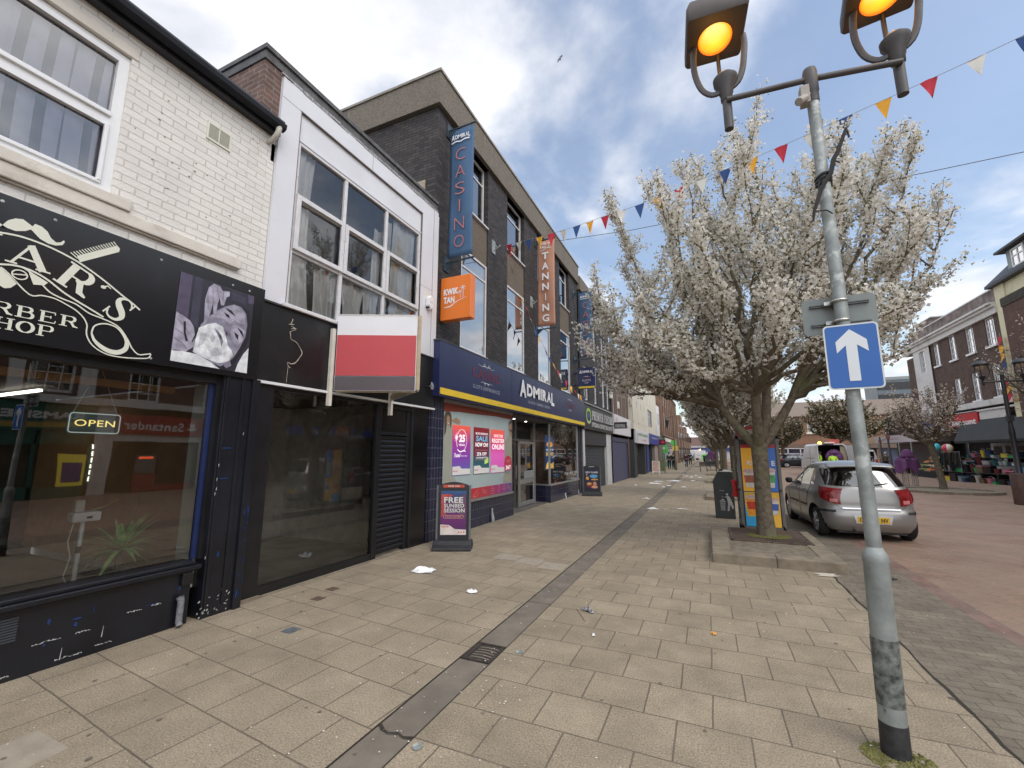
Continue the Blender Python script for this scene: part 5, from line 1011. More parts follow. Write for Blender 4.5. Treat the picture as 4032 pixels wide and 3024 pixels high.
def d1(fr, t, w, h):
    mb = MB(); fr.box(mb, .07, w-.07, .24, h-.15, 0, .006); mb.build('poster', gradmat('board_grad', [(0,(.10,.02,.12)),(.35,(.16,.025,.16)),(.7,(.10,.02,.10)),(.88,(.04,.05,.16)),(1,(.03,.10,.25))], .35, 1.0), t)
    mb = MB(); pts_poly(fr, mb, [(.07,.24),(w-.07,.24),(w-.07,.33),(w*.55,.34),(w*.38,.41),(.07,.42)], .007); mb.build('poster_foot', mat('paper_pink', (.72,.64,.60), .5), t, fix=False)
    mb = MB(); pts_poly(fr, mb, [(.075,.55),(.17,.60),(.15,.80),(.11,.93),(.075,.90)], .007); pts_poly(fr, mb, [(.075,.86),(.30,.84),(.18,.87),(.30,.93),(.2,.96),(.075,.95)], .0075); mb.build('poster_figure', mat('poster_rose', (.42,.07,.07), .5, var=.3, scale=20), t, fix=False)
    mb = MB(); pts_poly(fr, mb, [(w-.08,.5),(w-.22,.62),(w-.25,.78),(w-.16,.92),(w-.08,.95)], .007); mb.build('poster_figure', mat('poster_plum', (.13,.06,.11), .5), t, fix=False)
    c = MATS['white_ink']; txt(fr, 'FREE', .13, w-.13, .80, .90, .009, c, 'lettering', t, .03); txt(fr, 'SUNBED', .13, w-.11, .715, .785, .009, c, 'lettering', t, .02); txt(fr, 'SESSION', .13, w-.10, .63, .70, .009, c, 'lettering', t, .02)
    mb = MB(); ribbon(fr, mb, rrect(w/2, .555, w-.24, .05, .024)+[rrect(w/2,.555,w-.24,.05,.024)[0]], .006, .009); mb.build('outline', MATS['ink_peach'], t, fix=False); txt(fr, 'FOR NEW CUSTOMERS', .16, w-.16, .545, .566, .009, MATS['ink_peach'], 'lettering', t)
    mb = MB(); fr.box(mb, .11, w-.11, h-.09, h-.04, 0, .006); mb.build('header', mat('header_red', (.55,.08,.04), .4), t); txt(fr, 'KWIK TAN', w*.33, w*.67, h-.078, h-.052, .007, c, 'lettering', t, .03)
    txt(fr, 'KWIK TAN', .09, .22, .37, .40, .009, MATS['ink_logo_red'], 'lettering', t, .03)
    mb = MB()
    for i in range(3): mb.add([fr.p(w-.20+i*.045+.014*math.cos(k), .285+.014*math.sin(k), .0105) for k in [j*1.05 for j in range(6)]], [tuple(range(6))])
    mb.build('small_badges', MATS['ink_logo_red'], t, fix=False)
swing_board((-4.55,6.84), (-4.00,7.09), 1.16, 'black framed FREE SUNBED SESSION pavement board beside the empty shop', d1)
def d2(fr, t, w, h):
    mb = MB(); fr.box(mb, .07, w-.07, .22, h-.14, 0, .006); mb.build('poster', mat('board2', (.02,.018,.05), .4), t)
    c = MATS['white_ink']; txt(fr, 'NEW GAMES', .10, w-.10, .88, .95, .009, c, 'lettering', t, .03); txt(fr, 'ADMIRAL', w*.33, w*.67, h-.075, h-.04, .002, c, 'lettering', t, .03)
    for (a, b, e, f, col, nm) in ((.24,.60,.68,.84,(.12,.40,.75),'sky'),(.10,.24,.60,.76,(.75,.40,.08),'amber'),(.30,.62,.60,.67,(.75,.35,.10),'orange'),(.12,.36,.40,.52,(.70,.38,.08),'gold'),(.30,.60,.28,.40,(.75,.38,.20),'peach2'),(.10,.62,.27,.56,(.16,.02,.05),'wine')):
        mb = MB(); pts_poly(fr, mb, [(a+(b-a)*(.5+.5*math.cos(k)*random.uniform(.8,1)), e+(f-e)*(.5+.5*math.sin(k)*random.uniform(.8,1))) for k in [j*.52 for j in range(12)]], .0075 if nm != 'wine' else .0065); mb.build('poster_art', mat('art_'+nm, col, .5, var=.4, scale=30), t, fix=False)
    mb = MB(); pts_poly(fr, mb, arc(.46,.47,.07,.08,0,360,14)[:-1], .009); mb.build('poster_face', mat('art_face', (.60,.30,.18), .5), t, fix=False)
    txt(fr, '7', .12, .18, .79, .85, .009, c, 'lettering', t, .03)
swing_board((-4.66,17.50), (-3.98,17.62), 1.20, 'black framed NEW GAMES pavement board in front of the far end of the casino', d2)
# ================================================================== buildings further along on the left
def scribble(fr, u0, u1, v0, v1, d, m, par, seed=1, gap=.5):
    '''lettering too far off to be read: uneven upright strokes'''
    r = random.Random(seed); mb = MB(); u = u0; h = v1-v0; k = 0
    while u < u1-h*.3:
        w = h*r.uniform(.3, .7); k += 1
        if r.random() < .12: u += w; continue
        ribbon(fr, mb, [(u, v0+h*r.uniform(0,.1)), (u+w*.1, v1-h*r.uniform(0,.25))], h*.13, d); ribbon(fr, mb, [(u+w*.1, v0+h*r.uniform(.3,.9)), (u+w*.8, v0+h*r.uniform(.3,.9))], h*.13, d+.0005)
        if r.random() < .6: ribbon(fr, mb, [(u+w*.8, v0+h*.1), (u+w*.8, v0+h*.7)], h*.13, d+.001)
        u += w+h*.18
    return mb.build('lettering', m, par, fix=False)
def shutter(fr, par, u0, u1, v0, v1, m, d=-.12, n=30, nm='roller_shutter'):
    mb = MB()
    for i in range(n):
        a, b = v0+(v1-v0)*i/n, v0+(v1-v0)*(i+1)/n
        mb.grid(lambda s, t: fr.p(u0+(u1-u0)*s, a+(b-a)*t, d+.02*math.sin(math.pi*t)), 1, 3)
    return mb.build(nm, m, par, fix=False)
F48 = Frame('L', -4.95)
b = thing('optician_building', 'dark brick building with narrow white sash windows over a grey shuttered shop', 'building', (-5, 22, 0))
wn = [(19.15, 19.95, 4.1, 5.72), (21.05, 21.75, 4.1, 5.72), (22.95, 23.6, 4.1, 5.72), (24.1,24.7,4.1,5.72)]
wn2 = [(a, c, 6.3, 8.0) for a, c, _, _ in wn]
mb = MB(); F48.wall(mb, 18.47, 25.1, 2.72, 9.1, 0, wn+wn2, .10); F48.wall(mb, 18.47, 18.9, 0, 2.72, 0, [], 0)
mb.build('brick_wall', M_DKBR, b, fix=False)
mb = MB(); mb.box(-16,-4.85,18.47,25.1,9.1,9.75); mb.build('parapet', M_CONCB, b)
mb = MB(); mb.box(-16,-5.4,18.5,25.1,0.1,9.2); mb.build('back_wall', M_DARK, b)
for q in wn+wn2:
    window(F48, b, q[0], q[1], q[2], q[3], -.06, M_UPVC, M_GSKY, trans=((q[2]+q[3])/2,), fw=.07, ft=.05, curtain=[(q[0],q[1],q[2],q[3],.01,2)], cm=M_BLIND)
    if q[2] < 5: pass
mb = MB(); F48.box(mb, 18.62, 18.88, 0, 2.72, -.1, .04); F48.box(mb, 23.55, 24.75, 0, 2.72, -.3, .02); mb.build('white_pier', mat('dirty_white', (.62,.62,.62), .6, var=.06, dirt=(.35,.34,.32), dscale=1.5), b)
mb = MB(); F48.box(mb, 18.88, 23.55, 2.05, 2.75, -.3, .0); mb.build('shutter_box', mat('shutter_box_grey', (.045,.045,.05), .5), b)
shutter(F48, b, 18.88, 23.55, 0, 2.1, mat('shutter_grey', (.055,.055,.058), .5, .3, var=.2))
t = thing('optician_fascia', 'charcoal fascia with white serif PREMIER EYECARE lettering and a green eye logo', 'sign', (-4.9, 22, 2.75))
mb = MB(); F48.box(mb, 18.55, 25.0, 2.74, 3.88, 0, .10); mb.build('sign_board', mat('charcoal_sign', (.035,.034,.032), .4, var=.1), t)
mb = MB(); F48.box(mb, 18.5, 25.05, 3.88, 3.93, 0, .16); mb.build('top_trim', mat('trim_grey', (.35,.35,.36), .6), t)
FE = Frame('L', -4.847)
mb = MB(); serif(FE, mb, 'PREMIER', 20.1, 22.5, 3.24, 3.66, 0, gap=.08, wscale=1.05); serif(FE, mb, 'EYECARE', 22.8, 24.95, 3.24, 3.66, 0, gap=.08, wscale=1.05); mb.build('lettering', M_WL, t, fix=False)
txt(FE, 'OPTICIANS & CONTACT LENS CENTRE', 20.0, 24.7, 2.90, 3.11, 0, M_WL, 'lettering', t, .02)
mb = MB(); ribbon(FE, mb, arc(19.45,3.42,.38,.24,-30,190,18), [.03]+[.13]*17+[.03], 0); mb.build('eye_logo', mat('lime_green', (.35,.55,.10), .5), t, fix=False)
mb = MB(); ribbon(FE, mb, arc(19.45,3.30,.38,.24,150,370,18), [.03]+[.11]*17+[.03], .001); mb.build('eye_logo', mat('pale_green', (.50,.62,.35), .5), t, fix=False)
mb = MB(); pts_poly(FE, mb, arc(19.45,3.36,.16,.12,0,360,14)[:-1], .002); mb.build('eye_pupil', mat('blue_dot', (.05,.12,.35), .5), t, fix=False)
t = thing('optician_hanging_sign', 'small black projecting sign reading PREMIER EYECARE', 'sign', (-4.9, 24, 3))
mb = MB(); mb.box(-4.58,-3.90,24.0,24.1,3.0,3.35); mb.box(-4.95,-4.58,24.03,24.07,3.15,3.19); mb.build('sign_box', MATS['charcoal_sign'], t)
FH = Frame('F', 23.998); txt(FH, 'PREMIER', -4.5, -3.98, 3.16, 3.22, 0, M_WL, 'lettering', t, .02); txt(FH, 'EYECARE', -4.5, -3.98, 3.06, 3.12, 0, M_WL, 'lettering', t, .02)
for (y, z, lb) in ((24.9,5.0,'cream burglar alarm box on the corner of the dark brick building'),(27.0,4.6,'white round dish on the brown brick wall')):
    o = MB().box(-4.95,-4.80,y-.14,y+.14,z-.22,z+.22).build('alarm_box', M_CREAM, bevel=.03); tag(o, lb, 'alarm')
# brown brick shop with purple shutter
F47 = Frame('L', -4.9)
M_BRB = brickmat('brown_brick', (.15,.085,.06), (.11,.065,.05), (.13,.11,.09), .235, .078, .01, var=.3, vscale=3)
b = thing('brown_brick_building', 'brown brick building with tall slim windows over a purple roller shutter', 'building', (-5, 28, 0))
wn = [(25.6,25.9,4.0,6.4),(26.9,27.2,4.0,6.4),(28.5,28.8,4.0,6.4),(30.0,30.3,4.0,6.4)]
mb = MB(); F47.wall(mb, 25.1, 31.0, 2.6, 8.3, 0, wn, .1); F47.wall(mb, 30.3, 31.0, 0, 2.6, 0, [], 0); mb.box(-16,-5.3,25.1,31.0,8.2,8.4); mb.build('brick_wall', M_BRB, b, fix=False)
mb = MB(); mb.box(-16,-5.3,25.1,31,0.1,8.1); mb.build('back_wall', M_DARK, b)
for q in wn: window(F47, b, *q, -.04, M_UPVC, M_GSKY, trans=(5.2,), fw=.06, curtain=[(q[0],q[1],q[2],q[3],.01,2)], cm=M_BLIND)
mb = MB(); F47.box(mb, 25.1, 30.3, 2.35, 2.75, -.3, .0); mb.build('shutter_box', mat('purple_grey', (.07,.07,.11), .5), b)
shutter(F47, b, 25.15, 30.3, 0, 2.36, mat('shutter_purple', (.085,.08,.145), .5, .2, var=.15), -.05, 34)
t = thing('white_fascia', 'plain white fascia board with faint pink lettering above the purple shutter', 'sign', (-4.9, 27.8, 2.8))
mb = MB(); F47.box(mb, 25.15, 30.9, 2.78, 3.92, 0, .14); mb.build('sign_board', mat('fascia_white', (.66,.64,.66), .5, var=.06), t)
FT = Frame('L', -4.757)
mb = MB(); ribbon(FT, mb, smooth_path([(25.5,3.3),(25.7,3.75),(25.9,3.3),(26.1,3.7)]), .06, 0); mb.build('logo', mat('pink_ink', (.55,.10,.20), .5), t, fix=False); scribble(FT, 26.6, 30.3, 3.3, 3.5, 0, mat('pink_pale', (.55,.40,.44), .5), t, 2); 
# cream rendered building
F45 = Frame('L', -4.6)
b = thing('cream_building', 'long cream rendered building with small slot openings and shops below', 'building', (-4.7, 38, 0))
sl = [(30.9+i*2.1, 31.15+i*2.1, 5.0, 5.45) for i in range(4)]+[(31.2+i*2.2, 31.5+i*2.2, 3.75, 3.95) for i in range(4)]
mb = MB(); F45.wall(mb, 29.0+2, 47, 3.35, 7.4, 0, sl+[(39.6,42.8,4.0,5.5)], .12); mb.box(-16,-4.62,31.0,31.02,2.6,7.4); mb.box(-16,-4.6,31,47,7.4,7.5)
mb.build('rendered_wall', mat('cream_render', (.60,.56,.47), .85, var=.06, scale=1, dirt=(.42,.38,.30), dscale=.8, dlo=.55, dhi=.8), b, fix=False)
mb = MB(); mb.box(-16,-5.0,31,47,3.3,7.35); mb.box(-16,-6.2,31,47,0,3.3); mb.build('back_wall', M_DARK, b)
window(F45, b, 39.6, 42.8, 4.0, 5.5, -.05, mat('grey_frame', (.25,.25,.25), .5), M_GSKY, fw=.08, bars=(5,4,.06), curtain=[(39.6,42.8,4.0,5.5,.01,2)], cm=M_BLIND)
mb = MB(); F45.box(mb, 31.0, 31.9, 0, 3.35, -.4, 0); F45.box(mb, 31.9, 32.5, 0, 2.4, -.4, -.05); F45.box(mb, 36.5, 37.2, 0, 2.4, -.4, 0); F45.box(mb, 37.2, 39.3, 0, .1, -.4, -.1); F45.box(mb, 41.5, 42, 0, 2.4, -.4, 0); F45.box(mb, 31,47,3.2,3.35,-.3,0)
mb.build('shop_surround', mat('dark_teal_frame', (.045,.05,.055), .5), b)
mb = MB(); F45.box(mb, 44.0, 47.0, 0, 3.3, -.3, 0); mb.build('fluted_pier', mat('pier_stone', (.30,.25,.22), .9, var=.2), b)
mb = MB(); F45.box(mb, 32.5, 36.5, .1, 2.4, -.6, -.5); mb.build('shop_interior', mat('shop_warm', (.22,.20,.15), .8, var=.7, scale=3), b)
mb = MB(); F45.box(mb, 39.0, 40.6, 0, 2.35, -.2, -.15); mb.build('blue_door', mat('royal_blue', (.02,.045,.22), .4), b)
mb = MB()
for y in (33.4, 34.6, 35.6): F45.box(mb, y, y+.07, .1, 2.4, -.2, -.12)
mb.build('shop_mullion', MATS['dark_teal_frame'], b)
mb = MB()
for (y, h) in ((33.0,1.6),(34.1,1.75),(35.1,1.5)): mb.tube([F45.p(y,.1,-.4),F45.p(y,.8,-.4),F45.p(y,h-.3,-.4),F45.p(y,h-.22,-.4),F45.p(y,h,-.4)],[.12,.2,.22,.07,.1],8)
mb.build('shop_mannequin', mat('mannequin', (.05,.035,.03), .8, var=.5), b, smooth=True)
t = thing('green_letter_fascia', 'white shop fascia with green and pink lettering on the cream building', 'sign', (-4.6, 35, 2.4))
mb = MB(); F45.box(mb, 31.4, 38.8, 2.38, 3.32, 0, .12); mb.build('sign_board', MATS['fascia_white'], t); FT2 = Frame('L', -4.477)
scribble(FT2, 32.5, 38.0, 2.9, 3.16, 0, mat('leaf_green', (.16,.36,.12), .5), t, 3); scribble(FT2, 34.2, 36.8, 2.55, 2.72, 0, MATS['pink_ink'], t, 4)
for y in (31.9, 38.4):
    mb = MB(); ribbon(FT2, mb, [(y,2.5),(y+.05,2.8),(y-.02,3.1)], .16, 0); mb.build('plant_motif', MATS['leaf_green'], t, fix=False)
t = thing('blue_fascia', 'royal blue shop fascia at the end of the cream building', 'sign', (-4.6, 42, 2.4))
mb = MB(); F45.box(mb, 39.0, 46.8, 2.45, 3.35, 0, .14); mb.build('sign_board', mat('fascia_blue', (.03,.05,.28), .4), t); scribble(Frame('L', -4.457), 41, 45.5, 2.95, 3.1, 0, M_WL, t, 5)
t = thing('projecting_bank_sign', 'dark purple projecting bank sign with a red three lobed emblem', 'sign', (-4.5, 47.5, 2.55))
mb = MB(); mb.box(-4.62,-3.86,47.4,47.5,2.5,3.05); mb.build('sign_box', mat('bank_purple', (.07,.015,.05), .4), t)
mb = MB(); FB2 = Frame('F', 47.395)
for a in (90, 210, 330): pts_poly(FB2, mb, [(-4.14+.09*math.cos(R(a))+.09*math.cos(k), 2.78+.09*math.sin(R(a))+.09*math.sin(k)) for k in [j*.63 for j in range(10)]], .0005*a/90)
mb.build('emblem', mat('bank_red', (.75,.03,.04), .4), t, fix=False)
# buildings beyond the crossing
b = thing('white_upper_building', 'narrow white and brown building just past the cream one', 'building', (-4.5, 49, 0))
mb = MB(); mb.box(-14,-4.55,47,49.5,3.4,6.6); mb.build('white_wall', M_PANEL, b); mb = MB(); mb.box(-14,-4.5,47,50.5,0,3.4); mb.build('brown_wall', mat('brown_stone', (.17,.13,.10), .9, var=.2), b)
mb = MB()
for y in (47.6, 48.6): mb.box(-4.56,-4.53,y,y+.5,4.6,5.8)
mb.build('window_pane', M_BLACKG, b)
M_SAND = mat('brown_sandstone', (.19,.115,.075), .9, var=.25, scale=1.5, bump=.3)
b = thing('sandstone_bank', 'ornate brown sandstone building beyond the cream one, with a green shop below', 'building', (-4.4, 60, 0))
mb = MB(); mb.box(-14,-4.5,52,78,3.8,9.5); mb.box(-14,-4.4,52,78,3.6,3.85); mb.box(-14,-4.35,52,78,9.5,9.8); mb.box(-14,-4.45,69,78,0,3.6)
for y in range(53, 78, 3): mb.box(-4.5,-4.38,y,y+.5,3.85,9.5)
mb.build('stone_wall', M_SAND, b)
mb = MB()
for y in range(54, 77, 3): mb.box(-4.52,-4.47,y,y+1.2,4.6,6.4); mb.box(-4.52,-4.47,y,y+1.2,7.3,8.8)
mb.build('window_pane', M_BLACKG, b)
mb = MB(); mb.box(-14,-4.6,52,69,0,3.6); mb.build('green_shopfront', mat('teal_green', (.02,.13,.10), .4), b)
mb = MB(); mb.box(-4.65,-4.55,54,68,.6,2.9); mb.build('shop_glass', mat('dim_glass', (.07,.10,.10), .15), b)
mb = MB(); mb.box(-4.62,-4.5,55,69,3.05,3.5); mb.build('cream_fascia', M_CREAM, b)
t = thing('green_projecting_sign', 'bright lime green projecting sign with a white circle', 'sign', (-4.4, 51, 1.7)); mb = MB(); mb.box(-4.42,-3.98,51,51.1,1.65,2.5); mb.build('sign_box', mat('lime_sign', (.12,.60,.10), .4), t)
mb = MB(); mb.lathe((-4.36,50.99,2.2), [(.13,0),(.13,.005)], 12, 'y'); mb.build('sign_disc', M_WL, t)
t = thing('green_yellow_sign', 'small green and yellow projecting sign farther along', 'sign', (-3.3, 56, 2.5)); mb = MB(); mb.box(-3.95,-3.35,56,56.1,2.55,3.15); mb.build('upper_panel', MATS['lime_sign'], t); mb = MB(); mb.box(-3.85,-3.15,56.02,56.08,1.95,2.5); mb.build('lower_panel', mat('yellow_sign', (.7,.55,.12), .5), t); mb = MB(); mb.box(-4.5,-3.9,56,56.05,2.4,2.45); mb.build('arm', M_BLACK, t)
b = thing('brown_terrace', 'run of brown stone fronts receding along the left of the far street', 'building', (-4, 90, 0))
mb = MB()
for i in range(6):
    y = 78+i*6.5; h = [7.5,8.5,6.5,7,6,5.5][i]; mb.box(-14,-4.3+.15*i,y,y+6.4,0,h)
mb.build('stone_wall', M_SAND, b)
mb = MB()
for i in range(12): mb.box(-5,-4.28+.08*i,78.6+i*3.2,80+i*3.2,.4,2.6); mb.box(-5,-4.28+.08*i,79+i*3.2,80+i*3.2,4,5.2)
mb.build('window_pane', M_BLACKG, b)
# far end of the street
b = thing('station_building', 'low white and blue building closing the far end of the street', 'building', (0, 135, 0))
mb = MB(); mb.box(-14,12,136,145,0,2.0); mb.box(-14,12,135.5,145,3.1,3.6); mb.build('pale_wall', mat('pale_far', (.42,.42,.44), .8, var=.2), b)
mb = MB(); mb.box(-14,12,135.8,140,2.0,3.1); mb.build('blue_band', mat('far_blue', (.05,.07,.22), .6), b)
mb = MB(); mb.box(-14,12,140,150,3.6,6.2); mb.build('brick_block', mat('far_brick', (.20,.13,.11), .9, var=.2), b)
# ================================================================== row facing the shops, seen mirrored in the windows
FR = Frame('R', 13.0)
M_OBR = brickmat('opposite_brick', (.13,.06,.045), (.10,.05,.04), (.12,.10,.085), .235, .078, .01, var=.25, vscale=3)
M_OWH = mat('opposite_white', (.62,.62,.60), .7, var=.06, dirt=(.45,.44,.40), dscale=1)
b = thing('opposite_building', 'brick and white building across the street with green and red shop fronts', 'building', (13, 8, 0))
ow = [(7.25,8.45,4.05,5.6),(10.3,11.45,3.95,5.6),(13.4,14.3,3.95,5.2),(4.6,5.8,4.05,5.6),(1.5,2.7,4.05,5.6),(-1.5,-.3,4.05,5.6)]
mb = MB(); FR.wall(mb, -8, 15.2, 3.9, 9.3, 0, ow, .1); mb.build('brick_wall', M_OBR, b, fix=False)
for q in ow: window(FR, b, *q, -.03, M_OWH, M_GSKY, fw=.09, bars=(3,4,.035), curtain=[(q[0],q[1],q[2],q[3],.01,2)], cm=M_DARK)
mb = MB(); FR.box(mb, -8, 15.2, 3.62, 3.92, 0, .25); FR.box(mb, 8.6, 9.1, 3.9, 9, 0, .1); FR.box(mb, 6.6, 7.0, 3.9, 9, 0, .1); FR.box(mb, -8, 15.2, 9.3, 9.8, -.2, .2); FR.box(mb, 9.35, 9.95, 0, 3.62, -.1, .05); FR.box(mb, 11.2, 13.6, 2.2, 2.5, -.1, .04); FR.box(mb, 9.95, 11.2, 2.2, 2.5, -.1, .04); FR.box(mb, 13.5, 15.2, 0, 3.62, -.1, .02)
mb.build('white_stonework', M_OWH, b)
mb = MB(); FR.box(mb, -8, 15.2, 0, 3.7, -1.6, -1.5); mb.box(13.2, 22, -8, 15.2, 3.9, 9.2); mb.build('shop_interior', mat('opp_interior', (.10,.085,.06), .8, var=.8, scale=1.5), b)
mb = MB(); FR.box(mb, 3.6, 9.35, 2.0, 2.55, -.1, .03); FR.box(mb, 3.6, 3.8, 0, 2.6, -.1, .03); FR.box(mb, 6.0, 6.15, 0, 2.6, -.1, .03); FR.box(mb, 9.2, 9.35, 0, 2.6, -.1, .03); FR.box(mb, 3.6, 9.35, 0, .45, -.1, .03); FR.box(mb, 7.6, 7.7, 0, 2.6, -.1, .03); mb.build('green_shopfront', mat('deep_green', (.01,.10,.07), .4), b)
mb = MB(); FR.box(mb, 8.35, 9.15, .45, 1.65, -.05, .04); mb.build('yellow_poster', emit('yellow_lit', (.8,.65,.06), .25), b); mb = MB(); FR.box(mb, 8.45, 9.05, .6, 1.35, .04, .045); mb.build('purple_poster', mat('violet', (.05,.03,.22), .5), b)
mb = MB()
for i in range(8): mb.box(13.4,13.45,4.2+i*.6,4.5+i*.6,2.1,2.16)
for i in range(6): mb.box(12.93,12.97,9.30,9.34,.6+i*.25,.78+i*.25)
mb.build('shop_lights', emit('shop_light', (1,.92,.8), 6), b)
mb = MB(); FR.box(mb, 10.9, 11.75, .05, .75, -.2, -.1); FR.box(mb, 11.75, 13.4, 0, .3, -.2, -.1); mb.build('red_base', mat('bank_red_dark', (.30,.015,.02), .4), b)
mb = MB(); FR.box(mb, 10.95, 11.7, .8, 1.6, -.2, -.1); mb.build('cash_machine', mat('atm_grey', (.14,.14,.15), .5), b); mb = MB(); FR.box(mb, 11.05, 11.6, 1.42, 1.52, -.1, -.09); mb.build('machine_screen', emit('atm_red', (1,.12,.04), 2), b)
mb = MB(); FR.box(mb, 11.8, 13.3, .3, 2.15, -.2, -.1); mb.build('dark_board', M_BLACK, b)
mb = MB(); rr = random.Random(8)
for i in range(26): z = .45+i*.063; u = rr.uniform(12.0, 12.3); FR.box(mb, 13.2-u+11.9, 13.2, z, z+.018, -.095, -.09)
mb.build('board_writing', M_OWH, b)
t = thing('green_pawn_fascia', 'deep green shop fascia across the street with white capitals', 'sign', (13, 6.5, 2.6)); mb = MB(); FR.box(mb, 3.6, 9.33, 2.55, 3.60, 0, .12); mb.build('sign_board', MATS['deep_green'], t); txt(Frame('R', 12.877), 'RAMSDENS', 5.8, 8.9, 2.98, 3.26, 0, M_OWH, 'lettering', t, .05)
mb = MB(); FR.box(mb, 4.2, 8.9, 2.65, 2.85, .12, .125); mb.build('gold_line', mat('gold_dull', (.35,.24,.05), .5), t)
t = thing('red_bank_fascia', 'red bank fascia across the street with white lettering and flame emblem', 'sign', (13, 11.8, 2.5)); mb = MB(); FR.box(mb, 9.97, 13.9, 2.5, 3.32, 0, .12); mb.build('sign_board', mat('fascia_red', (.36,.008,.015), .4), t)
FR2 = Frame('R', 12.877); txt(FR2, 'Santander', 10.2, 12.55, 2.68, 3.06, 0, M_WL, 'lettering', t, .02)
mb = MB(); pts_poly(FR2, mb, arc(12.95,2.80,.22,.09,0,360,16)[:-1], 0); pts_poly(FR2, mb, [(12.85,2.85),(12.80,3.0),(12.92,3.13),(12.9,3.0),(13.02,3.1),(13.05,2.95),(13.05,2.85)], .001); mb.build('flame_logo', M_WL, t, fix=False)
b = thing('opposite_arcade', 'brown building across the street with arched doors and a blue and orange fascia', 'building', (13, 20, 0))
mb = MB(); FR.wall(mb, 15.2, 27, 0, 8.5, 0, [(22.2,24.6,0,2.8),(25,26.6,0,2.7),(16.5,19,.5,2.6),(17,18.2,4.4,6),(20,21.2,4.4,6),(23,24.2,4.4,6)], .15); mb.build('brick_wall', M_OBR, b, fix=False)
mb = MB(); mb.box(13.4,22,15.2,27,0,8.4); mb.box(12.96,13.4,15.2,27,8.4,8.8); mb.build('dark_inside', mat('opp_dark2', (.05,.045,.035), .8, var=.5), b)
mb = MB()
for (a, c) in ((17,18.2),(20,21.2),(23,24.2)): FR.box(mb, a-.08, c+.08, 4.3, 4.4, 0, .08); FR.box(mb, a+.56, a+.64, 4.4, 6, -.1, -.05)
mb.build('window_sill', M_OWH, b)
t = thing('blue_orange_fascia', 'blue and orange shop fascia across the street', 'sign', (13, 21, 2.9)); mb = MB(); FR.box(mb, 18.2, 22.0, 2.75, 3.35, 0, .12); FR.box(mb, 23.3, 26, 2.85, 3.35, 0, .12); mb.build('sign_board', mat('fascia_blue2', (.03,.06,.36), .4), t); mb = MB(); FR.box(mb, 22.0, 23.3, 2.75, 3.4, 0, .13); mb.build('orange_panel', mat('fascia_orange', (.75,.17,.02), .4), t); txt(Frame('R', 12.865), 'PAY WOW', 19.5, 23.1, 2.95, 3.18, 0, M_WL, 'lettering', t, .03)
# ================================================================== right hand side of the square
FRR = Frame('R', 15.5)
M_RBR = brickmat('corner_brick', (.115,.065,.05), (.085,.05,.04), (.10,.085,.07), .235, .078, .01, var=.3, vscale=2)
M_WST = mat('white_stonework', (.66,.655,.64), .75, var=.06, scale=1.5, dirt=(.40,.39,.36), dscale=.7, dlo=.52, dhi=.75)
b = thing('corner_building', 'dark brick corner building with white cornice and small paned windows', 'building', (15.5, 38, 0))
ww = [(37.45,38.3,7.85,9.55),(35.3,36.2,7.85,9.55),(33.15,34.05,7.85,9.5),(37.6,38.4,5.0,6.55),(35.5,36.3,4.9,6.6),(33.3,34.1,4.9,6.7),(39.7,40.5,7.85,9.55)]
mb = MB(); FRR.wall(mb, 32.4, 40.9, 4.8, 9.5, 0, ww, .12); mb.build('brick_wall', M_RBR, b, fix=False); mb = MB(); FRR.wall(mb, 43.6, 45.1, 4.3, 9.2, 0, [], 0); mb.build('brick_wall', M_RBR, b, fix=False)
for q in ww: window(FRR, b, *q, -.05, M_UPVC, M_GSKY, fw=.06, bars=(3,4,.035), curtain=[(q[0],q[1],q[2],q[3],.01,2)], cm=M_DARK)
mb = MB()
for q in ww: FRR.box(mb, q[0]-.08, q[1]+.08, q[2]-.12, q[2]-.005, -.02, .10)
mb.build('window_sill', M_UPVC, b)
mb = MB(); FRR.wall(mb, 40.9, 43.6, 3.2, 9.6, .10, [(41.75,42.55,7.7,9.3),(41.75,42.55,4.9,6.4)], .15); FRR.box(mb, 32.4, 45.2, 9.5, 9.85, -.2, .18); FRR.box(mb, 32.4, 45.3, 9.85, 10.0, -.2, .32); FRR.box(mb, 32.4, 45.25, 10.0, 10.12, -.2, .45); FRR.box(mb, 32.4, 40.9, 4.45, 4.8, -.1, .15); FRR.box(mb, 32.4, 41, 4.2, 4.3, -.1, .12)
mb.box(15.3, 24, 44.9, 45.25, 9.5, 10.1); mb.build('white_stonework', M_WST, b, fix=False)
for q in ((41.75,42.55,7.7,9.3),(41.75,42.55,4.9,6.4)): window(FRR, b, *q, .0, M_UPVC, M_GSKY, fw=.06, bars=(3,4,.035), curtain=[(q[0],q[1],q[2],q[3],.01,2)], cm=M_DARK)
mb = MB(); FRR.box(mb, 32.4, 44.6, 10.12, 11.0, -1, -.1); FRR.box(mb, 40.5, 43, 11.0, 11.5, -1, -.1); mb.box(16.6, 24, 32.45, 44.9, 3.3, 10.9); mb.build('parapet', mat('stained_parapet', (.20,.16,.15), .9, var=.5, scale=1.6, dirt=(.34,.32,.31), dscale=1.3), b)
mb = MB(); FRR.box(mb, 32.3, 44.7, 11.0, 11.07, -1, -.05); FRR.box(mb, 40.3, 43.2, 11.5, 11.56, -1, -.05); mb.build('coping', M_WST, b)
mb = MB(); FRR.box(mb, 32.4, 45, 0, 3.3, -3, -2.9); mb.build('shop_interior', mat('corner_shop_dark', (.04,.038,.04), .8, var=.6), b)
mb = MB(); FRR.box(mb, 33, 38, 0.3, 2.3, -1.2, -1.1); mb.build('white_doors', mat('door_white', (.50,.50,.50), .6, var=.2), b); mb = MB()
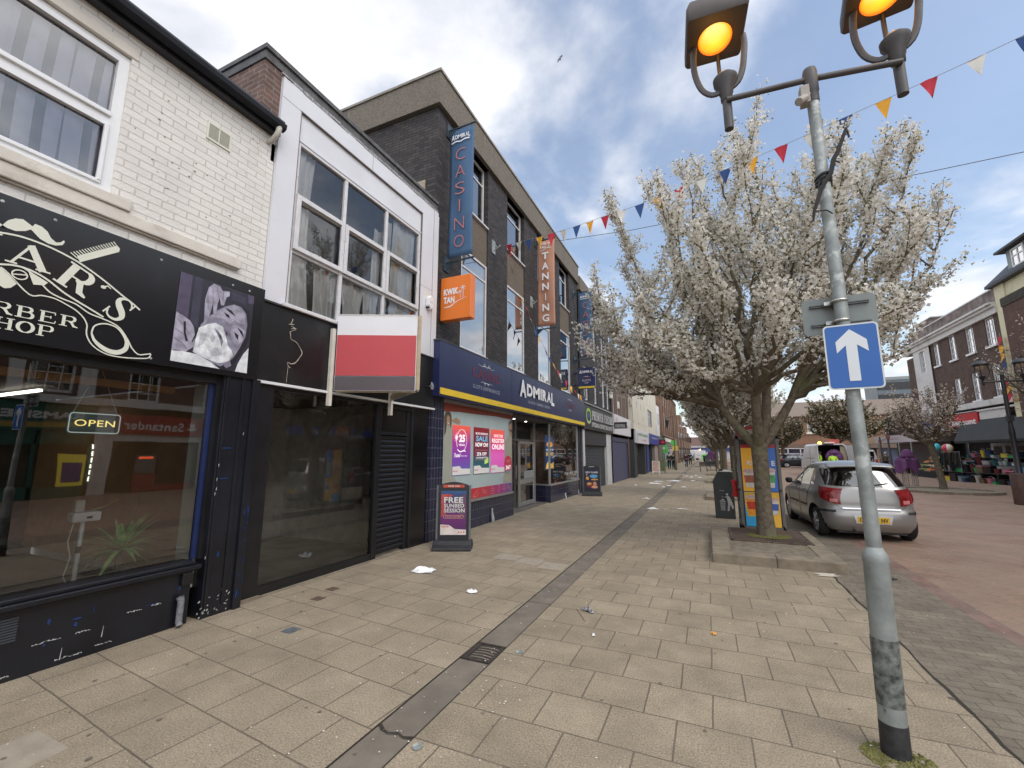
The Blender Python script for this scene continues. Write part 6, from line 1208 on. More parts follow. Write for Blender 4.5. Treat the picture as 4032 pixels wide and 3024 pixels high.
for i in range(4): FRR.box(mb, 33.3+i*1.2, 34.1+i*1.2, .9, 2.1, -1.1, -1.08)
mb.build('window_pane', M_BLACKG, b)
mb = MB(); FRR.box(mb, 33.3, 36.0, 3.7, 4.2, 0, .05); mb.build('blank_board', M_OWH, b)
t = thing('discount_fascia', 'blue and red hardware shop fascia ending in the word Discount', 'sign', (15.4, 40, 3.3))
mb = MB(); FRR.box(mb, 40.3, 44.9, 3.3, 4.25, 0, .12); mb.build('sign_board', mat('discount_blue', (.03,.12,.42), .4), t); mb = MB(); FRR.box(mb, 36.1, 40.3, 3.38, 4.25, 0, .12); mb.build('sign_board', mat('discount_red', (.55,.03,.04), .4), t)
FD = Frame('R', 15.375); txt(FD, 'Discount', 36.3, 39.6, 3.45, 3.85, 0, M_WL, 'lettering', t, .05); txt(FD, '&', 39.75, 40.1, 3.45, 3.75, 0, M_WL, 'lettering', t, .05); scribble(FD, 40.6, 44.3, 3.45, 3.8, 0, M_WL, t, 6)
mb = MB(); FD.box(mb, 40.3, 44.9, 3.30, 3.37, 0, .01); mb.build('white_rule', M_WL, t)
t = thing('awning', 'wide dark charcoal shop awning on the right of the square', 'awning', (15.5, 34, 2.4))
mb = MB(); mb.extr([(15.45,27,3.68),(15.45,27,3.60),(15.02,27,2.40),(14.95,27,2.44)], (0,11.25,0)); mb.extr([(15.02,27,2.44),(15.02,27,2.30),(14.99,27,2.30),(14.95,27,2.44)], (0,11.25,0)); mb.build('canopy', mat('awning_charcoal', (.035,.04,.042), .7, var=.12, scale=1), t, fix=True)
mb = MB()
for y in (27.1, 32.5, 38.1): mb.tube([(15.45,y,2.9),(15.1,y,2.40)], .03, 6)
mb.build('awning_arm', M_BLACK, t)
b = thing('cream_dormer_building', 'cream trimmed red brick building with a dormer, at the right edge of the frame', 'building', (15.5, 28, 0))
mb = MB(); FRR.wall(mb, 20, 31.6, 4.2, 9.9, -.05, [(29.4,30.9,6.6,8.9),(25,26.5,6.6,8.9)], .1); mb.build('brick_wall', brickmat('bright_brick', (.26,.09,.06), (.20,.07,.05), (.18,.14,.12), .235, .078, .01, var=.2), b, fix=False)
mb = MB(); FRR.box(mb, 31.55, 32.4, 3.6, 11.0, -.2, .12); FRR.box(mb, 20, 31.55, 9.7, 10.9, -.1, .05); FRR.box(mb, 20, 31.6, 4.2, 5.0, -.1, .06); FRR.box(mb, 27, 32.4, 3.6, 4.4, -.1, .04); mb.build('cream_stonework', mat('cream_yellow', (.70,.66,.46), .8, var=.06, dirt=(.45,.42,.32), dscale=1), b)
for q in ((29.4,30.9,6.6,8.9),(25,26.5,6.6,8.9)): window(FRR, b, *q, -.1, M_UPVC, M_GSKY, fw=.08, mull=((q[0]+q[1])/2,), trans=(8.1,), curtain=[(q[0],q[1],q[2],q[3],.01,2)], cm=M_DARK)
mb = MB(); mb.extr([(15.1,19,10.9),(15.1,19,11.05),(18.5,19,14.5),(22,19,11.0)], (0,13.6,0)); mb.build('slate_roof', MATS['slate'], b)
mb = MB(); mb.box(15.55,18,28.6,31.2,11.25,12.5); mb.build('dormer_wall', mat('dormer_grey', (.28,.33,.33), .7, var=.1), b); mb = MB(); mb.box(15.2,18.2,28.3,31.5,12.5,12.62); mb.build('dormer_roof', MATS['slate'], b)
window(Frame('R', 15.5), b, 29.7, 30.7, 11.4, 12.4, 0.03, M_UPVC, M_GSKY, fw=.08, trans=(12.0,), mull=(30.2,))
mb = MB(); mb.box(15.6,22,19,32.4,0,10.9); mb.build('back_wall', MATS['corner_shop_dark'], b)
mb = MB(); FRR.box(mb, 27, 32.3, 4.45, 4.55, 0, .2); mb.build('orange_strip', mat('shop_strip', (.55,.30,.08), .6), b)
# single storey shop left of the corner building
b = thing('glass_canopy_shop', 'low dark glass fronted shop with a long white canopy fascia', 'building', (15.5, 50, 0))
mb = MB(); FRR.box(mb, 45.3, 56, 0, 2.6, -3, -2); FRR.box(mb, 45.3, 56, 3.35, 5.6, -3, -1.5); mb.build('dark_front', mat('dark_front', (.018,.019,.022), .3, var=.4), b)
mb = MB(); FRR.box(mb, 45.2, 55.0, 2.6, 3.25, -3, .0); mb.build('canopy_fascia', mat('canopy_white', (.62,.58,.60), .5, var=.05), b); mb = MB(); FRR.box(mb, 55.0, 60, 2.65, 3.25, -3, -.2); mb.build('cream_canopy', mat('canopy_cream', (.62,.46,.33), .5), b)
scribble(Frame('R', 15.495), 49.0, 53.0, 2.85, 3.0, 0, mat('faded_pink', (.50,.20,.28), .5), b, 7)
mb = MB()
for y in (46,48.5,51,53.5,56): mb.tube([(15.3,y,0),(15.3,y,2.6)], .05, 6)
mb.build('canopy_post', M_GREYM, b)
b = thing('glass_tower', 'distant grey glass block behind the low shops', 'building', (29, 90, 0))
mb = MB(); mb.box(26.5,31.5,90,96,0,13.6); mb.build('wall', mat('tower_grey', (.12,.15,.17), .4, var=.25, scale=.6), b); mb = MB(); mb.box(26.3,31.7,89.9,96,13.6,14.1); mb.build('roof_edge', mat('tower_edge', (.25,.28,.28), .6), b)
mb = MB()
for i in range(6): mb.box(26.6,31.4,89.93,89.97,2+i*2,3.2+i*2)
mb.build('window_band', M_BLACKG, b)
# brick block across the end of the square
b = thing('square_end_building', 'long two storey brown brick building with a tiled roof across the end of the square', 'building', (18, 75, 0))
FFb = Frame('F', 75.0); M_FBR = mat('far_orange_brick', (.25,.135,.085), .9, var=.15, scale=2)
wn = [(9.0+i*4.5, 10.1+i*4.5, 4.6, 6.2) for i in range(5)]
mb = MB(); FFb.wall(mb, 5.5, 31, 2.9, 6.9, 0, wn, .15); mb.build('brick_wall', M_FBR, b, fix=False)
for q in wn: window(FFb, b, *q, -.1, M_CREAM, M_GSKY, fw=.1, mull=((q[0]+q[1])/2,))
mb = MB()
for q in wn: FFb.box(mb, q[0]-.2, q[1]+.2, q[2]-.25, q[2], 0, .2)
mb.build('window_sill', M_CREAM, b)
mb = MB(); FFb.box(mb, 5.5, 31, 2.35, 2.9, -.2, .3); mb.build('shop_fascia', mat('far_fascia', (.16,.11,.08), .7), b)
mb = MB(); FFb.box(mb, 5.5, 31, 0, 2.35, -1, -.4); mb.build('shop_fronts', mat('far_shopfront', (.05,.055,.10), .4, var=.6, scale=.6), b)
mb = MB()
for i in range(7): FFb.box(mb, 6+i*3.8, 6.6+i*3.8, 0, 2.4, -.4, 0)
mb.build('brick_pier', M_FBR, b)
mb = MB(); mb.extr([(5,74.6,6.85),(5,74.6,7.0),(5,79,9.4),(5,84,6.9)], (26.5,0,0)); mb.build('tiled_roof', mat('far_tiles', (.19,.15,.12), .9, var=.15), b)
t = thing('white_railing', 'white painted railing in front of the brick block at the end of the square', 'railing', (11, 70, 0))
mb = MB()
for z in (.9, 1.5, 2.2): mb.box(8.5, 16, 70, 70.06, z, z+.09)
for i in range(6): mb.box(8.6+i*1.45, 8.7+i*1.45, 70, 70.06, 0, 2.25)
mb.build('rails', M_WHITEP, t)
mb = MB()
for i in range(36): mb.box(8.6+i*.2, 8.65+i*.2, 70.01, 70.04, 0, .95)
mb.build('balusters', M_WHITEP, t)
# low dark storey in front of the left gap so that the street reads closed
# ================================================================== lamp post in the foreground
t = thing('street_lamp', 'near grey galvanised lamp post with two glowing amber lantern heads', 'lamp post', (.875, 3.42, 0))
mb = MB(); c = (.875, 3.42)
mb.tube([(.875+.017*z/1.1, 3.42, z) for r, z in [(.068,0),(.066,.3),(.064,.6),(.063,1.04),(.066,1.05),(.064,1.085),(.055,1.105),(.044,1.125),(.040,1.135)]], [.068,.066,.064,.063,.066,.064,.055,.044,.040], 28); mb.build('post_base', mat('post_base_grey', (.27,.295,.285), .6, .15, var=.25, scale=6, bump=.2, bscale=30, dirt=(.085,.085,.08), dscale=3.5, dlo=.55, dhi=.60), t, smooth=True)
mb = MB(); mb.tube([(.892,3.42,1.12),(.891,3.42,1.5),(.880,3.42,2.3),(.869,3.42,3.3),(.862,3.42,4.22)], [.0405,.040,.039,.038,.037], 24); mb.build('post', M_GREYM, t, smooth=True)
mb = MB(); mb.lathe((.862,3.42,4.20), [(.040,0),(.042,.02),(.041,.08),(.046,.09),(.046,.25),(.04,.275),(.001,.285)], 24); mb.build('post_cap', mat('lamp_dark', (.085,.08,.08), .5, .3, var=.2), t, smooth=True)
M_LD = MATS['lamp_dark']
mb = MB(); mb.tube([(.31,3.36,4.385),(.862,3.42,4.40),(1.41,3.49,4.385)], .021, 14); mb.build('cross_arm', M_LD, t, smooth=True)
mb = MB(); mb.tube([(.879,3.42,.26),(.885,3.42,.62)], .0672, 28); mb.build('worn_band', mat('worn_patch', (.10,.105,.095), .85, .1, var=.6, scale=22, col2=(.24,.26,.24)), t, smooth=True)
mb = MB(); mb.tube([(.875,3.42,0),(.878,3.42,.17)], [.070,.0685], 28); mb.build('tar_foot', mat('tar_black', (.03,.03,.032), .6, var=.5, scale=18), t, smooth=True)
M_AMB, nt_, b_ = new_mat('amber_glow'); lw_ = N(nt_, 'ShaderNodeLayerWeight', i_Blend=.35); cr_ = N(nt_, 'ShaderNodeValToRGB'); nt_.links.new(lw_.outputs['Facing'], cr_.inputs[0])
cr_.color_ramp.elements[0].color = (1, .72, .22, 1); cr_.color_ramp.elements[0].position = .0; xx = cr_.color_ramp.elements.new(.22); xx.color = (1, .40, .02, 1); cr_.color_ramp.elements[-1].color = (.85, .12, .002, 1); cr_.color_ramp.elements[-1].position = .52
nt_.links.new(cr_.outputs[0], b_.inputs['Emission Color']); b_.inputs['Emission Strength'].default_value = 1.05; b_.inputs['Base Color'].default_value = (.6, .3, .05, 1)
def head(x, y, rz):
    mb = MB(); mb.lathe((x,y,4.16), [(.032,0),(.033,.24),(.042,.25),(.044,.30),(.050,.31),(.052,.345),(.085,.40),(.088,.44),(.06,.47),(.02,.48)], 24); hd = mb.build('lantern_stem', M_LD, t, smooth=True)
    mb = MB(); mb.lathe((x,y,4.62), [(.016,0),(.018,.02),(.012,.05),(.002,.06)], 12); mb.build('top_nub', mat('amber_nub', (.8,.45,.15), .3), hd, smooth=True)
    mb = MB()
    for k, a in enumerate((rz+178, rz+8, rz+95)):
        ca, sa = math.cos(R(a)), math.sin(R(a)); pts = [(.02,4.50),(.10,4.49),(.17,4.56),(.21,4.70),(.215,4.84),(.20,4.96)] if k == 0 else [(.02,4.50),(.09,4.56),(.13,4.66),(.15,4.78),(.16,4.88),(.155,4.96)]
        mb.tube([(x+ca*r, y+sa*r*.95-.03*(z-4.45), z) for r, z in smooth_path(pts, 3)], .0155, 8, flat=1.5)
    mb.build('lantern_arm', M_LD, hd, smooth=True)
    X, Y = x-.05, y-.04; w, l = .205, .225
    def ringp(w, l, z, r=.022): return [(X+p[0]*math.cos(R(rz))-p[1]*math.sin(R(rz)), Y+p[0]*math.sin(R(rz))+p[1]*math.cos(R(rz)), z) for p in rrect(0,0,2*w,2*l,r,3)]
    mb = MB(); a = [ringp(w,l,4.95), ringp(w+.01,l+.01,4.975), ringp(w+.008,l+.008,5.06), ringp(w*.93,l*.93,5.13), ringp(w*.6,l*.6,5.17)]; n = len(a[0]); mb.v = [p for r_ in a for p in r_]
    for i in range(4): mb.f += [(i*n+j, i*n+(j+1) % n, (i+1)*n+(j+1) % n, (i+1)*n+j) for j in range(n)]
    mb.f.append(tuple(range(n))[::-1]); mb.f.append(tuple(range(4*n,5*n))); sh = mb.build('lamp_shade', mat('shade_dark', (.075,.06,.055), .55, .1, var=.2), hd, smooth=True, angle=35)
    mb = MB(); mb.grid(lambda s, q: Vector((X+.125*math.cos(s*6.283)*math.sin(q*1.5708), Y+.14*math.sin(s*6.283)*math.sin(q*1.5708), 4.948-.055*math.cos(q*1.5708))), 24, 8); mb.build('lamp_lens', M_AMB, hd, smooth=True, fix=False)
    mb = MB(); mb.lathe((X-.02, Y-.06, 5.14), [(.05,0),(.05,.10),(.035,.125),(.001,.13)], 16); mb.build('photocell', M_BLACK, hd, smooth=True)
    l = bpy.data.objects.new('lamp_light', bpy.data.lights.new('lamp_light', 'POINT')); C.objects.link(l); l.location = (X, Y, 4.80); l.data.energy = .8; l.data.color = (1,.5,.1); l.data.shadow_soft_size = .08; attach(l, t)
head(.315, 3.40, 4); head(1.405, 3.53, -8)
mb = MB(); mb.box(.775,.83,3.33,3.40,4.16,4.30); mb.tube([(.80,3.34,4.20),(.745,3.28,4.14)], .028, 10); mb.tube([(.83,3.38,4.25),(.87,3.40,4.28)], .008, 6); mb.build('sensor', mat('sensor_beige', (.36,.33,.30), .6), t, bevel=.004)
mb = MB()
for z in (3.56,3.585,3.61): mb.tube([(.866+.042*math.cos(R(a)), 3.42+.042*math.sin(R(a)), z+.012*math.sin(R(a*1.5+z*900))) for a in range(0,361,20)], .011, 6)
mb.tube([(.83,3.37,3.57),(.82,3.36,3.5),(.815,3.36,3.43)], .004, 5); mb.build('black_tape', mat('tape_black', (.02,.02,.025), .5), t, smooth=True)
mb = MB(); mb.tube([(1.012,3.36,3.90),(.985,3.36,3.83),(.95,3.36,3.74),(.925,3.36,3.70),(.90,3.37,3.60),(.87,3.37,3.56),(.835,3.37,3.50),(.80,3.36,3.40),(.778,3.36,3.34),(.768,3.36,3.27)], [.010,.012,.014,.016,.015,.014,.014,.013,.010,.006], 7); mb.tube([(1.012,3.36,3.90),(1.02,3.36,3.86),(1.022,3.36,3.83)], .007, 5); mb.tube([(.785,3.36,3.34),(.85,3.355,3.33),(.88,3.36,3.30)], .005, 5); mb.tube([(.93,3.36,3.68),(.955,3.36,3.66)],.006,5)
o = mb.build('broken_branch', mat('branch_dark', (.035,.03,.032), .8), smooth=True); tag(o, 'broken dark stick taped across the near lamp post', 'stick')
# signs on the post
t = thing('one_way_sign', 'blue rectangular sign with a white arrow pointing up, fixed to the near post', 'road sign', (.90, 3.34, 2.3))
FB3 = Frame('G', (.747, 3.36, .998, -.06))
def rr_(u0,u1,v0,v1,r): return rrect((u0+u1)/2,(v0+v1)/2,u1-u0,v1-v0,r)
mb = MB(); FB3.pr(mb, rr_(0,.287,2.098,2.522,.025), -.003, 0); mb.build('sign_plate', mat('sign_rim', (.66,.68,.66), .4, var=.05), t)
mb = MB(); FB3.pr(mb, rr_(.009,.278,2.107,2.513,.02), 0, .001); mb.build('blue_face', mat('sign_blue', (.006,.105,.40), .38, var=.04, scale=5, spec=.6), t)
mb = MB(); pts_poly(FB3, mb, [(.139,2.487),(.222,2.412),(.226,2.335),(.170,2.383),(.170,2.150),(.112,2.150),(.112,2.383),(.062,2.335),(.060,2.408)], 0); mb.build('white_arrow', mat('sign_white2', (.70,.74,.76), .4, var=.03), t, fix=False)
t = thing('sign_back', 'grey back of a rectangular traffic sign clamped behind the near post', 'road sign', (.87, 3.5, 2.65))
FB4 = Frame('G', (.672, 3.505, .9992, -.04))
mb = MB(); FB4.pr(mb, rr_(0,.415,2.50,2.757,.03), -.004, 0); mb.build('sign_plate', mat('sign_grey', (.22,.245,.235), .55, var=.08), t)
mb = MB()
for z in (2.694, 2.557):
    for k in (0, .011): FB4.box(mb, .045, .375, z+k-.003, z+k+.003, 0, .018)
    FB4.box(mb, .045, .375, z-.003, z+.014, 0, .004)
mb.build('channel_rail', mat('rail_dark', (.12,.125,.12), .5, .4), t)
mb = MB()
for z in (2.70, 2.563): mb.tube([(.868+.043*math.cos(R(a)), 3.42+.043*math.sin(R(a)), z) for a in range(0,361,15)], .007, 6, flat=1.4); mb.box(.79,.83,3.44,3.485,z-.012,z+.012)
mb.build('clamp', mat('clamp_steel', (.40,.40,.38), .4, .7, var=.4, scale=40), t)
# ================================================================== trees
def quads(name, cen, size, m, parent, seed=0, elong=1.0, up=0.0):
    r = np.random.default_rng(seed); n = len(cen)
    a = r.normal(size=(n, 3)); a[:, 2] += up; a /= np.linalg.norm(a, axis=1)[:, None]
    b = r.normal(size=(n, 3)); b -= (b*a).sum(1)[:, None]*a; b /= np.linalg.norm(b, axis=1)[:, None]; c = np.cross(a, b)
    s = (size*r.uniform(.6, 1.4, n))[:, None]; b = b*s; c = c*s*elong
    k = a*s*.35
    v = np.stack([cen-b, cen-c+k, cen+b, cen+c+k], 1).reshape(-1, 3).astype(np.float32)
    me = bpy.data.meshes.new(name); me.vertices.add(4*n); me.vertices.foreach_set('co', v.ravel()); me.loops.add(4*n); me.loops.foreach_set('vertex_index', np.arange(4*n, dtype=np.int32))
    me.polygons.add(n); me.polygons.foreach_set('loop_start', np.arange(0, 4*n, 4, dtype=np.int32)); me.polygons.foreach_set('loop_total', np.full(n, 4, dtype=np.int32)); me.update(); me.validate()
    me.materials.append(m); o = bpy.data.objects.new(name, me); C.objects.link(o)
    if parent is not None: attach(o, parent)
    return o
def leafmat(name, ca, cb, cc, trans=.35, sc_=9.0, rough=.7, fine=60.0):
    if name in MATS: return MATS[name]
    m = bpy.data.materials.new(name); m.use_nodes = True; nt = m.node_tree; nt.nodes.clear(); L = nt.links.new
    o = N(nt, 'ShaderNodeOutputMaterial'); t = N(nt, 'ShaderNodeTexCoord'); n = N(nt, 'ShaderNodeTexNoise', i_Scale=sc_, i_Detail=3.0); L(t.outputs['Object'], n.inputs['Vector'])
    r = N(nt, 'ShaderNodeValToRGB'); L(n.outputs[0], r.inputs[0]); e = r.color_ramp.elements; e[0].position = .33; e[0].color = c4(ca); e[1].position = .68; e[1].color = c4(cc); x = e.new(.5); x.color = c4(cb)
    n2 = N(nt, 'ShaderNodeTexWhiteNoise'); g = N(nt, 'ShaderNodeVectorMath', operation='SCALE'); g.inputs['Scale'].default_value = fine; L(t.outputs['Object'], g.inputs[0]); f = N(nt, 'ShaderNodeVectorMath', operation='FLOOR'); L(g.outputs[0], f.inputs[0]); L(f.outputs[0], n2.inputs['Vector'])
    q = N(nt, 'ShaderNodeMapRange', i_3=.72, i_4=1.12); L(n2.outputs['Value'], q.inputs[0]); s = N(nt, 'ShaderNodeVectorMath', operation='SCALE'); L(r.outputs[0], s.inputs[0]); L(q.outputs[0], s.inputs['Scale'])
    d = N(nt, 'ShaderNodeBsdfDiffuse'); tr = N(nt, 'ShaderNodeBsdfTranslucent'); L(s.outputs[0], d.inputs[0]); L(s.outputs[0], tr.inputs[0]); mx = N(nt, 'ShaderNodeMixShader', i_0=trans); L(d.outputs[0], mx.inputs[1]); L(tr.outputs[0], mx.inputs[2]); L(mx.outputs[0], o.inputs[0])
    MATS[name] = m; return m
M_BLOS = leafmat('blossom', (.68,.62,.50), (.88,.84,.76), (.97,.95,.90), .5)
M_LEAF = leafmat('new_leaf', (.10,.11,.035), (.17,.17,.06), (.26,.25,.10), .45)
def make_tree(name, label, loc, seed, H, Rr, nlimb=6, fork=1.85, tr=.16, dens=1.0, bl=.042, leafshare=.16, mb_=None, ml=None, upright=1.0, shoots=1.0, group=None, lean=0, lowest=2.6, spread=None, targets=None):
    r = random.Random(seed); t = thing(name, label, 'tree', (0, 0, 0), group)
    tk = MB(); segs = []                     # segs: (path, weight)
    tk.tube([(0,0,-.05),(.0,0,.06),(-.01,0,.4),(lean*.3,0,fork*.6),(lean*.6,0,fork-.1),(lean*.7,0,fork+.12)], [tr*1.35,tr*1.12,tr*.98,tr*.92,tr*.98,tr*.8], 12)
    base = Vector((lean*.65, 0, fork-.05))
    def limb(p0, d0, ln, r0, r1, upk, jit, n=7):
        P = [Vector(p0)]; d = Vector(d0).normalized()
        for i in range(n):
            d = (d+Vector((r.gauss(0, jit), r.gauss(0, jit), r.gauss(0, jit*.5)+upk))).normalized(); P.append(P[-1]+d*ln/n)
        P = [Vector(q) for q in smooth_path(P, 2)]
        rad = [r0+(r1-r0)*(i/(len(P)-1))**.8 for i in range(len(P))]; return P, rad
    if targets:
        base0 = base.copy(); stems = []
        for az, rr2, hh in ((175, .62, .75), (20, .70, .85), (265, .5, .9), (80, .5, 1.0), (330, .25, 1.25)):
            e = base0+Vector((math.cos(R(az))*rr2, math.sin(R(az))*rr2, hh)); P = [base0+Vector((0,0,-.12)), base0.lerp(e, .4)+Vector((math.cos(R(az))*.07, math.sin(R(az))*.07, -.03)), e]
            P = smooth_path(P, 5); tk.tube(P, [tr*(.72-.26*i/(len(P)-1)) for i in range(len(P))], 10, cap=False); stems.append((Vector((math.cos(R(az))*rr2, math.sin(R(az))*rr2, 0)), e))
        for (tx, ty, tz) in targets:
            base = min(stems, key=lambda s_: (s_[0]*2.6-Vector((tx, ty, 0))).length)[1]
            e = Vector((tx, ty, tz)); hz = Vector((tx, ty, 0))-Vector((base.x, base.y, 0)); k0 = .22 if tz > 6 else .4
            c1 = base+hz*k0+Vector((0, 0, (tz-base.z)*(.22 if tz > 4.5 else .5))); c2 = base+hz*(.86 if tz > 5 else .75)+Vector((0, 0, (tz-base.z)*(.60 if tz > 4.5 else .9)))
            P = []
            for q in range(15):
                u = q/14; P.append(base*(1-u)**3+c1*3*u*(1-u)**2+c2*3*u*u*(1-u)+e*u**3+Vector((r.gauss(0,.05), r.gauss(0,.05), r.gauss(0,.03)))*(u*(1-u)*4+.2))
            ln = (e-base).length; r0 = tr*(.20+.04*ln); rad = [r0*(1-q/14)**1.1+.007 for q in range(15)]; tk.tube(P, rad, 8, cap=False); segs.append((P[8:], 1.5))
            nb = int(ln*2.6*shoots)
            for j in range(nb):
                k = int((.26+.70*(j+r.random())/nb)*14); p = P[min(k, 13)]; tt = k/14
                a2 = r.uniform(0, 6.283); low = e.z < 5
                dd = Vector((math.cos(a2), math.sin(a2), .35 if low else .75))+hz.normalized()*(.55 if low else .15)
                Q, qr = limb(p, dd, r.uniform(.8, 1.75)*(1.1-.62*tt), rad[k]*.5+.005, .006, .15 if low else .26, .07, 7); tk.tube(Q, qr, 5, cap=False); segs.append((Q[2:], 1.55))
                for m_ in range(4):
                    q = Q[r.randrange(3, len(Q))]; dd = Vector((r.gauss(0,.5), r.gauss(0,.5), r.uniform(-.1, 1.1)))
                    S, sr = limb(q, dd, r.uniform(.15, .45), .006, .003, .2, .10, 4); segs.append((S, 1.2)); tk.tube(S, sr, 4, cap=False)
        nlimb = 0
    for i in range(nlimb):
        az = 6.283*i/nlimb+r.uniform(-.35, .35); el = (0.50+.35*r.random()) if i % 2 else (.85+.35*r.random())
        ln = (H-fork)*(.80 if i % 2 else .95)*r.uniform(.85, 1.05)
        d = Vector((math.cos(az)*math.cos(el), math.sin(az)*math.cos(el), math.sin(el)))
        P, rad = limb(base, d, ln*.9, tr*.62, .018, .075*upright, .09, 8); tk.tube(P, rad, 8, cap=False)
        segs.append((P[len(P)//2:], .5))
        nb = int(9*shoots)
        for j in range(nb):
            k = int((.12+.83*(j+r.random())/nb)*(len(P)-1)); p = P[k]; a2 = r.uniform(0, 6.283)
            out_ = Vector((math.cos(a2), math.sin(a2), .1))
            if r.random() < .6: out_ = (Vector((p.x, p.y, 0)).normalized()*.9+out_*.7)
            tt = k/(len(P)-1)
            lb = Rr*(.62-.34*tt)*r.uniform(.6, 1.15)*(1 if spread is None else spread)
            Q, qr = limb(p, out_+Vector((0,0,.15+.5*tt)), lb, rad[k]*.55+.006, .008, .13*upright, .10, 6); tk.tube(Q, qr, 6, cap=False); segs.append((Q[2:], 1))
            for m_ in range(int(5*shoots)):
                kk = r.randrange(2, len(Q)); q = Q[kk]; dd = Vector((r.gauss(0,.5), r.gauss(0,.5), r.uniform(-.25,1)*upright))
                if r.random() < .45: dd = Vector((r.gauss(0,.22), r.gauss(0,.22), 1))
                S, sr = limb(q, dd, r.uniform(.45, 1.25)*Rr/3.3, .010, .004, .16*upright, .10, 5); segs.append((S, 1.3))
                tk.tube(S, [x*.9 for x in sr], 4, cap=False)
    tko = tk.build('trunk', M_BARK, t, smooth=True, fix=False)
    g = np.random.default_rng(seed); cen = []
    for P, wgt in segs:
        for a, b in zip(P, P[1:]):
            l = (b-a).length; n = max(1, int(l*62*dens*wgt)); u = g.random(n)[:, None]
            keep = g.random(n) < .82+.18*math.sin(a.x*5+a.z*4)
            q = np.array(a)[None]*(1-u)+np.array(b)[None]*u; q = q[keep]
            q = q+g.normal(size=q.shape)*(.050*(.6+.8*g.random(len(q)))[:, None])*(Rr/3.3)**.5
            cen.append(q)
    cen = np.concatenate(cen); cen = cen[cen[:, 2] > lowest-.3*g.random(len(cen))]
    isl = g.random(len(cen)) < leafshare
    quads('crown', cen[~isl], bl, mb_ or M_BLOS, t, seed); quads('leaves', cen[isl]+g.normal(size=cen[isl].shape)*.03, bl*.95, ml or M_LEAF, t, seed+1, .5)
    t.location = loc; return t, len(cen)
TG = [(-3.40,-.2,4.45),(-2.72,.3,7.95),(-1.55,-.4,7.85),(-.93,.5,8.35),(.36,0,8.65),(3.15,.3,7.85),(2.5,-.4,7.6),(3.15,.6,6.2),(3.3,-.2,5.85),(2.95,.4,4.75),(2.65,-.3,4.1),(-2.85,.3,3.3),(-2.1,-.5,2.95),(-3.05,-.4,5.2),(-2.6,.6,6.3),(1.5,-.5,7.9),(2.1,.6,7.2),(-.3,-.6,7.6),
      (-3.3,-.3,3.8),(-2.7,-.9,3.1),(-1.9,.8,3.0),(-2.5,.1,3.9),(-1.6,-1.3,2.85),(-1.0,-1.9,2.95),(-3.0,.5,3.0),(-2.0,-.2,3.4),(2.2,-.8,3.2),(1.9,.8,3.1),(-1.2,.2,3.2),
      (-1.6,-2.2,3.4),(.2,-2.9,3.6),(1.8,-2.2,3.6),(-.8,-2.4,5.4),(1.0,-2.4,5.6),(2.4,-1.5,5.0),(-2.2,-1.5,4.5),(0,-1.6,7.0),(-1.4,-1.2,6.6),(1.6,-1.3,6.8),
      (-1.6,2.2,3.5),(.2,2.9,3.8),(1.8,2.2,3.7),(-.8,2.4,5.6),(1.0,2.4,5.8),(2.4,1.5,5.2),(-2.2,1.5,4.7),(0,1.6,7.2),(.8,-.8,6.2),(-.6,.9,6.0)]
t1, n1 = make_tree('blossom_tree', 'large white blossom tree in the stone planter beside the phone kiosk', (.93, 9.74, .14), 5, 8.55, 4.1, 9, 1.80, .148, 2.0, .029, .18, shoots=.85, lowest=2.45, targets=TG)
t2, n2 = make_tree('blossom_tree', 'second white blossom tree in the row, just beyond the litter bin', (0, 0, 0), 11, 7.2, 3.7, 7, 1.9, .15, 1.2, .050, .3, group='blossom trees in a row down the middle')
t2.location = (.95, 19.3, .1)
print('tree quads', n1, n2)
ords = ['third', 'fourth', 'fifth', 'sixth', 'seventh', 'eighth', 'ninth']
for i, y in enumerate((28.9, 38.2, 47.6, 57, 66.5, 77, 90)):
    copy_tree(t2, (.9+.1*math.sin(i*2), y, .05), i*1.3+.7, f'{ords[i]} blossom tree counting away from the camera down the middle row')
M_OLIVE = leafmat('olive_leaf', (.09,.085,.03), (.14,.13,.05), (.22,.19,.085), .4)
M_BL2 = leafmat('pink_blossom', (.50,.38,.30), (.66,.56,.48), (.80,.72,.66), .35)
t3, n3 = make_tree('small_tree', 'small sparse pinkish tree in the round kerb on the right of the square', (0, 0, 0), 21, 4.9, 2.6, 7, 2.0, .13, .55, .042, .35, M_BL2, M_OLIVE, .7, .8, lean=-.35, lowest=2.2)
t3.location = (9.75, 26.5, .05)
t4, n4 = make_tree('leafy_tree', 'olive leaved tree with a leaning trunk behind the white van', (0, 0, 0), 31, 7.5, 3.9, 7, 2.6, .22, .9, .085, .8, M_BL2, M_OLIVE, .6, 1, lean=-.6, lowest=3.2)
t4.location = (12.2, 52, 0)
copy_tree(t4, (8.0, 60, 0), 2.0, 'olive leaved tree in front of the far brick block, left of the van', .85); copy_tree(t4, (15.5, 62, 0), 4.0, 'olive leaved tree in front of the glass canopy shop'); copy_tree(t4, (19.5, 57, 0), 1.0, 'olive leaved tree half hidden behind the blue arrow sign', .9)
# bare twiggy tree reaching in from the right
t5, n5 = make_tree('bare_tree', 'nearly bare twiggy tree reaching in at the right edge of the frame', (0, 0, 0), 41, 8.0, 3.6, 6, 2.2, .15, .05, .035, .3, M_BL2, M_OLIVE, .6, .8, lowest=3)
t5.location = (13.0, 23.4, 0)
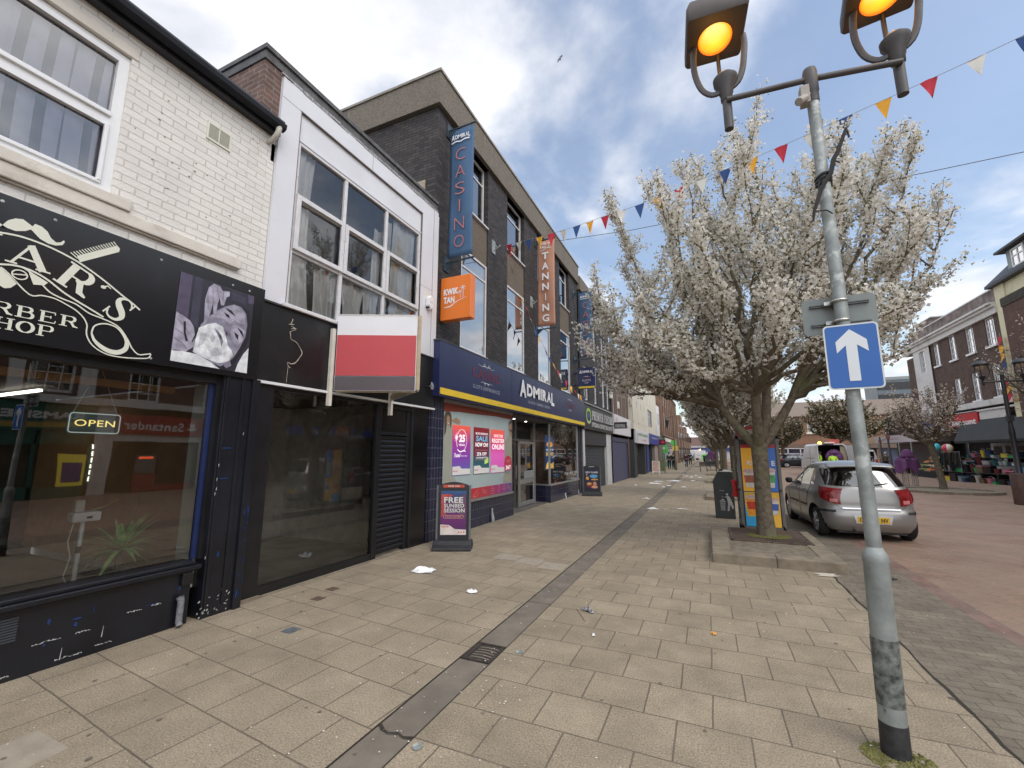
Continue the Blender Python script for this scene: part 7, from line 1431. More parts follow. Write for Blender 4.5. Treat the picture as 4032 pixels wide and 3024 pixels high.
# planters
def planter(x0, x1, y0, y1, h, label, grate=False, group=None):
    t = thing('tree_planter', label, 'planter', ((x0+x1)/2, (y0+y1)/2, 0), group)
    mb = MB(); w = .28
    for (a, b, c, d) in ((x0,x1,y0,y0+w),(x0,x1,y1-w,y1),(x0,x0+w,y0+w,y1-w),(x1-w,x1,y0+w,y1-w)):
        if b-a > d-c:
            n = 2
            for i in range(n): mb.box(a+(b-a)*i/n+.002, a+(b-a)*(i+1)/n-.002, c, d, -.02, h)
        else: mb.box(a, b, c, d, -.02, h)
    mb.build('kerb', M_STONE, t, bevel=.015)
    mb = MB(); mb.box(x0+w, x1-w, y0+w, y1-w, -.02, h-.012); mb.build('infill', mat('planter_fill', (.20,.165,.12), .95, var=.3, scale=9, bump=.6), t)
    if grate:
        cx, cy = .93, 9.74; gx0, gx1, gy0, gy1 = .30, 1.56, 9.04, 10.44
        mb = MB(); z = h
        for (a, b, c, d) in ((gx0,gx1,gy0,gy0+.03),(gx0,gx1,gy1-.03,gy1),(gx0,gx0+.03,gy0,gy1),(gx1-.03,gx1,gy0,gy1)): mb.box(a, b, c, d, z-.02, z+.012)
        for i in range(88):
            a = 2*math.pi*i/88; ca, sa = math.cos(a), math.sin(a); tmax = min((gx1-cx if ca > 0 else cx-gx0)/max(1e-6, abs(ca)), (gy1-cy if sa > 0 else cy-gy0)/max(1e-6, abs(sa)))
            mb.extr([(cx+ca*.27-sa*.007, cy+sa*.27+ca*.007, z-.012), (cx+ca*tmax-sa*.014, cy+sa*tmax+ca*.014, z-.012), (cx+ca*tmax+sa*.014, cy+sa*tmax-ca*.014, z-.012), (cx+ca*.27+sa*.007, cy+sa*.27-ca*.007, z-.012)], (0,0,.02))
        mb.build('tree_grate', mat('grate_rust', (.12,.085,.065), .8, .2, var=.35, scale=9, dirt=(.16,.14,.09), dscale=3), t)
        mb = MB(); mb.box(gx0, gx1, gy0, gy1, z-.02, z-.010); mb.build('grate_bed', mat('grate_bed', (.035,.028,.02), .95), t)
    return t
planter(-.03, 1.72, 7.80, 10.55, .15, 'raised stone tree planter with a radial iron grate, nearest the camera', True)
moss('tree_moss', .95, 9.62, .36, 1500, .165, 'green moss and weeds round the foot of the large blossom tree')
for i, y in enumerate((17.6, 27.2, 36.2, 45.8)): planter(-.15, 1.6, y, y+2.4, .13, f'{["second","third","fourth","fifth"][i]} stone tree planter counting away from the camera', group='tree planters in the middle row')
o = MB().lathe((9.5, 25.6, 0), [(1.75,-.02),(1.75,.10),(1.45,.10),(1.44,.05),(.01,.06)], 40).build('round_planter', M_STONE); tag(o, 'low round stone kerb under the small tree on the right', 'planter')
# ================================================================== phone kiosk
t = thing('phone_kiosk', 'grey phone kiosk with an arched red top and bright drink posters on its end', 'phone box', (.97, 11.1, 0))
M_KF = mat('kiosk_grey', (.16,.155,.14), .5, .3, var=.2, scale=4); x0, x1, y0, y1 = .57, 1.37, 10.57, 11.55
mb = MB()
for (x, y) in ((x0,y0),(x1-.06,y0),(x0,y1-.06),(x1-.06,y1-.06)): mb.box(x, x+.06, y, y+.06, 0, 2.08)
for y in (y0, y1-.06): mb.box(x0, x1, y, y+.06, .0, .18); mb.box(x0, x1, y, y+.06, 1.98, 2.08)
for x in (x0, x1-.06): mb.box(x, x+.06, y0, y1, 2.0, 2.08); mb.box(x, x+.04, y0, y1, .15, .22); mb.box(x, x+.04, y0, y1, .9, .95)
mb.build('frame', M_KF, t, bevel=.006)
mb = MB(); mb.box(x0+.06, x1-.06, y0+.008, y0+.03, .18, 1.98); mb.build('poster_case', mat('kiosk_black', (.02,.02,.02), .3), t)
ap = arc((x0+x1)/2, 2.05, .41, .24, 0, 180, 16); mb = MB(); mb.extr([(x, y0-.01, z) for x, z in ap], (0, .99, 0)); mb.build('arched_roof', mat('kiosk_roof', (.17,.10,.085), .5, var=.2), t)
fr = Frame('F', y0-.014); mb = MB(); ribbon(fr, mb, arc((x0+x1)/2, 2.05, .34, .18, 0, 180, 16), .055, 0); mb.build('red_arch', mat('kiosk_red', (.45,.02,.03), .4), t, fix=False)
mb = MB(); pts_poly(fr, mb, arc((x0+x1)/2, 2.06, .31, .15, 0, 180, 12), -.001); mb.build('arch_panel', mat('kiosk_cream', (.36,.36,.32), .5), t, fix=False)
fr = Frame('F', y0+.006)
mb = MB(); fr.box(mb, .655, 1.29, .90, 1.80, 0, .006); mb.build('upper_poster', gradmat('kiosk_up', [(0,(.75,.38,.03)),(.49,(.78,.40,.03)),(.51,(.03,.14,.50)),(1,(.03,.12,.42))], .655, 1.29, .1, 0), t)
mb = MB(); fr.box(mb, .655, 1.29, 1.80, 1.87, 0, .008); mb.build('red_strip', MATS['kiosk_red'], t)
mb = MB(); fr.box(mb, .655, 1.29, .19, .885, 0, .006); mb.build('lower_poster', gradmat('kiosk_low', [(0,(.04,.30,.55)),(.5,(.04,.34,.62)),(.55,(.75,.45,.05)),(1,(.78,.42,.04))], .655, 1.29, .1, 0), t)
mb = MB(); pts_poly(fr, mb, [(.66,.60),(.70,.38),(1.28,.44),(1.285,.88),(.66,.88)], .006)
mb.build('poster_colour', mat('poster_sun', (.78,.46,.04), .5), t, fix=False)
txt(fr, 'FOR', .755, .90, 1.43, 1.53, .008, M_WL, 'lettering', t, .04); txt(fr, 'E', 1.205, 1.265, 1.43, 1.53, .008, M_WL, 'lettering', t, .04); txt(fr, 'S', .84, .89, 1.55, 1.64, .008, M_WL, 'lettering', t, .04)
def cup(cx, z0, w, h, m1, m2, k):
    mb = MB(); pts_poly(fr, mb, [(cx-w*.36,z0),(cx+w*.36,z0),(cx+w*.5,z0+h),(cx-w*.5,z0+h)], .009+k); mb.build('poster_cup', m1, t, fix=False); mb = MB(); pts_poly(fr, mb, [(cx-w*.42,z0+h*.28),(cx+w*.42,z0+h*.28),(cx+w*.5,z0+h*.72),(cx-w*.5,z0+h*.72)], .0095+k); mb.build('poster_cup_band', m2, t, fix=False)
    mb = MB(); pts_poly(fr, mb, arc(cx, z0+h, w*.55, h*.14, 0, 360, 16)[:-1], .010+k); mb.build('poster_cup_lid', mat('cup_lid', (.60,.42,.38), .5, var=.3, scale=30), t, fix=False)
cup(.79,.98,.22,.34, mat('cup_white', (.68,.64,.58), .5, var=.15), mat('cup_caramel', (.40,.12,.06), .5, var=.4, scale=12), 0); cup(1.15,.98,.22,.36, MATS['cup_white'], mat('cup_green', (.10,.35,.12), .5, var=.4, scale=12), 0)
cup(.80,.44,.22,.34, mat('cup_orange', (.85,.30,.03), .5, var=.2, scale=8), mat('cup_red', (.60,.05,.02), .5, var=.3, scale=9), 0); cup(1.18,.44,.18,.30, MATS['cup_white'], mat('cup_blue', (.05,.12,.45), .5), 0)
mb = MB(); mb.add([(x0+.02,y0+.06,.22),(x0+.02,y1-.06,.22),(x0+.02,y1-.06,2.0),(x0+.02,y0+.06,2.0)], [(0,1,2,3)]); mb.add([(x1-.02,y0+.06,.22),(x1-.02,y1-.06,.22),(x1-.02,y1-.06,2.0),(x1-.02,y0+.06,2.0)], [(0,1,2,3)]); mb.build('side_glass', glass('kiosk_glass', .1, (.5,.5,.5)), t, fix=False)
MB().box(.75,1.2,11.1,11.25,.9,1.6).build('telephone', MATS['kiosk_black'], t, bevel=.02)
mb = MB(); rr = random.Random(3)
for i in range(5): mb.tube([(x0-.06+rr.uniform(-.05,.05), y0+.35+rr.uniform(-.06,.06), z) for z in (.75,.95,1.1)], rr.uniform(.02,.05), 6)
o = mb.build('red_bag', mat('red_plastic', (.55,.03,.03), .4), smooth=True); tag(o, 'red plastic bag hanging between the kiosk and the litter bin', 'bag')
# litter bin
t = thing('litter_bin', 'dark slate litter bin with a white litter symbol, left of the kiosk', 'bin', (.33, 13.2, 0))
prof = [(.10,0),(.57,0),(.57,1.16),(.52,1.20),(.22,1.20),(.18,1.12),(.075,.92),(.09,.82)]
mb = MB(); mb.extr([(x, 12.92, z) for x, z in prof], (0,.50,0)); mb.build('casing', mat('bin_slate', (.045,.052,.055), .5, var=.12, scale=3), t, bevel=.012)
mb = MB(); mb.grid(lambda s, q: Vector((.20+.38*s, 12.93+.48*q, 1.205+.045*math.sin(s*3.14)*math.sin(q*3.14))), 8, 8); mb.build('lid', mat('bin_lid', (.40,.38,.34), .4), t, smooth=True, fix=False)
MB().lathe((.30,13.05,1.21), [(.05,0),(.05,.05),(.04,.055)], 14).build('ashtray', M_BLACK, t, smooth=True)
FBN = Frame('F', 12.918); mb = MB()
pts_poly(FBN, mb, [(.40+.03*math.cos(k),.62+.03*math.sin(k)) for k in [j*.63 for j in range(10)]], 0); pts_poly(FBN, mb, [(.385,.57),(.42,.585),(.455,.56),(.50,.45),(.545,.29),(.51,.24),(.465,.37),(.43,.20),(.385,.20),(.41,.38),(.40,.47),(.39,.53),(.27,.565),(.27,.545)], .001)
pts_poly(FBN, mb, [(.245,.47),(.285,.51),(.32,.495),(.33,.46)], .001)
ribbon(FBN, mb, [(.22,.45),(.35,.44)], .02, .001)
for i in range(6): ribbon(FBN, mb, [(.225+i*.024,.44),(.243+i*.017,.22)], .007, .0015)
for z in (.38,.32,.27,.215): ribbon(FBN, mb, [(.232,z),(.34,z)], .007, .002)
mb.build('litter_symbol', mat('symbol_grey', (.50,.52,.52), .5), t, fix=False)
txt(FBN, 'LITTER', .22, .34, .70, .725, 0, MATS['symbol_grey'], 'lettering', t)
# ================================================================== cars
def interp(tab, z):
    xs = [a for a, b in tab]; ys = [b for a, b in tab]
    if z <= xs[0]: return ys[0]
    if z >= xs[-1]: return ys[-1]
    for i in range(len(xs)-1):
        if xs[i] <= z <= xs[i+1]:
            t = (z-xs[i])/(xs[i+1]-xs[i]); m0 = (ys[i+1]-ys[max(i-1,0)])/(xs[i+1]-xs[max(i-1,0)]); m1 = (ys[min(i+2,len(xs)-1)]-ys[i])/(xs[min(i+2,len(xs)-1)]-xs[i]); h = xs[i+1]-xs[i]
            return (2*t**3-3*t*t+1)*ys[i]+(t**3-2*t*t+t)*h*m0+(-2*t**3+3*t*t)*ys[i+1]+(t**3-t*t)*h*m1
RT = [(.18,.10),(.30,.02),(.42,-.005),(.52,.0),(.585,.03),(.64,.055),(.75,.06),(.88,.075),(.98,.10),(1.06,.15),(1.2,.235),(1.35,.33),(1.42,.40),(1.48,.56),(1.515,.80)]
FT_ = [(.18,3.62),(.30,3.74),(.45,3.77),(.60,3.72),(.72,3.60),(.82,3.40),(.90,3.05),(.96,2.85),(1.02,2.72),(1.2,2.36),(1.35,2.05),(1.42,1.88),(1.48,1.66),(1.515,1.35)]
HW = [(.18,.76),(.30,.825),(.45,.845),(.60,.842),(.72,.845),(.85,.84),(.93,.815),(1.0,.785),(1.1,.75),(1.25,.69),(1.38,.635),(1.45,.58),(1.49,.50),(1.515,.36)]
def car_pt(th, z, off=0):
    yr, yf, hw = interp(RT, z), interp(FT_, z), interp(HW, z); n = 5.6 if z < .8 else (5.6-(z-.8)*3 if z < 1.42 else 3.74)
    a = (yf-yr)/2; yc = (yf+yr)/2; c, s = math.cos(th), math.sin(th)
    hx = math.copysign(abs(s)**(2/n), s)*hw; hy = math.copysign(abs(c)**(2/n), c)*a
    # tuck the tail in plan: rear of the greenhouse narrows
    if c < 0 and z > .95: hx *= 1-.10*(-c)**3*min(1,(z-.95)/.3)
    p = Vector((hx, yc+hy, z))
    if off:
        e = 1e-3; q = (car_pt(th+e, z)-car_pt(th-e, z)); w_ = (car_pt(th, min(z+e,1.514))-car_pt(th, z-e)); nn = q.cross(w_)
        if nn.length > 1e-12:
            nn.normalize()
            if nn.dot(Vector((hx, hy*.5, 0))) < 0 : nn = -nn
            p = p+nn*off
    return p
def th_rear(x, z):
    hw = interp(HW, z)*(1-.10*min(1,max(0,(z-.95)/.3))); k = min(1, abs(x)/hw)**((5.6 if z < .8 else 5.6-(z-.8)*3)/2); return math.pi-math.copysign(math.asin(min(1,k)), x)
def th_side(y, z, sgn):
    yr, yf = interp(RT, z), interp(FT_, z); a = (yf-yr)/2; u = (y-(yf+yr)/2)/a; u = max(-1, min(1, u)); c = math.copysign(abs(u)**((5.6 if z < .8 else 5.6-(z-.8)*3)/2), u); t = math.acos(c); return t if sgn > 0 else -t
def rp(x, z, off=0): return car_pt(th_rear(x, z), z, off)
def sp(y, z, s, off=0): return car_pt(th_side(y, z, s), z, off)
M_TYRE = mat('tyre', (.018,.018,.019), .85, var=.2); M_RIM = mat('alloy_rim', (.45,.46,.48), .3, .8, var=.06); M_AUTO = glass('car_glass', .12, (.10,.11,.12)); M_TRIM = mat('dark_trim', (.025,.025,.028), .5)
def carpaint(name, c, metal=.6, rough=.32):
    if name in MATS: return MATS[name]
    m = mat(name, c, rough, metal, var=.05, scale=2.0, coat=.35); return m
def make_car(label, paint, plate=True, full=True, group=None):
    t = thing('parked_car', label, 'car', (0, 0, 0), group)
    mb = MB(); NT, zs = 112, [.18+.0]+[.18+ (1.515-.18)*i/44 for i in range(1, 45)]
    k = 0
    for z in zs:
        for j in range(NT): mb.v.append(tuple(car_pt(2*math.pi*j/NT+.014, z)))
    # crown the roof
    for f, z in ((.8,1.523),(.55,1.53),(.25,1.533)):
        c = Vector((0, 1.1, z))
        for j in range(NT):
            p = car_pt(2*math.pi*j/NT+.014, 1.515); mb.v.append((p.x*f, c.y+(p.y-c.y)*f, z))
    nr = len(zs)+3
    for i in range(nr-1):
        for j in range(NT): mb.f.append((i*NT+j, i*NT+(j+1) % NT, (i+1)*NT+(j+1) % NT, (i+1)*NT+j))
    mb.f.append(tuple(range(NT))[::-1]); mb.f.append(tuple(range((nr-1)*NT, nr*NT)))
    body = mb.build('body', paint, t, smooth=True, angle=55)
    cut = MB()
    for y in (.60, 3.04):
        for s in (-1, 1): cut.lathe((0, y, .31), [(.36, s*.56), (.345, s*.86), (.36, s*1.2)] if s > 0 else [(.36, s*1.2), (.345, s*.86), (.36, s*.56)], 40, 'x')
    co = cut.build('cutter', M_TRIM)
    md = body.modifiers.new('b', 'BOOLEAN'); md.object = co; md.operation = 'DIFFERENCE'; md.solver = 'EXACT'
    dg = bpy.context.evaluated_depsgraph_get(); dg.update(); me = bpy.data.meshes.new_from_object(body.evaluated_get(dg)); body.modifiers.clear(); body.data = me
    me.materials.clear(); me.materials.append(paint); me.materials.append(M_TRIM)
    for p in me.polygons:
        c = p.center
        inn = abs(c.x) < .79 and any((c.y-y)**2+(c.z-.31)**2 < .365**2 for y in (.60, 3.04)) 
        p.material_index = 1 if inn or c.z < .181 else 0
    bpy.data.objects.remove(co)
    def patch(nm, fn, nu, nv, m, par=t): return MB().grid(fn, nu, nv).build(nm, m, par, smooth=True, fix=False)
    lerp = lambda a, b, s: a+(b-a)*s
    patch('rear_window', lambda s, q: rp(lerp(-1, 1, s)*(.655-.10*q-.02*(1-q)*abs(2*s-1)**6), lerp(1.03+.02*abs(2*s-1)**3, 1.385-.015*abs(2*s-1)**4, q), .004), 24, 8, M_AUTO)
    patch('windscreen', lambda s, q: car_pt(lerp(-.62, .62, s), lerp(1.02, 1.40, q), .004), 24, 8, M_AUTO)
    for sg in (-1, 1):
        patch('side_window', lambda s, q: sp(lerp(lerp(1.62, 1.68, q), lerp(2.52, 1.98, q), s), lerp(.985+.01*s, 1.375-.02*s, q), sg, .004), 10, 6, M_AUTO)
        patch('side_window', lambda s, q: sp(lerp(lerp(.86, .94, q), lerp(1.54, 1.60, q), s), lerp(1.0+.02*(1-s), 1.37, q), sg, .004), 10, 6, M_AUTO)
        patch('quarter_window', lambda s, q: sp(lerp(lerp(.62, .76, q), lerp(.81, .89, q), s), lerp(1.04, 1.34, q), sg, .004), 4, 6, M_AUTO)
        th0, th1 = math.pi-sg*.20, math.pi-sg*1.02
        patch('tail_light', lambda s, q: car_pt(lerp(th0, th1, s**.8*(.72+.28*q)+.0), lerp(.685+.10*s, .985+.03*s, q), .012), 12, 8, mat('tail_red', (.22,.010,.012), .18, var=.3, scale=14, coat=.6))
        patch('reverse_light', lambda s, q: car_pt(lerp(math.pi-sg*.26, math.pi-sg*.46, s), lerp(.725, .79, q), .0145), 4, 3, mat('tail_pink', (.55,.20,.20), .2))
        patch('head_light', lambda s, q: car_pt(sg*lerp(.30, 1.0, s), lerp(.66, .84, q), .008), 8, 6, mat('head_glass', (.55,.57,.6), .15))
        patch('bumper_strip', lambda s, q: car_pt(lerp(math.pi-sg*.34, math.pi-sg*1.05, s), lerp(.535, .575, q), .012), 10, 2, M_TRIM)
        patch('door_strip', lambda s, q: sp(lerp(1.0, 1.5, s), lerp(.56, .60, q), sg, .010), 6, 2, M_TRIM); patch('door_strip', lambda s, q: sp(lerp(1.66, 2.5, s), lerp(.56, .60, q), sg, .010), 6, 2, M_TRIM)
        mb = MB(); x = sg*.90
        mb.lathe((sg*.88, 2.30, 1.03), [(.02,-.07),(.065,-.05),(.08,0),(.07,.05),(.02,.07)], 14, 'z'); mb.tube([(sg*.78,2.32,.99),(sg*.86,2.31,.99)], .02, 6); mb.build('wing_mirror', M_TRIM, t, smooth=True)
        mb = MB()
        for y in (1.18, 1.92): p = sp(y, .90, sg, .02); mb.tube([p+Vector((0,-.075,0)), p+Vector((sg*.012,0,.004)), p+Vector((0,.075,0))], .011, 6)
        mb.build('door_handle', paint, t, smooth=True)
        sm = MB()
        def seam(f, n=16): sm.tube([f(i/n) for i in range(n+1)], .0042, 4)
        seam(lambda q: sp(1.585, lerp(.24,1.40,q), sg, .001)); seam(lambda q: sp(2.56-.0*q, lerp(.24,.97,q), sg, .001)); seam(lambda q: sp(lerp(.93,.80,max(0,(q-.3)/.7)) if q > .3 else .98, lerp(.60,1.0,q), sg, .001)); seam(lambda q: sp(lerp(.95,2.56,q), .235, sg, .001))
        sm.build('door_seam', M_TRIM, t, fix=False)
    # wheels
    for y in (.60, 3.04):
        for sg in (-1, 1):
            x0 = sg*.615; W = .185*sg
            prof = [(.19,0),(.265,0),(.29,.02*sg),(.298,.05*sg),(.298,.13*sg),(.29,.16*sg),(.262,W),(.205,W),(.20,W-.02*sg)]
            wh = MB().lathe((x0, y, .298), prof, 36, 'x').build('wheel', M_TYRE, t, smooth=True)
            mb = MB(); mb.lathe((x0+W-.03*sg, y, .298), [(.205,.015*sg),(.2,.02*sg),(.185,0),(.06,-.005*sg),(.05,.018*sg),(.001,.02*sg)], 36, 'x')
            for k_ in range(8):
                a = k_*math.pi/4; mb.tube([(x0+W-.018*sg, y+math.cos(a)*.05, .298+math.sin(a)*.05), (x0+W-.012*sg, y+math.cos(a)*.19, .298+math.sin(a)*.19)], [.022,.014], 5)
            mb.build('rim', M_RIM, wh, smooth=True)
    sm = MB()
    def seam(f, n=20): sm.tube([f(i/n) for i in range(n+1)], .0045, 4)
    for sg in (-1, 1): seam(lambda q: rp(sg*lerp(.60,.46,max(0,(.72-lerp(.60,.99,q))/.12) if lerp(.60,.99,q) < .72 else 0), lerp(.60,.99,q), .001))
    seam(lambda q: rp(lerp(-.46,.46,q), .585, .001)); seam(lambda q: rp(lerp(-.62,.62,q), 1.415, .001))
    sm.build('tailgate_seam', M_TRIM, t, fix=False)
    patch('chrome_strip', lambda s, q: rp(lerp(-.46,.46,s), lerp(.605,.625,q), .016), 20, 2, mat('chrome', (.75,.76,.78), .12, .9, var=.02))
    mb = MB(); mb.tube([rp(-.05,1.05,.012), rp(.08,1.055,.02), rp(.30,1.09,.02), rp(.36,1.10,.02)], [.012,.009,.007,.005], 5); mb.build('wiper', M_TRIM, t, smooth=True)
    mb = MB(); mb.tube([(.12,.62,1.525),(.12,.60,1.60)], [.014,.004], 6); mb.build('aerial', M_TRIM, t)
    mb = MB(); mb.grid(lambda s, q: Vector((lerp(-.56,.56,s), lerp(.33,.50,q)-.05*(1-abs(2*s-1)**2)*(1-q), lerp(1.435,1.50,q)-.03*abs(2*s-1)**3)), 20, 4); o = mb.build('spoiler', paint, t, smooth=True, fix=False); so = o.modifiers.new('s', 'SOLIDIFY'); so.thickness = .022
    patch('plate_recess', lambda s, q: rp(lerp(-.31,.31,s)*(1-.12*(1-q)), lerp(.345,.50,q), .010), 10, 4, mat('plate_surround', (.60,.60,.58), .4))
    if plate:
        mb = MB(); mb.grid(lambda s, q: rp(lerp(-.25,.25,s), lerp(.365,.475,q), .016), 10, 2); mb.build('number_plate', mat('plate_yellow', (.80,.50,.04), .4, var=.02), t, fix=False)
        fr = Frame('F', min(rp(0,.42,.018).y, rp(0,.37,.018).y, rp(0,.47,.018).y)); mm = mat('plate_ink', (.02,.02,.02), .5)
        txt(fr, 'CE', -.225, -.115, .385, .455, 0, mm, 'lettering', t, .02, thick=.001); txt(fr, 'NV', .115, .225, .385, .455, 0, mm, 'lettering', t, .02, thick=.001)
    mb = MB(); mb.tube([(-.30,.10,.20),(-.30,-.0,.19)], .022, 8); mb.box(-.55,.55,.15,3.4,.14,.2); mb.build('underside', M_TRIM, t)
    mb = MB()
    for x in (-.36,.36): mb.box(x-.22,x+.22,1.0,1.12,.6,1.28); mb.box(x-.22,x+.22,2.0,2.1,.6,1.2); mb.box(x-.13,x+.13,2.0,2.08,1.2,1.4)
    mb.build('seats', mat('seat_cloth', (.03,.03,.035), .9), t, bevel=.03)
    return t
car = make_car('silver grey hatchback parked behind the near lamp post with a yellow number plate', carpaint('silver_paint', (.33,.322,.31), .5, .32))
car.location = (2.83, 10.68, 0); car.rotation_euler = (0, 0, R(3.2))
dark = make_car('dark grey car crossing behind the white van at the end of the square', carpaint('graphite_paint', (.035,.037,.042), .4, .25), False)
dark.location = (7.6, 60, 0); dark.rotation_euler = (0, 0, R(-90)); dark.scale = (1.1, 1.15, 1.0)
copy_tree(dark, (-3.4, 103, 0), R(180-8), 'dark car far away at the end of the pedestrian street', 1.1)
copy_tree(dark, (11.5, 56, 0), R(20), 'dark car behind the white van, mostly hidden by the lamp post')
# ------------------------------------------------------------------ white van with open doors
t = thing('white_van', 'white market van with its back doors open and an amber beacon on the roof', 'van', (8.1, 38, 0))
M_VAN = mat('van_white', (.66,.66,.66), .35, var=.05, scale=1.5, dirt=(.45,.44,.42), dscale=1.2)
x0, x1, y0, y1 = 7.10, 9.14, 38.0, 43.4
sec = [(x0,.45),(x0-.01,1.1),(x0+.04,1.7),(x0+.13,2.22),(x0+.28,2.34),(x1-.28,2.34),(x1-.13,2.22),(x1-.04,1.7),(x1+.01,1.1),(x1,.45)]
mb = MB(); n = len(sec); mb.v = [(x, y0, z) for x, z in sec]+[(x, y1-1.4, z) for x, z in sec]+[(x*.97+.03*8.12, y1, .45+(z-.45)*.5) for x, z in sec]
for k in range(2):
    for i in range(n-1): mb.f.append((k*n+i, k*n+i+1, (k+1)*n+i+1, (k+1)*n+i))
mb.f.append(tuple(range(2*n, 3*n)))
ins = [(8.12+(x-8.12)*.93, .62+(z-.45)*.86) for x, z in sec]; mb.v += [(x, y0, z) for x, z in ins]; a = 3*n
for i in range(n-1): mb.f.append((i, a+i, a+i+1, i+1))
mb.box(x0, x1, y0-.02, y0+.05, .42, .64)
mb.build('body', M_VAN, t, smooth=False, fix=False)
mb = MB(); mb.v = [(x, y0+.01, z) for x, z in ins]+[(x, y0+3.0, z) for x, z in ins]
for i in range(n-1): mb.f.append((i, n+i, n+i+1, i+1))
mb.f.append(tuple(range(n, 2*n))); mb.f.append((0, n-1, 2*n-1, n)); mb.build('load_bay', mat('van_inside', (.10,.08,.055), .8, var=.4), t, fix=False)
mb = MB(); mb.box(x1-.45,x1-.1,y0+.1,y0+.15,.62,2.15); mb.build('plywood_lining', mat('plywood', (.42,.36,.24), .8), t)
mb = MB(); mb.extr([(x1-.02,y0,.62),(x1-.12,y0,2.22),(x1+.20,y0-.80,2.20),(x1+.32,y0-.86,.62)], (.05,.02,0)); mb.build('rear_door', M_VAN, t)
mb = MB(); mb.extr([(x0+.0,y0,.62),(x0+.06,y0,2.22),(x0+.10,y0-.5,2.2),(x0+.12,y0-.55,.62)], (.05,.02,0)); mb.build('rear_door', M_VAN, t)
mb = MB(); mb.box(x0-.03,x0+.1,y0-.04,y0+.06,.75,1.05); mb.box(x1-.1,x1+.03,y0-.04,y0+.06,.75,1.05); mb.build('tail_lamp', mat('lamp_red', (.5,.05,.03), .3), t)
mb = MB(); mb.box(x0+.55,x0+1.2,y0-.03,y0,2.26,2.33); mb.build('brake_light', M_BLACK, t)
mb = MB(); mb.lathe((x0+.45,y0+.3,2.33), [(.10,0),(.11,.06),(.08,.14),(.01,.16)], 14); mb.build('amber_beacon', emit('beacon', (1,.45,.03), 14), t, smooth=True)
mb = MB(); mb.box(x0+.85,x0+1.4,y0+.5,y0+.9,2.40,2.46); mb.build('roof_light_bar', M_UPVC, t); mb = MB(); mb.box(x0+1.25,x0+1.85,y0+1.2,y0+1.25,2.36,2.68); mb.build('red_board', mat('roof_board', (.55,.10,.08), .6), t)
for y in (39.0, 42.2):
    for s in (x0, x1-.2): MB().lathe((s, y, .34), [(.2,0),(.34,.02),(.34,.2),(.2,.22)], 24, 'x').build('wheel', M_TYRE, t, smooth=True)
mb = MB(); mb.box(x0-.012,x0,39.5,39.52,.6,2.0); mb.box(x0-.02,x0,38.3,38.9,1.0,1.05); mb.box(x0-.012,x0+.0,38.1,41.5,1.28,1.30); mb.build('side_trim', M_TRIM, t)
copy_tree(t, (-1.2, 111, 0), R(90), 'white van far off at the end of the pedestrian street')
t = thing('white_van', 'small white van glimpsed behind the near post, by the glass canopy shop', 'van', (13.3, 50, 0))
mb = MB(); mb.extr([(12.5,50,.3),(14.1,50,.3),(14.15,50,1.2),(13.95,50,1.95),(12.65,50,1.95),(12.45,50,1.2)], (0,4,0)); mb.build('body', M_VAN, t, bevel=.08)
mb = MB(); mb.box(12.7,13.9,49.98,50,1.25,1.8); mb.build('rear_window', M_BLACKG, t); mb = MB(); mb.box(12.48,12.65,49.97,50,.6,1.1); mb.box(13.95,14.1,49.97,50,.6,1.1); mb.build('tail_lamp', MATS['lamp_red'], t)
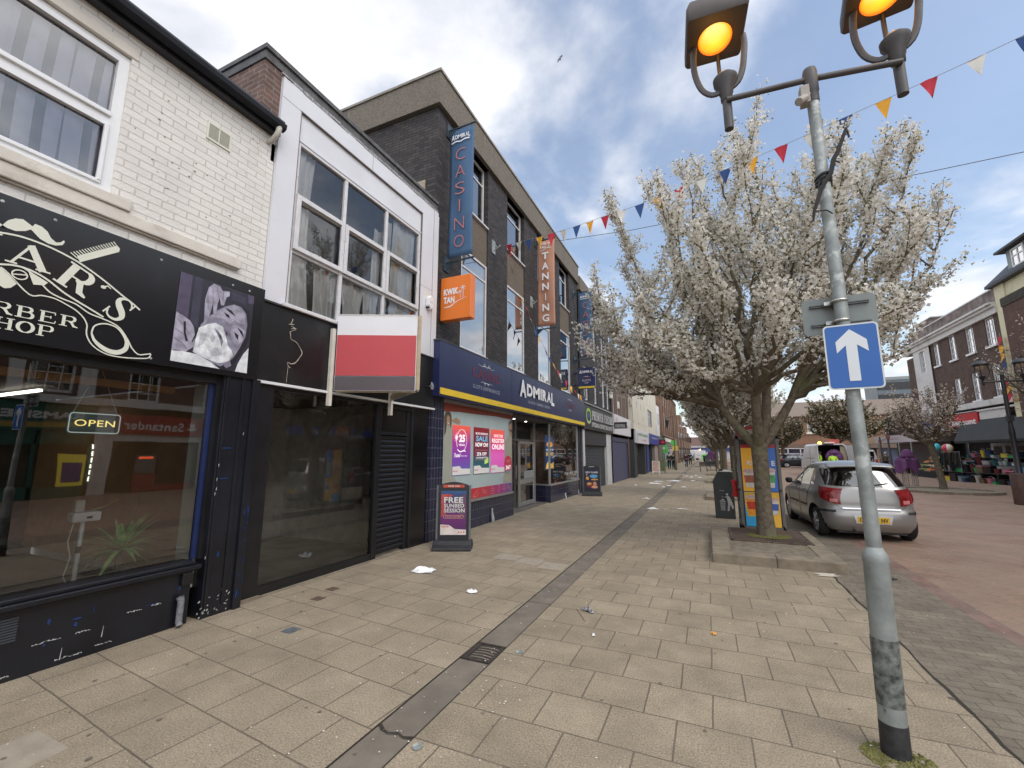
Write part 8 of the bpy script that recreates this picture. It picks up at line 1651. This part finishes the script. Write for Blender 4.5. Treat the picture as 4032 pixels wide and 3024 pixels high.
# ================================================================== people
M_SKIN = mat('skin', (.48,.30,.22), .6, var=.05)
def skinned(name, joints, edges, m, parent, sub=1):
    me = bpy.data.meshes.new(name); me.from_pydata([j[:3] for j in joints], edges, []); o = bpy.data.objects.new(name, me); C.objects.link(o)
    o.modifiers.new('skin', 'SKIN'); sb_ = o.modifiers.new('s', 'SUBSURF'); sb_.levels = sub; sb_.render_levels = sub
    me.skin_vertices[0].data[0].use_root = True
    for i, j in enumerate(joints): me.skin_vertices[0].data[i].radius = (j[3], j[4] if len(j) > 4 else j[3])
    dg = bpy.context.evaluated_depsgraph_get(); dg.update(); nm = bpy.data.meshes.new_from_object(o.evaluated_get(dg)); o.modifiers.clear(); o.data = nm
    nm.materials.clear(); nm.materials.append(m); nm.polygons.foreach_set('use_smooth', [True]*len(nm.polygons)); attach(o, parent); return o
def person(loc, rz, label, top, legs, hair=(.03,.02,.015), h=1.72, stride=.0, arms=(0, 0), bend=0, hat=None, bag=None, legm=None):
    t = thing('person', label, 'person', (0, 0, 0)); k = h/1.72
    def B(x, y, z):      # bend the upper body forward about the hips
        if z > .95 and bend: a = R(bend); dz = z-.95; return (x, y+dz*math.sin(a), .95+dz*math.cos(a))
        return (x, y, z)
    def J(x, y, z, r, r2=None): p = B(x, y, z); return (p[0]*k, p[1]*k, p[2]*k, r*k, (r2 or r)*k)
    s = stride; al, ar = arms
    j = [J(0,0,.95,.12,.10), J(0,0,1.15,.115,.085), J(0,.0,1.36,.15,.09), J(0,0,1.47,.055), J(0,.01,1.54,.05), J(0,.02,1.63,.085,.095), J(0,.01,1.70,.06),
         J(-.09,0,.90,.085), J(-.10,s*.5,.50,.06), J(-.10,s*.75-.02,.09,.042), J(-.10,s*.75+.13,.03,.035),
         J(.09,0,.90,.085), J(.10,-s*.4,.50,.06), J(.10,-s*.85-.02,.09,.042), J(.10,-s*.85+.13,.03,.035),
         J(-.18,0,1.40,.055), J(-.24,-.02+al*.10,1.14,.042), J(-.23,.06+al*.30,.90+abs(al)*.18,.032), J(-.225,.09+al*.38,.82+abs(al)*.2,.026),
         J(.18,0,1.40,.055), J(.24,-.02+ar*.10,1.14,.042), J(.23,.06+ar*.30,.90+abs(ar)*.18,.032), J(.225,.09+ar*.38,.82+abs(ar)*.2,.026)]
    e = [(0,1),(1,2),(2,3),(3,4),(4,5),(5,6),(0,7),(7,8),(8,9),(9,10),(0,11),(11,12),(12,13),(13,14),(2,15),(15,16),(16,17),(17,18),(2,19),(19,20),(20,21),(21,22)]
    skinned('body', j, e, M_SKIN, t)
    def grow(idx, f): return [tuple(j[i][:3])+(j[i][3]+f, j[i][4]+f) for i in idx]
    skinned('jacket', grow([0,1,2,3,15,16,17,19,20,21], .022), [(0,1),(1,2),(2,3),(2,4),(4,5),(5,6),(2,7),(7,8),(8,9)], top, t)
    skinned('trousers', grow([0,7,8,9,11,12,13], .018), [(0,1),(1,2),(2,3),(0,4),(4,5),(5,6)], legs, t)
    skinned('shoes', grow([9,10], .016), [(0,1)], M_TRIM, t); skinned('shoes', grow([13,14], .016), [(0,1)], M_TRIM, t)
    hp, hq = Vector(j[5][:3]), Vector(j[6][:3])
    mb = MB(); c = hp+Vector((0,-.02,.035)); mb.grid(lambda u, v: c+Vector((.098*k*math.cos(u*6.283)*math.sin(v*1.9), .108*k*math.sin(u*6.283)*math.sin(v*1.9)-.01, .105*k*math.cos(v*1.9))), 14, 7)
    mb.build('hat' if hat else 'hair', hat or mat('hair_%02d' % int(hair[0]*100), hair, .8), t, smooth=True, fix=False)
    mb = MB(); mb.tube([hp+Vector((0,.085,.0)), hp+Vector((0,.112,-.02))], [.012,.016], 5); mb.build('nose', M_SKIN, t)
    if bag: mb = MB(); q = Vector(j[22][:3]); mb.tube([q, q+Vector((0,0,-.12)), q+Vector((0,0,-.15)), q+Vector((0,0,-.42))], [.01,.02,.10,.14], 8); mb.build('carrier_bag', bag, t, smooth=True)
    t.location = loc; t.rotation_euler = (0, 0, rz); return t
def CL(n, c): return MATS.get('cloth_'+n) or mat('cloth_'+n, c, .9, var=.15, scale=12)
person((-3.66, 48.2, 0), R(200), 'person in black standing left of the far lamp post, hands in pockets', CL('black', (.02,.02,.022)), CL('black', None), arms=(.2,.2))
person((-3.30, 48.9, 0), R(150), 'person in dark jacket facing the other one beside the far lamp post', CL('charcoal', (.045,.05,.055)), CL('navy', (.02,.02,.04)), h=1.64, arms=(.6,.6))
person((-2.27, 54.3, 0), R(180), 'person in a dark plum coat walking towards the camera', CL('plum', (.06,.02,.03)), CL('navy', None), h=1.7, stride=.32, arms=(.5,-.3), bag=mat('bag_white', (.5,.5,.5), .6))
person((-2.25, 66, 0), R(175), 'person in black walking farther down the pedestrian street', CL('black', None), CL('black', None), h=1.75, stride=-.3)
person((8.0, 36.9, 0), R(0), 'bending worker in a fluorescent yellow vest at the back of the white van', mat('hi_vis', (.45,.75,.03), .6, var=.08), CL('navy', None), h=1.78, bend=36, arms=(.8,.8))
person((7.42, 37.95, .0), R(90), 'standing worker in a fluorescent vest at the left side of the van doorway', MATS['hi_vis'], CL('navy', None), h=1.75, arms=(.6,.4))
person((14.9, 50.6, 0), R(30), 'person in olive jacket and white cap among the stalls', CL('olive', (.16,.15,.08)), CL('maroon', (.07,.02,.03)), hat=mat('cap_white', (.6,.6,.58), .7), arms=(.7,.7))
person((14.35, 37.6, 0), R(140), 'stallholder in a maroon top with a yellow cap behind the goods stall', CL('maroon2', (.12,.04,.05)), CL('black', None), hat=mat('cap_yellow', (.75,.55,.05), .7), arms=(.8,.9))
person((12.9, 47.5, 0), R(170), 'shopper in dark clothes between the fruit stall and the gazebo', CL('charcoal', None), CL('navy', None), h=1.66, arms=(.2,.3))
# ================================================================== bunting and wires
FLC = {'w': mat('flag_white', (.62,.60,.54), .8, var=.05), 'b': mat('flag_blue', (.025,.07,.22), .8, var=.1), 'y': mat('flag_yellow', (.78,.38,.03), .8, var=.08), 'r': mat('flag_red', (.48,.025,.045), .8, var=.08)}
M_STR = mat('string', (.30,.30,.31), .8)
t = thing('bunting', 'string of coloured triangular bunting rising from the brick wall across the sky', 'bunting', (-4.75, 10.0, 7.25))
P = [(-4.72,9.97,7.27),(-4.52,9.93,7.25),(-3.9,9.78,7.18),(-3.22,9.62,7.12),(-2.52,9.46,7.09),(-1.8,9.28,7.08),(-1.01,9.09,7.06),(-.18,8.89,7.11),(.67,8.69,7.15),(1.58,8.47,7.21),(2.49,8.25,7.31),(3.51,8.01,7.42),(4.42,7.79,7.54),(5.6,7.5,7.75),(7.6,7.03,8.15),(10,6.45,8.6),(12.9,5.75,9.0)]
path = smooth_path(P, 6); MB().tube(path, .0045, 5).build('string', M_STR, t, smooth=True)
def at_x(x):
    for a, b in zip(path, path[1:]):
        if a[0] <= x <= b[0]: k = (x-a[0])/(b[0]-a[0]); return Vector(a).lerp(Vector(b), k), (Vector(b)-Vector(a)).normalized()
    return Vector(path[-1]), Vector((1,0,0))
def flag(p, d, m, w=.215, h=.33, par=None, tw=0, sw=0):
    mb = MB(); a, b = p-d*w/2, p+d*w/2; r = random
    lean = Vector((sw, tw, -1)).normalized(); k = r.uniform(-.03, .03)
    mb.grid(lambda s, q: (a+(b-a)*(s*(1-q)+.5*q))+lean*h*q+Vector((-d.y, d.x, 0))*(k*math.sin(s*4+q*3)*(1-q*.3)), 6, 6)
    return mb.build('flag', m, par, smooth=True, fix=False)
seq = 'rwbyrwbyrwbyrwbyrwbyrwbyrwbyrwbyrwby'
xs = [-4.52,-4.20,-3.90,-3.56,-3.22,-2.88,-2.52,-2.17,-1.80,-1.42,-1.01,-.61,-.18,.25,.67,1.12,1.58,2.02,2.49,2.98,3.51,4.01,4.50,5.0,5.5,6.0,6.5,7.0,7.5]
for x, c in zip(xs, seq): p, d = at_x(x); flag(p, d, FLC[c], par=t, tw=random.uniform(-.15,.15), sw=random.uniform(-.06,.08))
t = thing('bunting', 'loose string of bunting hanging down the dark brick wall to the fascia', 'bunting', (-4.7, 10.3, 7.2))
HP = [(-4.72,10.0,7.2),(-4.7,10.35,6.95),(-4.7,10.6,6.65),(-4.7,10.9,6.42),(-4.7,11.2,6.2),(-4.7,11.6,5.98),(-4.7,11.95,5.72),(-4.7,12.3,5.55),(-4.7,12.8,5.3),(-4.7,13.6,4.92),(-4.68,14.3,4.65),(-4.68,14.9,4.5),(-4.66,16.0,4.25),(-4.7,17.2,4.1),(-4.72,18.4,4.05)]
hp = smooth_path(HP, 4); MB().tube(hp, .004, 5).build('string', M_STR, t, smooth=True)
for i, (y, c) in enumerate(zip([10.2,10.5,10.85,11.2,11.6,11.95,12.3,12.7,13.1,13.6,14.0,14.4,14.8,15.4,16.0,16.6,17.2,17.7,18.1], 'rwbyrwbyrbyrwryrwyb')):
    q = min(range(len(hp)-1), key=lambda k: abs(hp[k][1]-y)); p = Vector(hp[q]); d = (Vector(hp[q+1])-p).normalized(); flag(p, d, FLC[c], .20, .28, t, random.uniform(-.5,.1), random.uniform(.1,.5))
t = thing('bunting', 'short drooping bunting on the corner of the buildings at the right edge', 'bunting', (15.2, 32.2, 8))
q = [(15.25,32.3,8.3),(15.2,32.2,7.4),(15.2,32.1,6.4),(15.2,32.0,5.4),(15.2,31.9,4.8)]; MB().tube(q, .01, 4).build('string', M_STR, t)
for z, c in ((8.0,'r'),(7.5,'y'),(7.1,'y'),(6.6,'b'),(6.1,'w'),(5.7,'r'),(5.3,'y'),(4.9,'r')): flag(Vector((15.18,32.15,z)), Vector((0,.6,.3)).normalized(), FLC[c], .5, .55, t, .3, -.1)
t = MB().tube([(-4.85,14.9,9.75),(-2,14.8,9.52),(2,14.6,9.38),(6,14.5,9.3),(10,14.4,9.3),(12.9,14.3,9.35)], .011, 5).build('stay_wire', mat('wire_dark', (.10,.10,.11), .6), smooth=True); tag(t, 'thin dark wire crossing the sky behind the blossom', 'wire')
# ------------------------------------------------------------------ gull
t = thing('gull', 'grey gull gliding high over the dark brick building', 'bird', (-12.1, 40, 44.7))
mb = MB(); O = Vector((-12.1,40,44.72)); U = Vector((.95,.0,.12)).normalized(); V = Vector((-.1,-.5,.85)).normalized()
sc_ = .030
def bp(x, y): return O+Vector(((x-1150)*sc_*.024*.62*2, 0, -(y-780)*sc_*.024*.62*2))
up = [(1490,390),(1360,420),(1250,460),(1180,520),(1150,580),(1120,640),(1080,640),(1070,700),(1000,740),(950,740),(900,860),(870,980),(850,1150),(920,1160),(960,1040),(1000,950),(1080,930),(1160,890),(1200,960),(1240,1050),(1310,930),(1270,860),(1260,780),(1290,660),(1380,570),(1500,510)]
mb.extr([bp(x, y) for x, y in up], (0,.10,0)); mb.build('body', mat('gull_grey', (.16,.155,.19), .8), t)
# ================================================================== things on the square
t = thing('heritage_lamp', 'black twin headed heritage lamp post at the right edge', 'lamp post', (9.45, 20.3, 0))
M_HB = mat('heritage_black', (.018,.018,.02), .4, var=.2)
mb = MB(); mb.lathe((9.45,20.3,0), [(.22,0),(.22,.08),(.17,.12),(.15,.9),(.17,.95),(.12,1.0),(.085,1.05),(.075,2.3),(.085,2.35),(.06,2.6),(.055,4.15),(.04,4.3),(.06,4.35),(.01,4.45)], 20); mb.build('post', M_HB, t, smooth=True)
mb = MB(); mb.lathe((9.45,20.3,.02), [(.235,0),(.24,.95),(.2,1.0)], 20); mb.build('brown_base', mat('lamp_brown', (.075,.04,.03), .7, var=.3), t, smooth=True)
mb = MB(); mb.tube([(8.93,20.25,4.12),(9.45,20.3,4.14),(9.98,20.35,4.12)], .03, 8); mb.box(9.36,9.50,20.15,20.3,2.75,2.95); mb.build('cross_arm', M_HB, t)
for x in (8.95, 9.98):
    mb = MB(); mb.lathe((x,20.3,4.1), [(.03,-.1),(.035,.12),(.07,.16),(.08,.24),(.03,.28)], 14); hd = mb.build('lantern_stem', M_HB, t, smooth=True)
    mb = MB()
    for a in (0, 120, 240): mb.tube([(x+r*math.cos(R(a)),20.3+r*math.sin(R(a)),z) for r, z in ((.06,4.26),(.15,4.32),(.20,4.45),(.19,4.68),(.15,4.75))], .016, 6)
    mb.build('lantern_arm', M_HB, hd, smooth=True); mb = MB(); mb.lathe((x,20.3,4.72), [(.215,0),(.22,.04),(.15,.14),(.05,.18),(.05,.24),(.001,.26)], 20); mb.build('lamp_shade', M_HB, hd, smooth=True)
    mb = MB(); mb.lathe((x,20.3,4.70), [(.11,.03),(.12,-.04),(.06,-.12),(.001,-.13)], 14); mb.build('lamp_lens', mat('lens_cream', (.50,.40,.25), .3), hd, smooth=True)
def small_lamp(x, y, h, lab, two=False):
    t = thing('lamp_post', lab, 'lamp post', (x, y, 0)); mb = MB(); mb.lathe((x,y,0), [(.12,0),(.12,.8),(.06,.9),(.05,h),(.01,h+.05)], 10); mb.build('post', mat('post_brown', (.09,.075,.055), .7), t, smooth=True)
    mb = MB(); mb.tube([(x,y,h),(x-.6,y,h-.1)], .03, 6); mb.build('arm', M_HB, t); mb = MB(); mb.lathe((x-.62,y,h-.9), [(.03,-.3),(.12,0),(.2,.5),(.22,.52),(.08,.72),(.01,.8)], 8); mb.build('lantern', M_HB, t)
small_lamp(-2.93, 46.4, 5.3, 'tall thin lamp post with a black lantern standing in the far pavement')
for x, y, lb in ((10.3, 34.2, 'slim black post left of the folded purple gazebo'), (13.6, 47, 'slim black post in front of the white canopy shop')):
    t = thing('slim_post', lb, 'post', (x, y, 0)); mb = MB(); mb.lathe((x,y,0), [(.16,0),(.14,.85),(.07,.95),(.05,3.0),(.01,3.05)], 10); mb.build('post', M_HB, t, smooth=True); mb = MB(); mb.box(x-.09,x+.09,y-.09,y+.09,2.55,2.8); mb.build('post_box', mat('post_box', (.20,.09,.06), .6), t)
# folded gazebos
M_PUR = mat('purple_cloth', (.145,.05,.155), .8, var=.25, scale=3)
def gazebo(x, y, s, lab):
    t = thing('folded_gazebo', lab, 'gazebo', (x, y, 0)); mb = MB()
    for k in range(8): a = k*.785; r = .30*s if k % 2 else .22*s; mb.tube([(x+r*1.0*math.cos(a), y+r*math.sin(a), 0), (x+r*.9*math.cos(a), y+r*.9*math.sin(a), 1.35)], .02, 5)
    mb.build('frame_legs', mat('alu_legs', (.38,.37,.35), .4, .5), t)
    mb = MB(); g = random.Random(int(x*10))
    mb.grid(lambda u, v: Vector((x+(.40*s*(1-.25*v)+.06*math.sin(u*6.283*7+v*3)+.10*math.sin(u*6.283*3))*math.cos(u*6.283)*(1 if v < .75 else 1-(v-.75)*2.6), y+(.32*s+.05*math.sin(u*6.283*5))*math.sin(u*6.283)*(1 if v < .75 else 1-(v-.75)*2.6), (.78+.16*math.sin(u*6.283*3+1))*(1-v)+1.55*v+.22*max(0,v-.8)*4*.3)), 60, 12); mb.build('canopy_cloth', M_PUR, t, smooth=True, fix=False)
    mb = MB(); mb.lathe((x,y,1.5), [(.26*s,0),(.22*s,.18),(.15*s,.33),(.01,.38)], 12); mb.build('canopy_top', M_PUR, t, smooth=True); return t
gazebo(9.42, 29.0, 1.1, 'folded purple gazebo on grey legs, the nearest and largest'); gazebo(.35, 66.7, 1.3, 'folded purple gazebo far down the pedestrian street, left of the trees'); gazebo(.9, 72, 1.4, 'second folded purple gazebo far down the pedestrian street')
t = thing('folded_gazebo', 'bundled purple gazebo lying inside the white van', 'gazebo', (8.2, 38.4, 1.0))
mb = MB(); mb.grid(lambda u, v: Vector((8.30+(.50*math.sin(v*3.1)**.6+.06*math.sin(u*31))*math.cos(u*6.283), 38.05+.3*math.sin(u*6.283)*math.sin(v*3.1), .75+1.15*v+.05*math.sin(u*19))), 48, 12); mb.build('canopy_cloth', M_PUR, t, smooth=True, fix=False)
mb = MB(); mb.lathe((8.30,38.0,1.66), [(.30,0),(.26,.10),(.12,.14),(.001,.15)], 10); mb.build('canopy_top', M_PUR, t)
# benches, bins and boards down the street
def bench(x, y, lab):
    t = thing('street_bench', lab, 'bench', (x, y, 0)); mb = MB()
    for i in range(4): mb.box(x-.55,x+.95,y-.25+i*.12,y-.16+i*.12,.43,.46)
    mb.box(x-.85,x-.55,y-.2,y+.1,.43,.46); mb.build('seat', mat('bench_dark', (.035,.035,.035), .6), t); mb = MB()
    for i in range(3): mb.box(x-.5,x+.95,y+.24+i*.02,y+.26+i*.02,.52+i*.12,.62+i*.12)
    mb.build('backrest', MATS['bench_dark'], t)
    for q in (-.45, .1, .85): mb = MB(); mb.box(x+q,x+q+.06,y-.22,y+.2,0,.43); mb.build('leg', MATS['bench_dark'], t)
bench(-.25, 43.4, 'dark slatted bench on the far pavement, left of the trees'); bench(.6, 50.5, 'second dark bench farther along behind the trees')
def aboard(x, y, w, h, m, lab, rz=0):
    t = thing('a_board', lab, 'pavement sign', (x, y, 0)); c, s = math.cos(rz), math.sin(rz); fr = Frame('G', (x-w/2*c, y-w/2*s, c, s))
    mb = MB(); fr.box(mb, 0, .05, 0, h, -.04, 0); fr.box(mb, w-.05, w, 0, h, -.04, 0); fr.box(mb, .05, w-.05, h-.05, h, -.04, 0); fr.box(mb, .05, w-.05, .18, .23, -.04, 0); mb.build('frame', M_UPVC if m[0] == 'p' else mat('board_wood', (.25,.2,.12), .8), t)
    mb = MB(); fr.box(mb, .05, w-.05, .23, h-.05, -.03, -.02); mb.build('panel', mat('aboard_'+m[0], m[1], .6, var=.35, scale=7), t)
    mb = MB(); fr.box(mb, 0, .04, 0, h*.95, -.5, -.46); fr.box(mb, w-.04, w, 0, h*.95, -.5, -.46); mb.build('back_legs', MATS.get('board_wood') or M_UPVC, t)
aboard(-3.80, 36.4, .55, 1.05, ('p', (.62,.42,.36)), 'white framed pavement board with a pale pink poster'); aboard(-3.55, 38.6, .50, 1.1, ('g', (.16,.20,.09)), 'wooden pavement board with a green chalked menu')
def box_bin(x, y, m, w, h, lab, nm='wheelie_bin', cat='bin'):
    t = thing(nm, lab, cat, (x, y, 0)); mb = MB(); mb.extr([(x-w*.4,y,0),(x+w*.4,y,0),(x+w/2,y,h),(x-w/2,y,h)], (0,w,0)); mb.build('casing', m, t, bevel=.02); mb = MB(); mb.box(x-w*.55,x+w*.55,y-.04,y+w+.04,h,h+.07); mb.build('lid', m, t, bevel=.02)
box_bin(-.62, 104, mat('bin_green', (.10,.62,.08), .5), 1.0, 1.25, 'bright green wheeled bin far off by the white van'); box_bin(-.4, 80, M_BLACK, .6, 1.1, 'black litter bin far down the street beside the trees'); box_bin(-.05, 62, mat('bin_grey2', (.10,.11,.12), .5), .6, 1.1, 'grey litter bin below the far purple gazebo')
# ================================================================== market stalls
t = thing('fruit_stall', 'black draped fruit stall table on the right of the square', 'stall', (13.3, 40, 0))
mb = MB()
ex = Vector((.03,-1,0)).normalized(); ey = Vector((1,.03,0)).normalized(); B0 = Vector((13.75,41.9,0))
def fp(a, b, z): return B0+ex*a+ey*b+Vector((0,0,z))
for k, (b0, z1) in enumerate(((0,.42),(.35,.68),(.7,.95),(1.05,1.22))): mb.extr([fp(0,b0,0),fp(4.6,b0,0),fp(4.6,b0,z1),fp(0,b0,z1)], ey*.4)
mb.build('draped_table', mat('stall_black', (.018,.017,.02), .9), t)
FC = [('orange',(.80,.24,.03)),('red',(.50,.03,.02)),('yellow',(.75,.50,.05)),('green',(.16,.32,.05)),('pale',(.66,.52,.36)),('plum',(.16,.03,.08))]
rows = ['nearest the ground', 'on the second tier', 'on the third tier', 'on the top tier']; cols = ['at the left end', 'left of the middle', 'in the middle', 'right of the middle', 'at the right end']
rr = random.Random(6)
for k in range(4):
    for c in range(5):
        nm, col = FC[rr.choice([0,0,1,2,4,4,3,5,0])]; a0 = .05+c*.9; z = (.42,.68,.95,1.22)[k]; b0 = .02+.35*k
        cr_ = thing('fruit_crate', f'crate of {nm} fruit {rows[k]} of the fruit stall, {cols[c]}', 'fruit crate', fp(a0+.4, b0+.17, z), 'crates of fruit on the stall')
        mb = MB(); mb.extr([fp(a0,b0,z+.005),fp(a0+.82,b0,z+.005),fp(a0+.82,b0,z+.09),fp(a0,b0,z+.09)], ey*.33); mb.build('crate', mat('crate_'+('dark' if c % 2 else 'wood'), (.05,.05,.06) if c % 2 else (.35,.25,.13), .8), cr_)
        mb = MB()
        for _ in range(22):
            p = fp(a0+.06+rr.random()*.7, b0+.05+rr.random()*.22, z+.10+rr.random()*.06); r = .052; mb.add([p+Vector(q)*r for q in ((1,0,0),(-1,0,0),(0,1,0),(0,-1,0),(0,0,1),(0,0,-1))], [(0,2,4),(2,1,4),(1,3,4),(3,0,4),(2,0,5),(1,2,5),(3,1,5),(0,3,5)])
        mb.build('fruit', mat('fruit_'+nm, col, .5, var=.25, scale=14), cr_, smooth=True, fix=False)
# household goods
t = thing('goods_stall', 'long tiered display of household goods under the charcoal awning', 'stall', (14.6, 34, 0))
B0 = Vector((13.55,34.9,0)); ex = Vector((.30,-1.35,0)).normalized(); ey = Vector((1.35,.30,0)).normalized()
mb = MB()
for k, (b0, z1) in enumerate(((.5,.55),(1.0,1.0),(1.5,1.42))): mb.extr([fp(-2.2,b0,z1-.04),fp(8,b0,z1-.04),fp(8,b0,z1),fp(-2.2,b0,z1)], ey*.5)
for a in (-2.2, 0, 2, 4, 6): mb.extr([fp(a,.5,0),fp(a+.05,.5,0),fp(a+.05,2,0),fp(a,2,0)], (0,0,.5)); mb.extr([fp(a,1.5,0),fp(a+.05,1.5,0),fp(a+.05,2,0),fp(a,2,0)], (0,0,1.4))
mb.build('shelf', mat('shelf_grey', (.03,.03,.032), .7), t)
GC = [('navy',(.03,.05,.12)),('white',(.48,.49,.48)),('clear grey',(.22,.24,.25)),('black',(.02,.02,.022)),('teal',(.03,.14,.14)),('green',(.04,.34,.10)),('yellow',(.62,.48,.06)),('maroon',(.16,.03,.03)),('pink',(.55,.22,.28)),('sky blue',(.10,.24,.36)),('brown',(.14,.09,.06)),('mint',(.42,.60,.50))]
GC = GC+[GC[1],GC[2],GC[3],GC[0],GC[3],GC[1]]
KD = [('tub','tub'),('storage_box','box'),('bucket','bucket')]
tiers = [(.0,.0,'on the ground in front'),(.55,.55,'on the lowest shelf'),(1.05,1.0,'on the middle shelf'),(1.55,1.42,'on the top shelf')]
seen = set(); rr = random.Random(15)
for b00, z, place in tiers:
    a = -2.0
    while a < 6.5:
        w = rr.uniform(.22,.5); h = rr.choice([.14,.22,.3,.38,.46])*rr.uniform(.85,1.1)
        for _ in range(60):
            (cn, col), (kn, kl) = rr.choice(GC), rr.choice(KD)
            if (cn, kn, place) not in seen: break
        seen.add((cn, kn, place)); b0, zz = b00+rr.uniform(-.07,.07), z
        g = thing('plastic_'+kn, f'{cn} plastic {kl} {place} of the household goods display', kl, fp(a+w/2, b0+.18, z), 'household goods on the display')
        m_ = mat('goods_'+cn.replace(' ', '_'), col, .4, var=.12, scale=9); mb = MB(); c = fp(a+w/2, b0+.2, z)
        if kn == 'storage_box':
            mb.extr([fp(a+.02,b0,z+.0),fp(a+w-.02,b0,z),fp(a+w,b0,z+h),fp(a,b0,z+h)], ey*.38); mb.build('container', m_, g); mb = MB(); mb.extr([fp(a-.01,b0-.02,z+h),fp(a+w+.01,b0-.02,z+h),fp(a+w+.01,b0-.02,z+h+.04),fp(a-.01,b0-.02,z+h+.04)], ey*.42); l2 = rr.choice(GC); mb.build('lid', mat('goods_'+l2[0].replace(' ', '_'), l2[1], .4, var=.12, scale=9), g)
        elif kn == 'bucket':
            mb.lathe(c, [(w*.30,0),(w*.42,h*.95),(w*.45,h),(w*.40,h),(w*.28,.03)], 14); mb.build('container', m_, g, smooth=True); mb = MB(); mb.tube([c+ex*(w*.42*math.cos(R(q)))+Vector((0,0,h+.10*math.sin(R(q)))) for q in range(0,181,20)], .008, 4); mb.build('handle', M_GREYM, g)
        else:
            mb.lathe(c, [(w*.36,0),(w*.46,h*.7),(w*.50,h*.72),(w*.43,h*.72),(w*.33,.03)], 14); mb.build('container', m_, g, smooth=True)
        a += w+rr.choice([0,.02,.05,.18])
# beach balls hanging
for (x, y, z, lab, ca, cb_) in ((13.25,36.3,2.05,'turquoise beach ball hanging at the awning edge',(.06,.40,.52),(.10,.55,.68)),(13.45,35.3,1.98,'red, white and yellow beach ball hanging at the awning edge',(.60,.05,.10),(.70,.68,.62))):
    mb = MB(); mb.grid(lambda u, v: Vector((x+.27*math.cos(u*6.283)*math.sin(v*3.1416), y+.27*math.sin(u*6.283)*math.sin(v*3.1416), z+.25*math.cos(v*3.1416))), 24, 14)
    o = mb.build('beach_ball', mat('ball_'+lab[:3], ca, .35, var=.02), smooth=True, fix=False); o.data.materials.append(mat('ballb_'+lab[:3], cb_, .35, var=.02)); o.data.materials.append(mat('ball_yel', (.75,.55,.05), .35))
    for i, p in enumerate(o.data.polygons): p.material_index = (0,1,2 if lab[0] == 'r' else 1)[(i//14//4) % 3]
    tag(o, lab, 'beach ball')
t = thing('clothes_rail', 'dark stand of hanging goods between the fruit and the tubs', 'rail', (13.4, 37.2, 0)); mb = MB(); rr = random.Random(5)
mb.tube([(13.85,37.2,0),(13.85,37.2,1.75),(13.95,35.3,1.75),(13.95,35.3,0)], .02, 6); mb.build('rail', M_GREYM, t)
for i in range(16):
    k = i/15; x, y = 13.85+.1*k, 37.2-1.9*k; mb = MB(); l = rr.uniform(.5,1.2); mb.grid(lambda s, q: Vector((x-.03+.3*(s-.5)*(.6+.5*q), y+.1*(s-.5)+.03*math.sin(s*9), 1.72-l*q)), 5, 5)
    mb.build('hanging_item', mat('hang_%d' % (i % 5), [(.03,.03,.035),(.10,.12,.08),(.05,.09,.12),(.20,.18,.15),(.12,.05,.04)][i % 5], .8, var=.3, scale=8), t, smooth=True, fix=False)
print('objects', len(bpy.data.objects), 'faces', sum(len(o.data.polygons) for o in bpy.data.objects if o.type == 'MESH'))
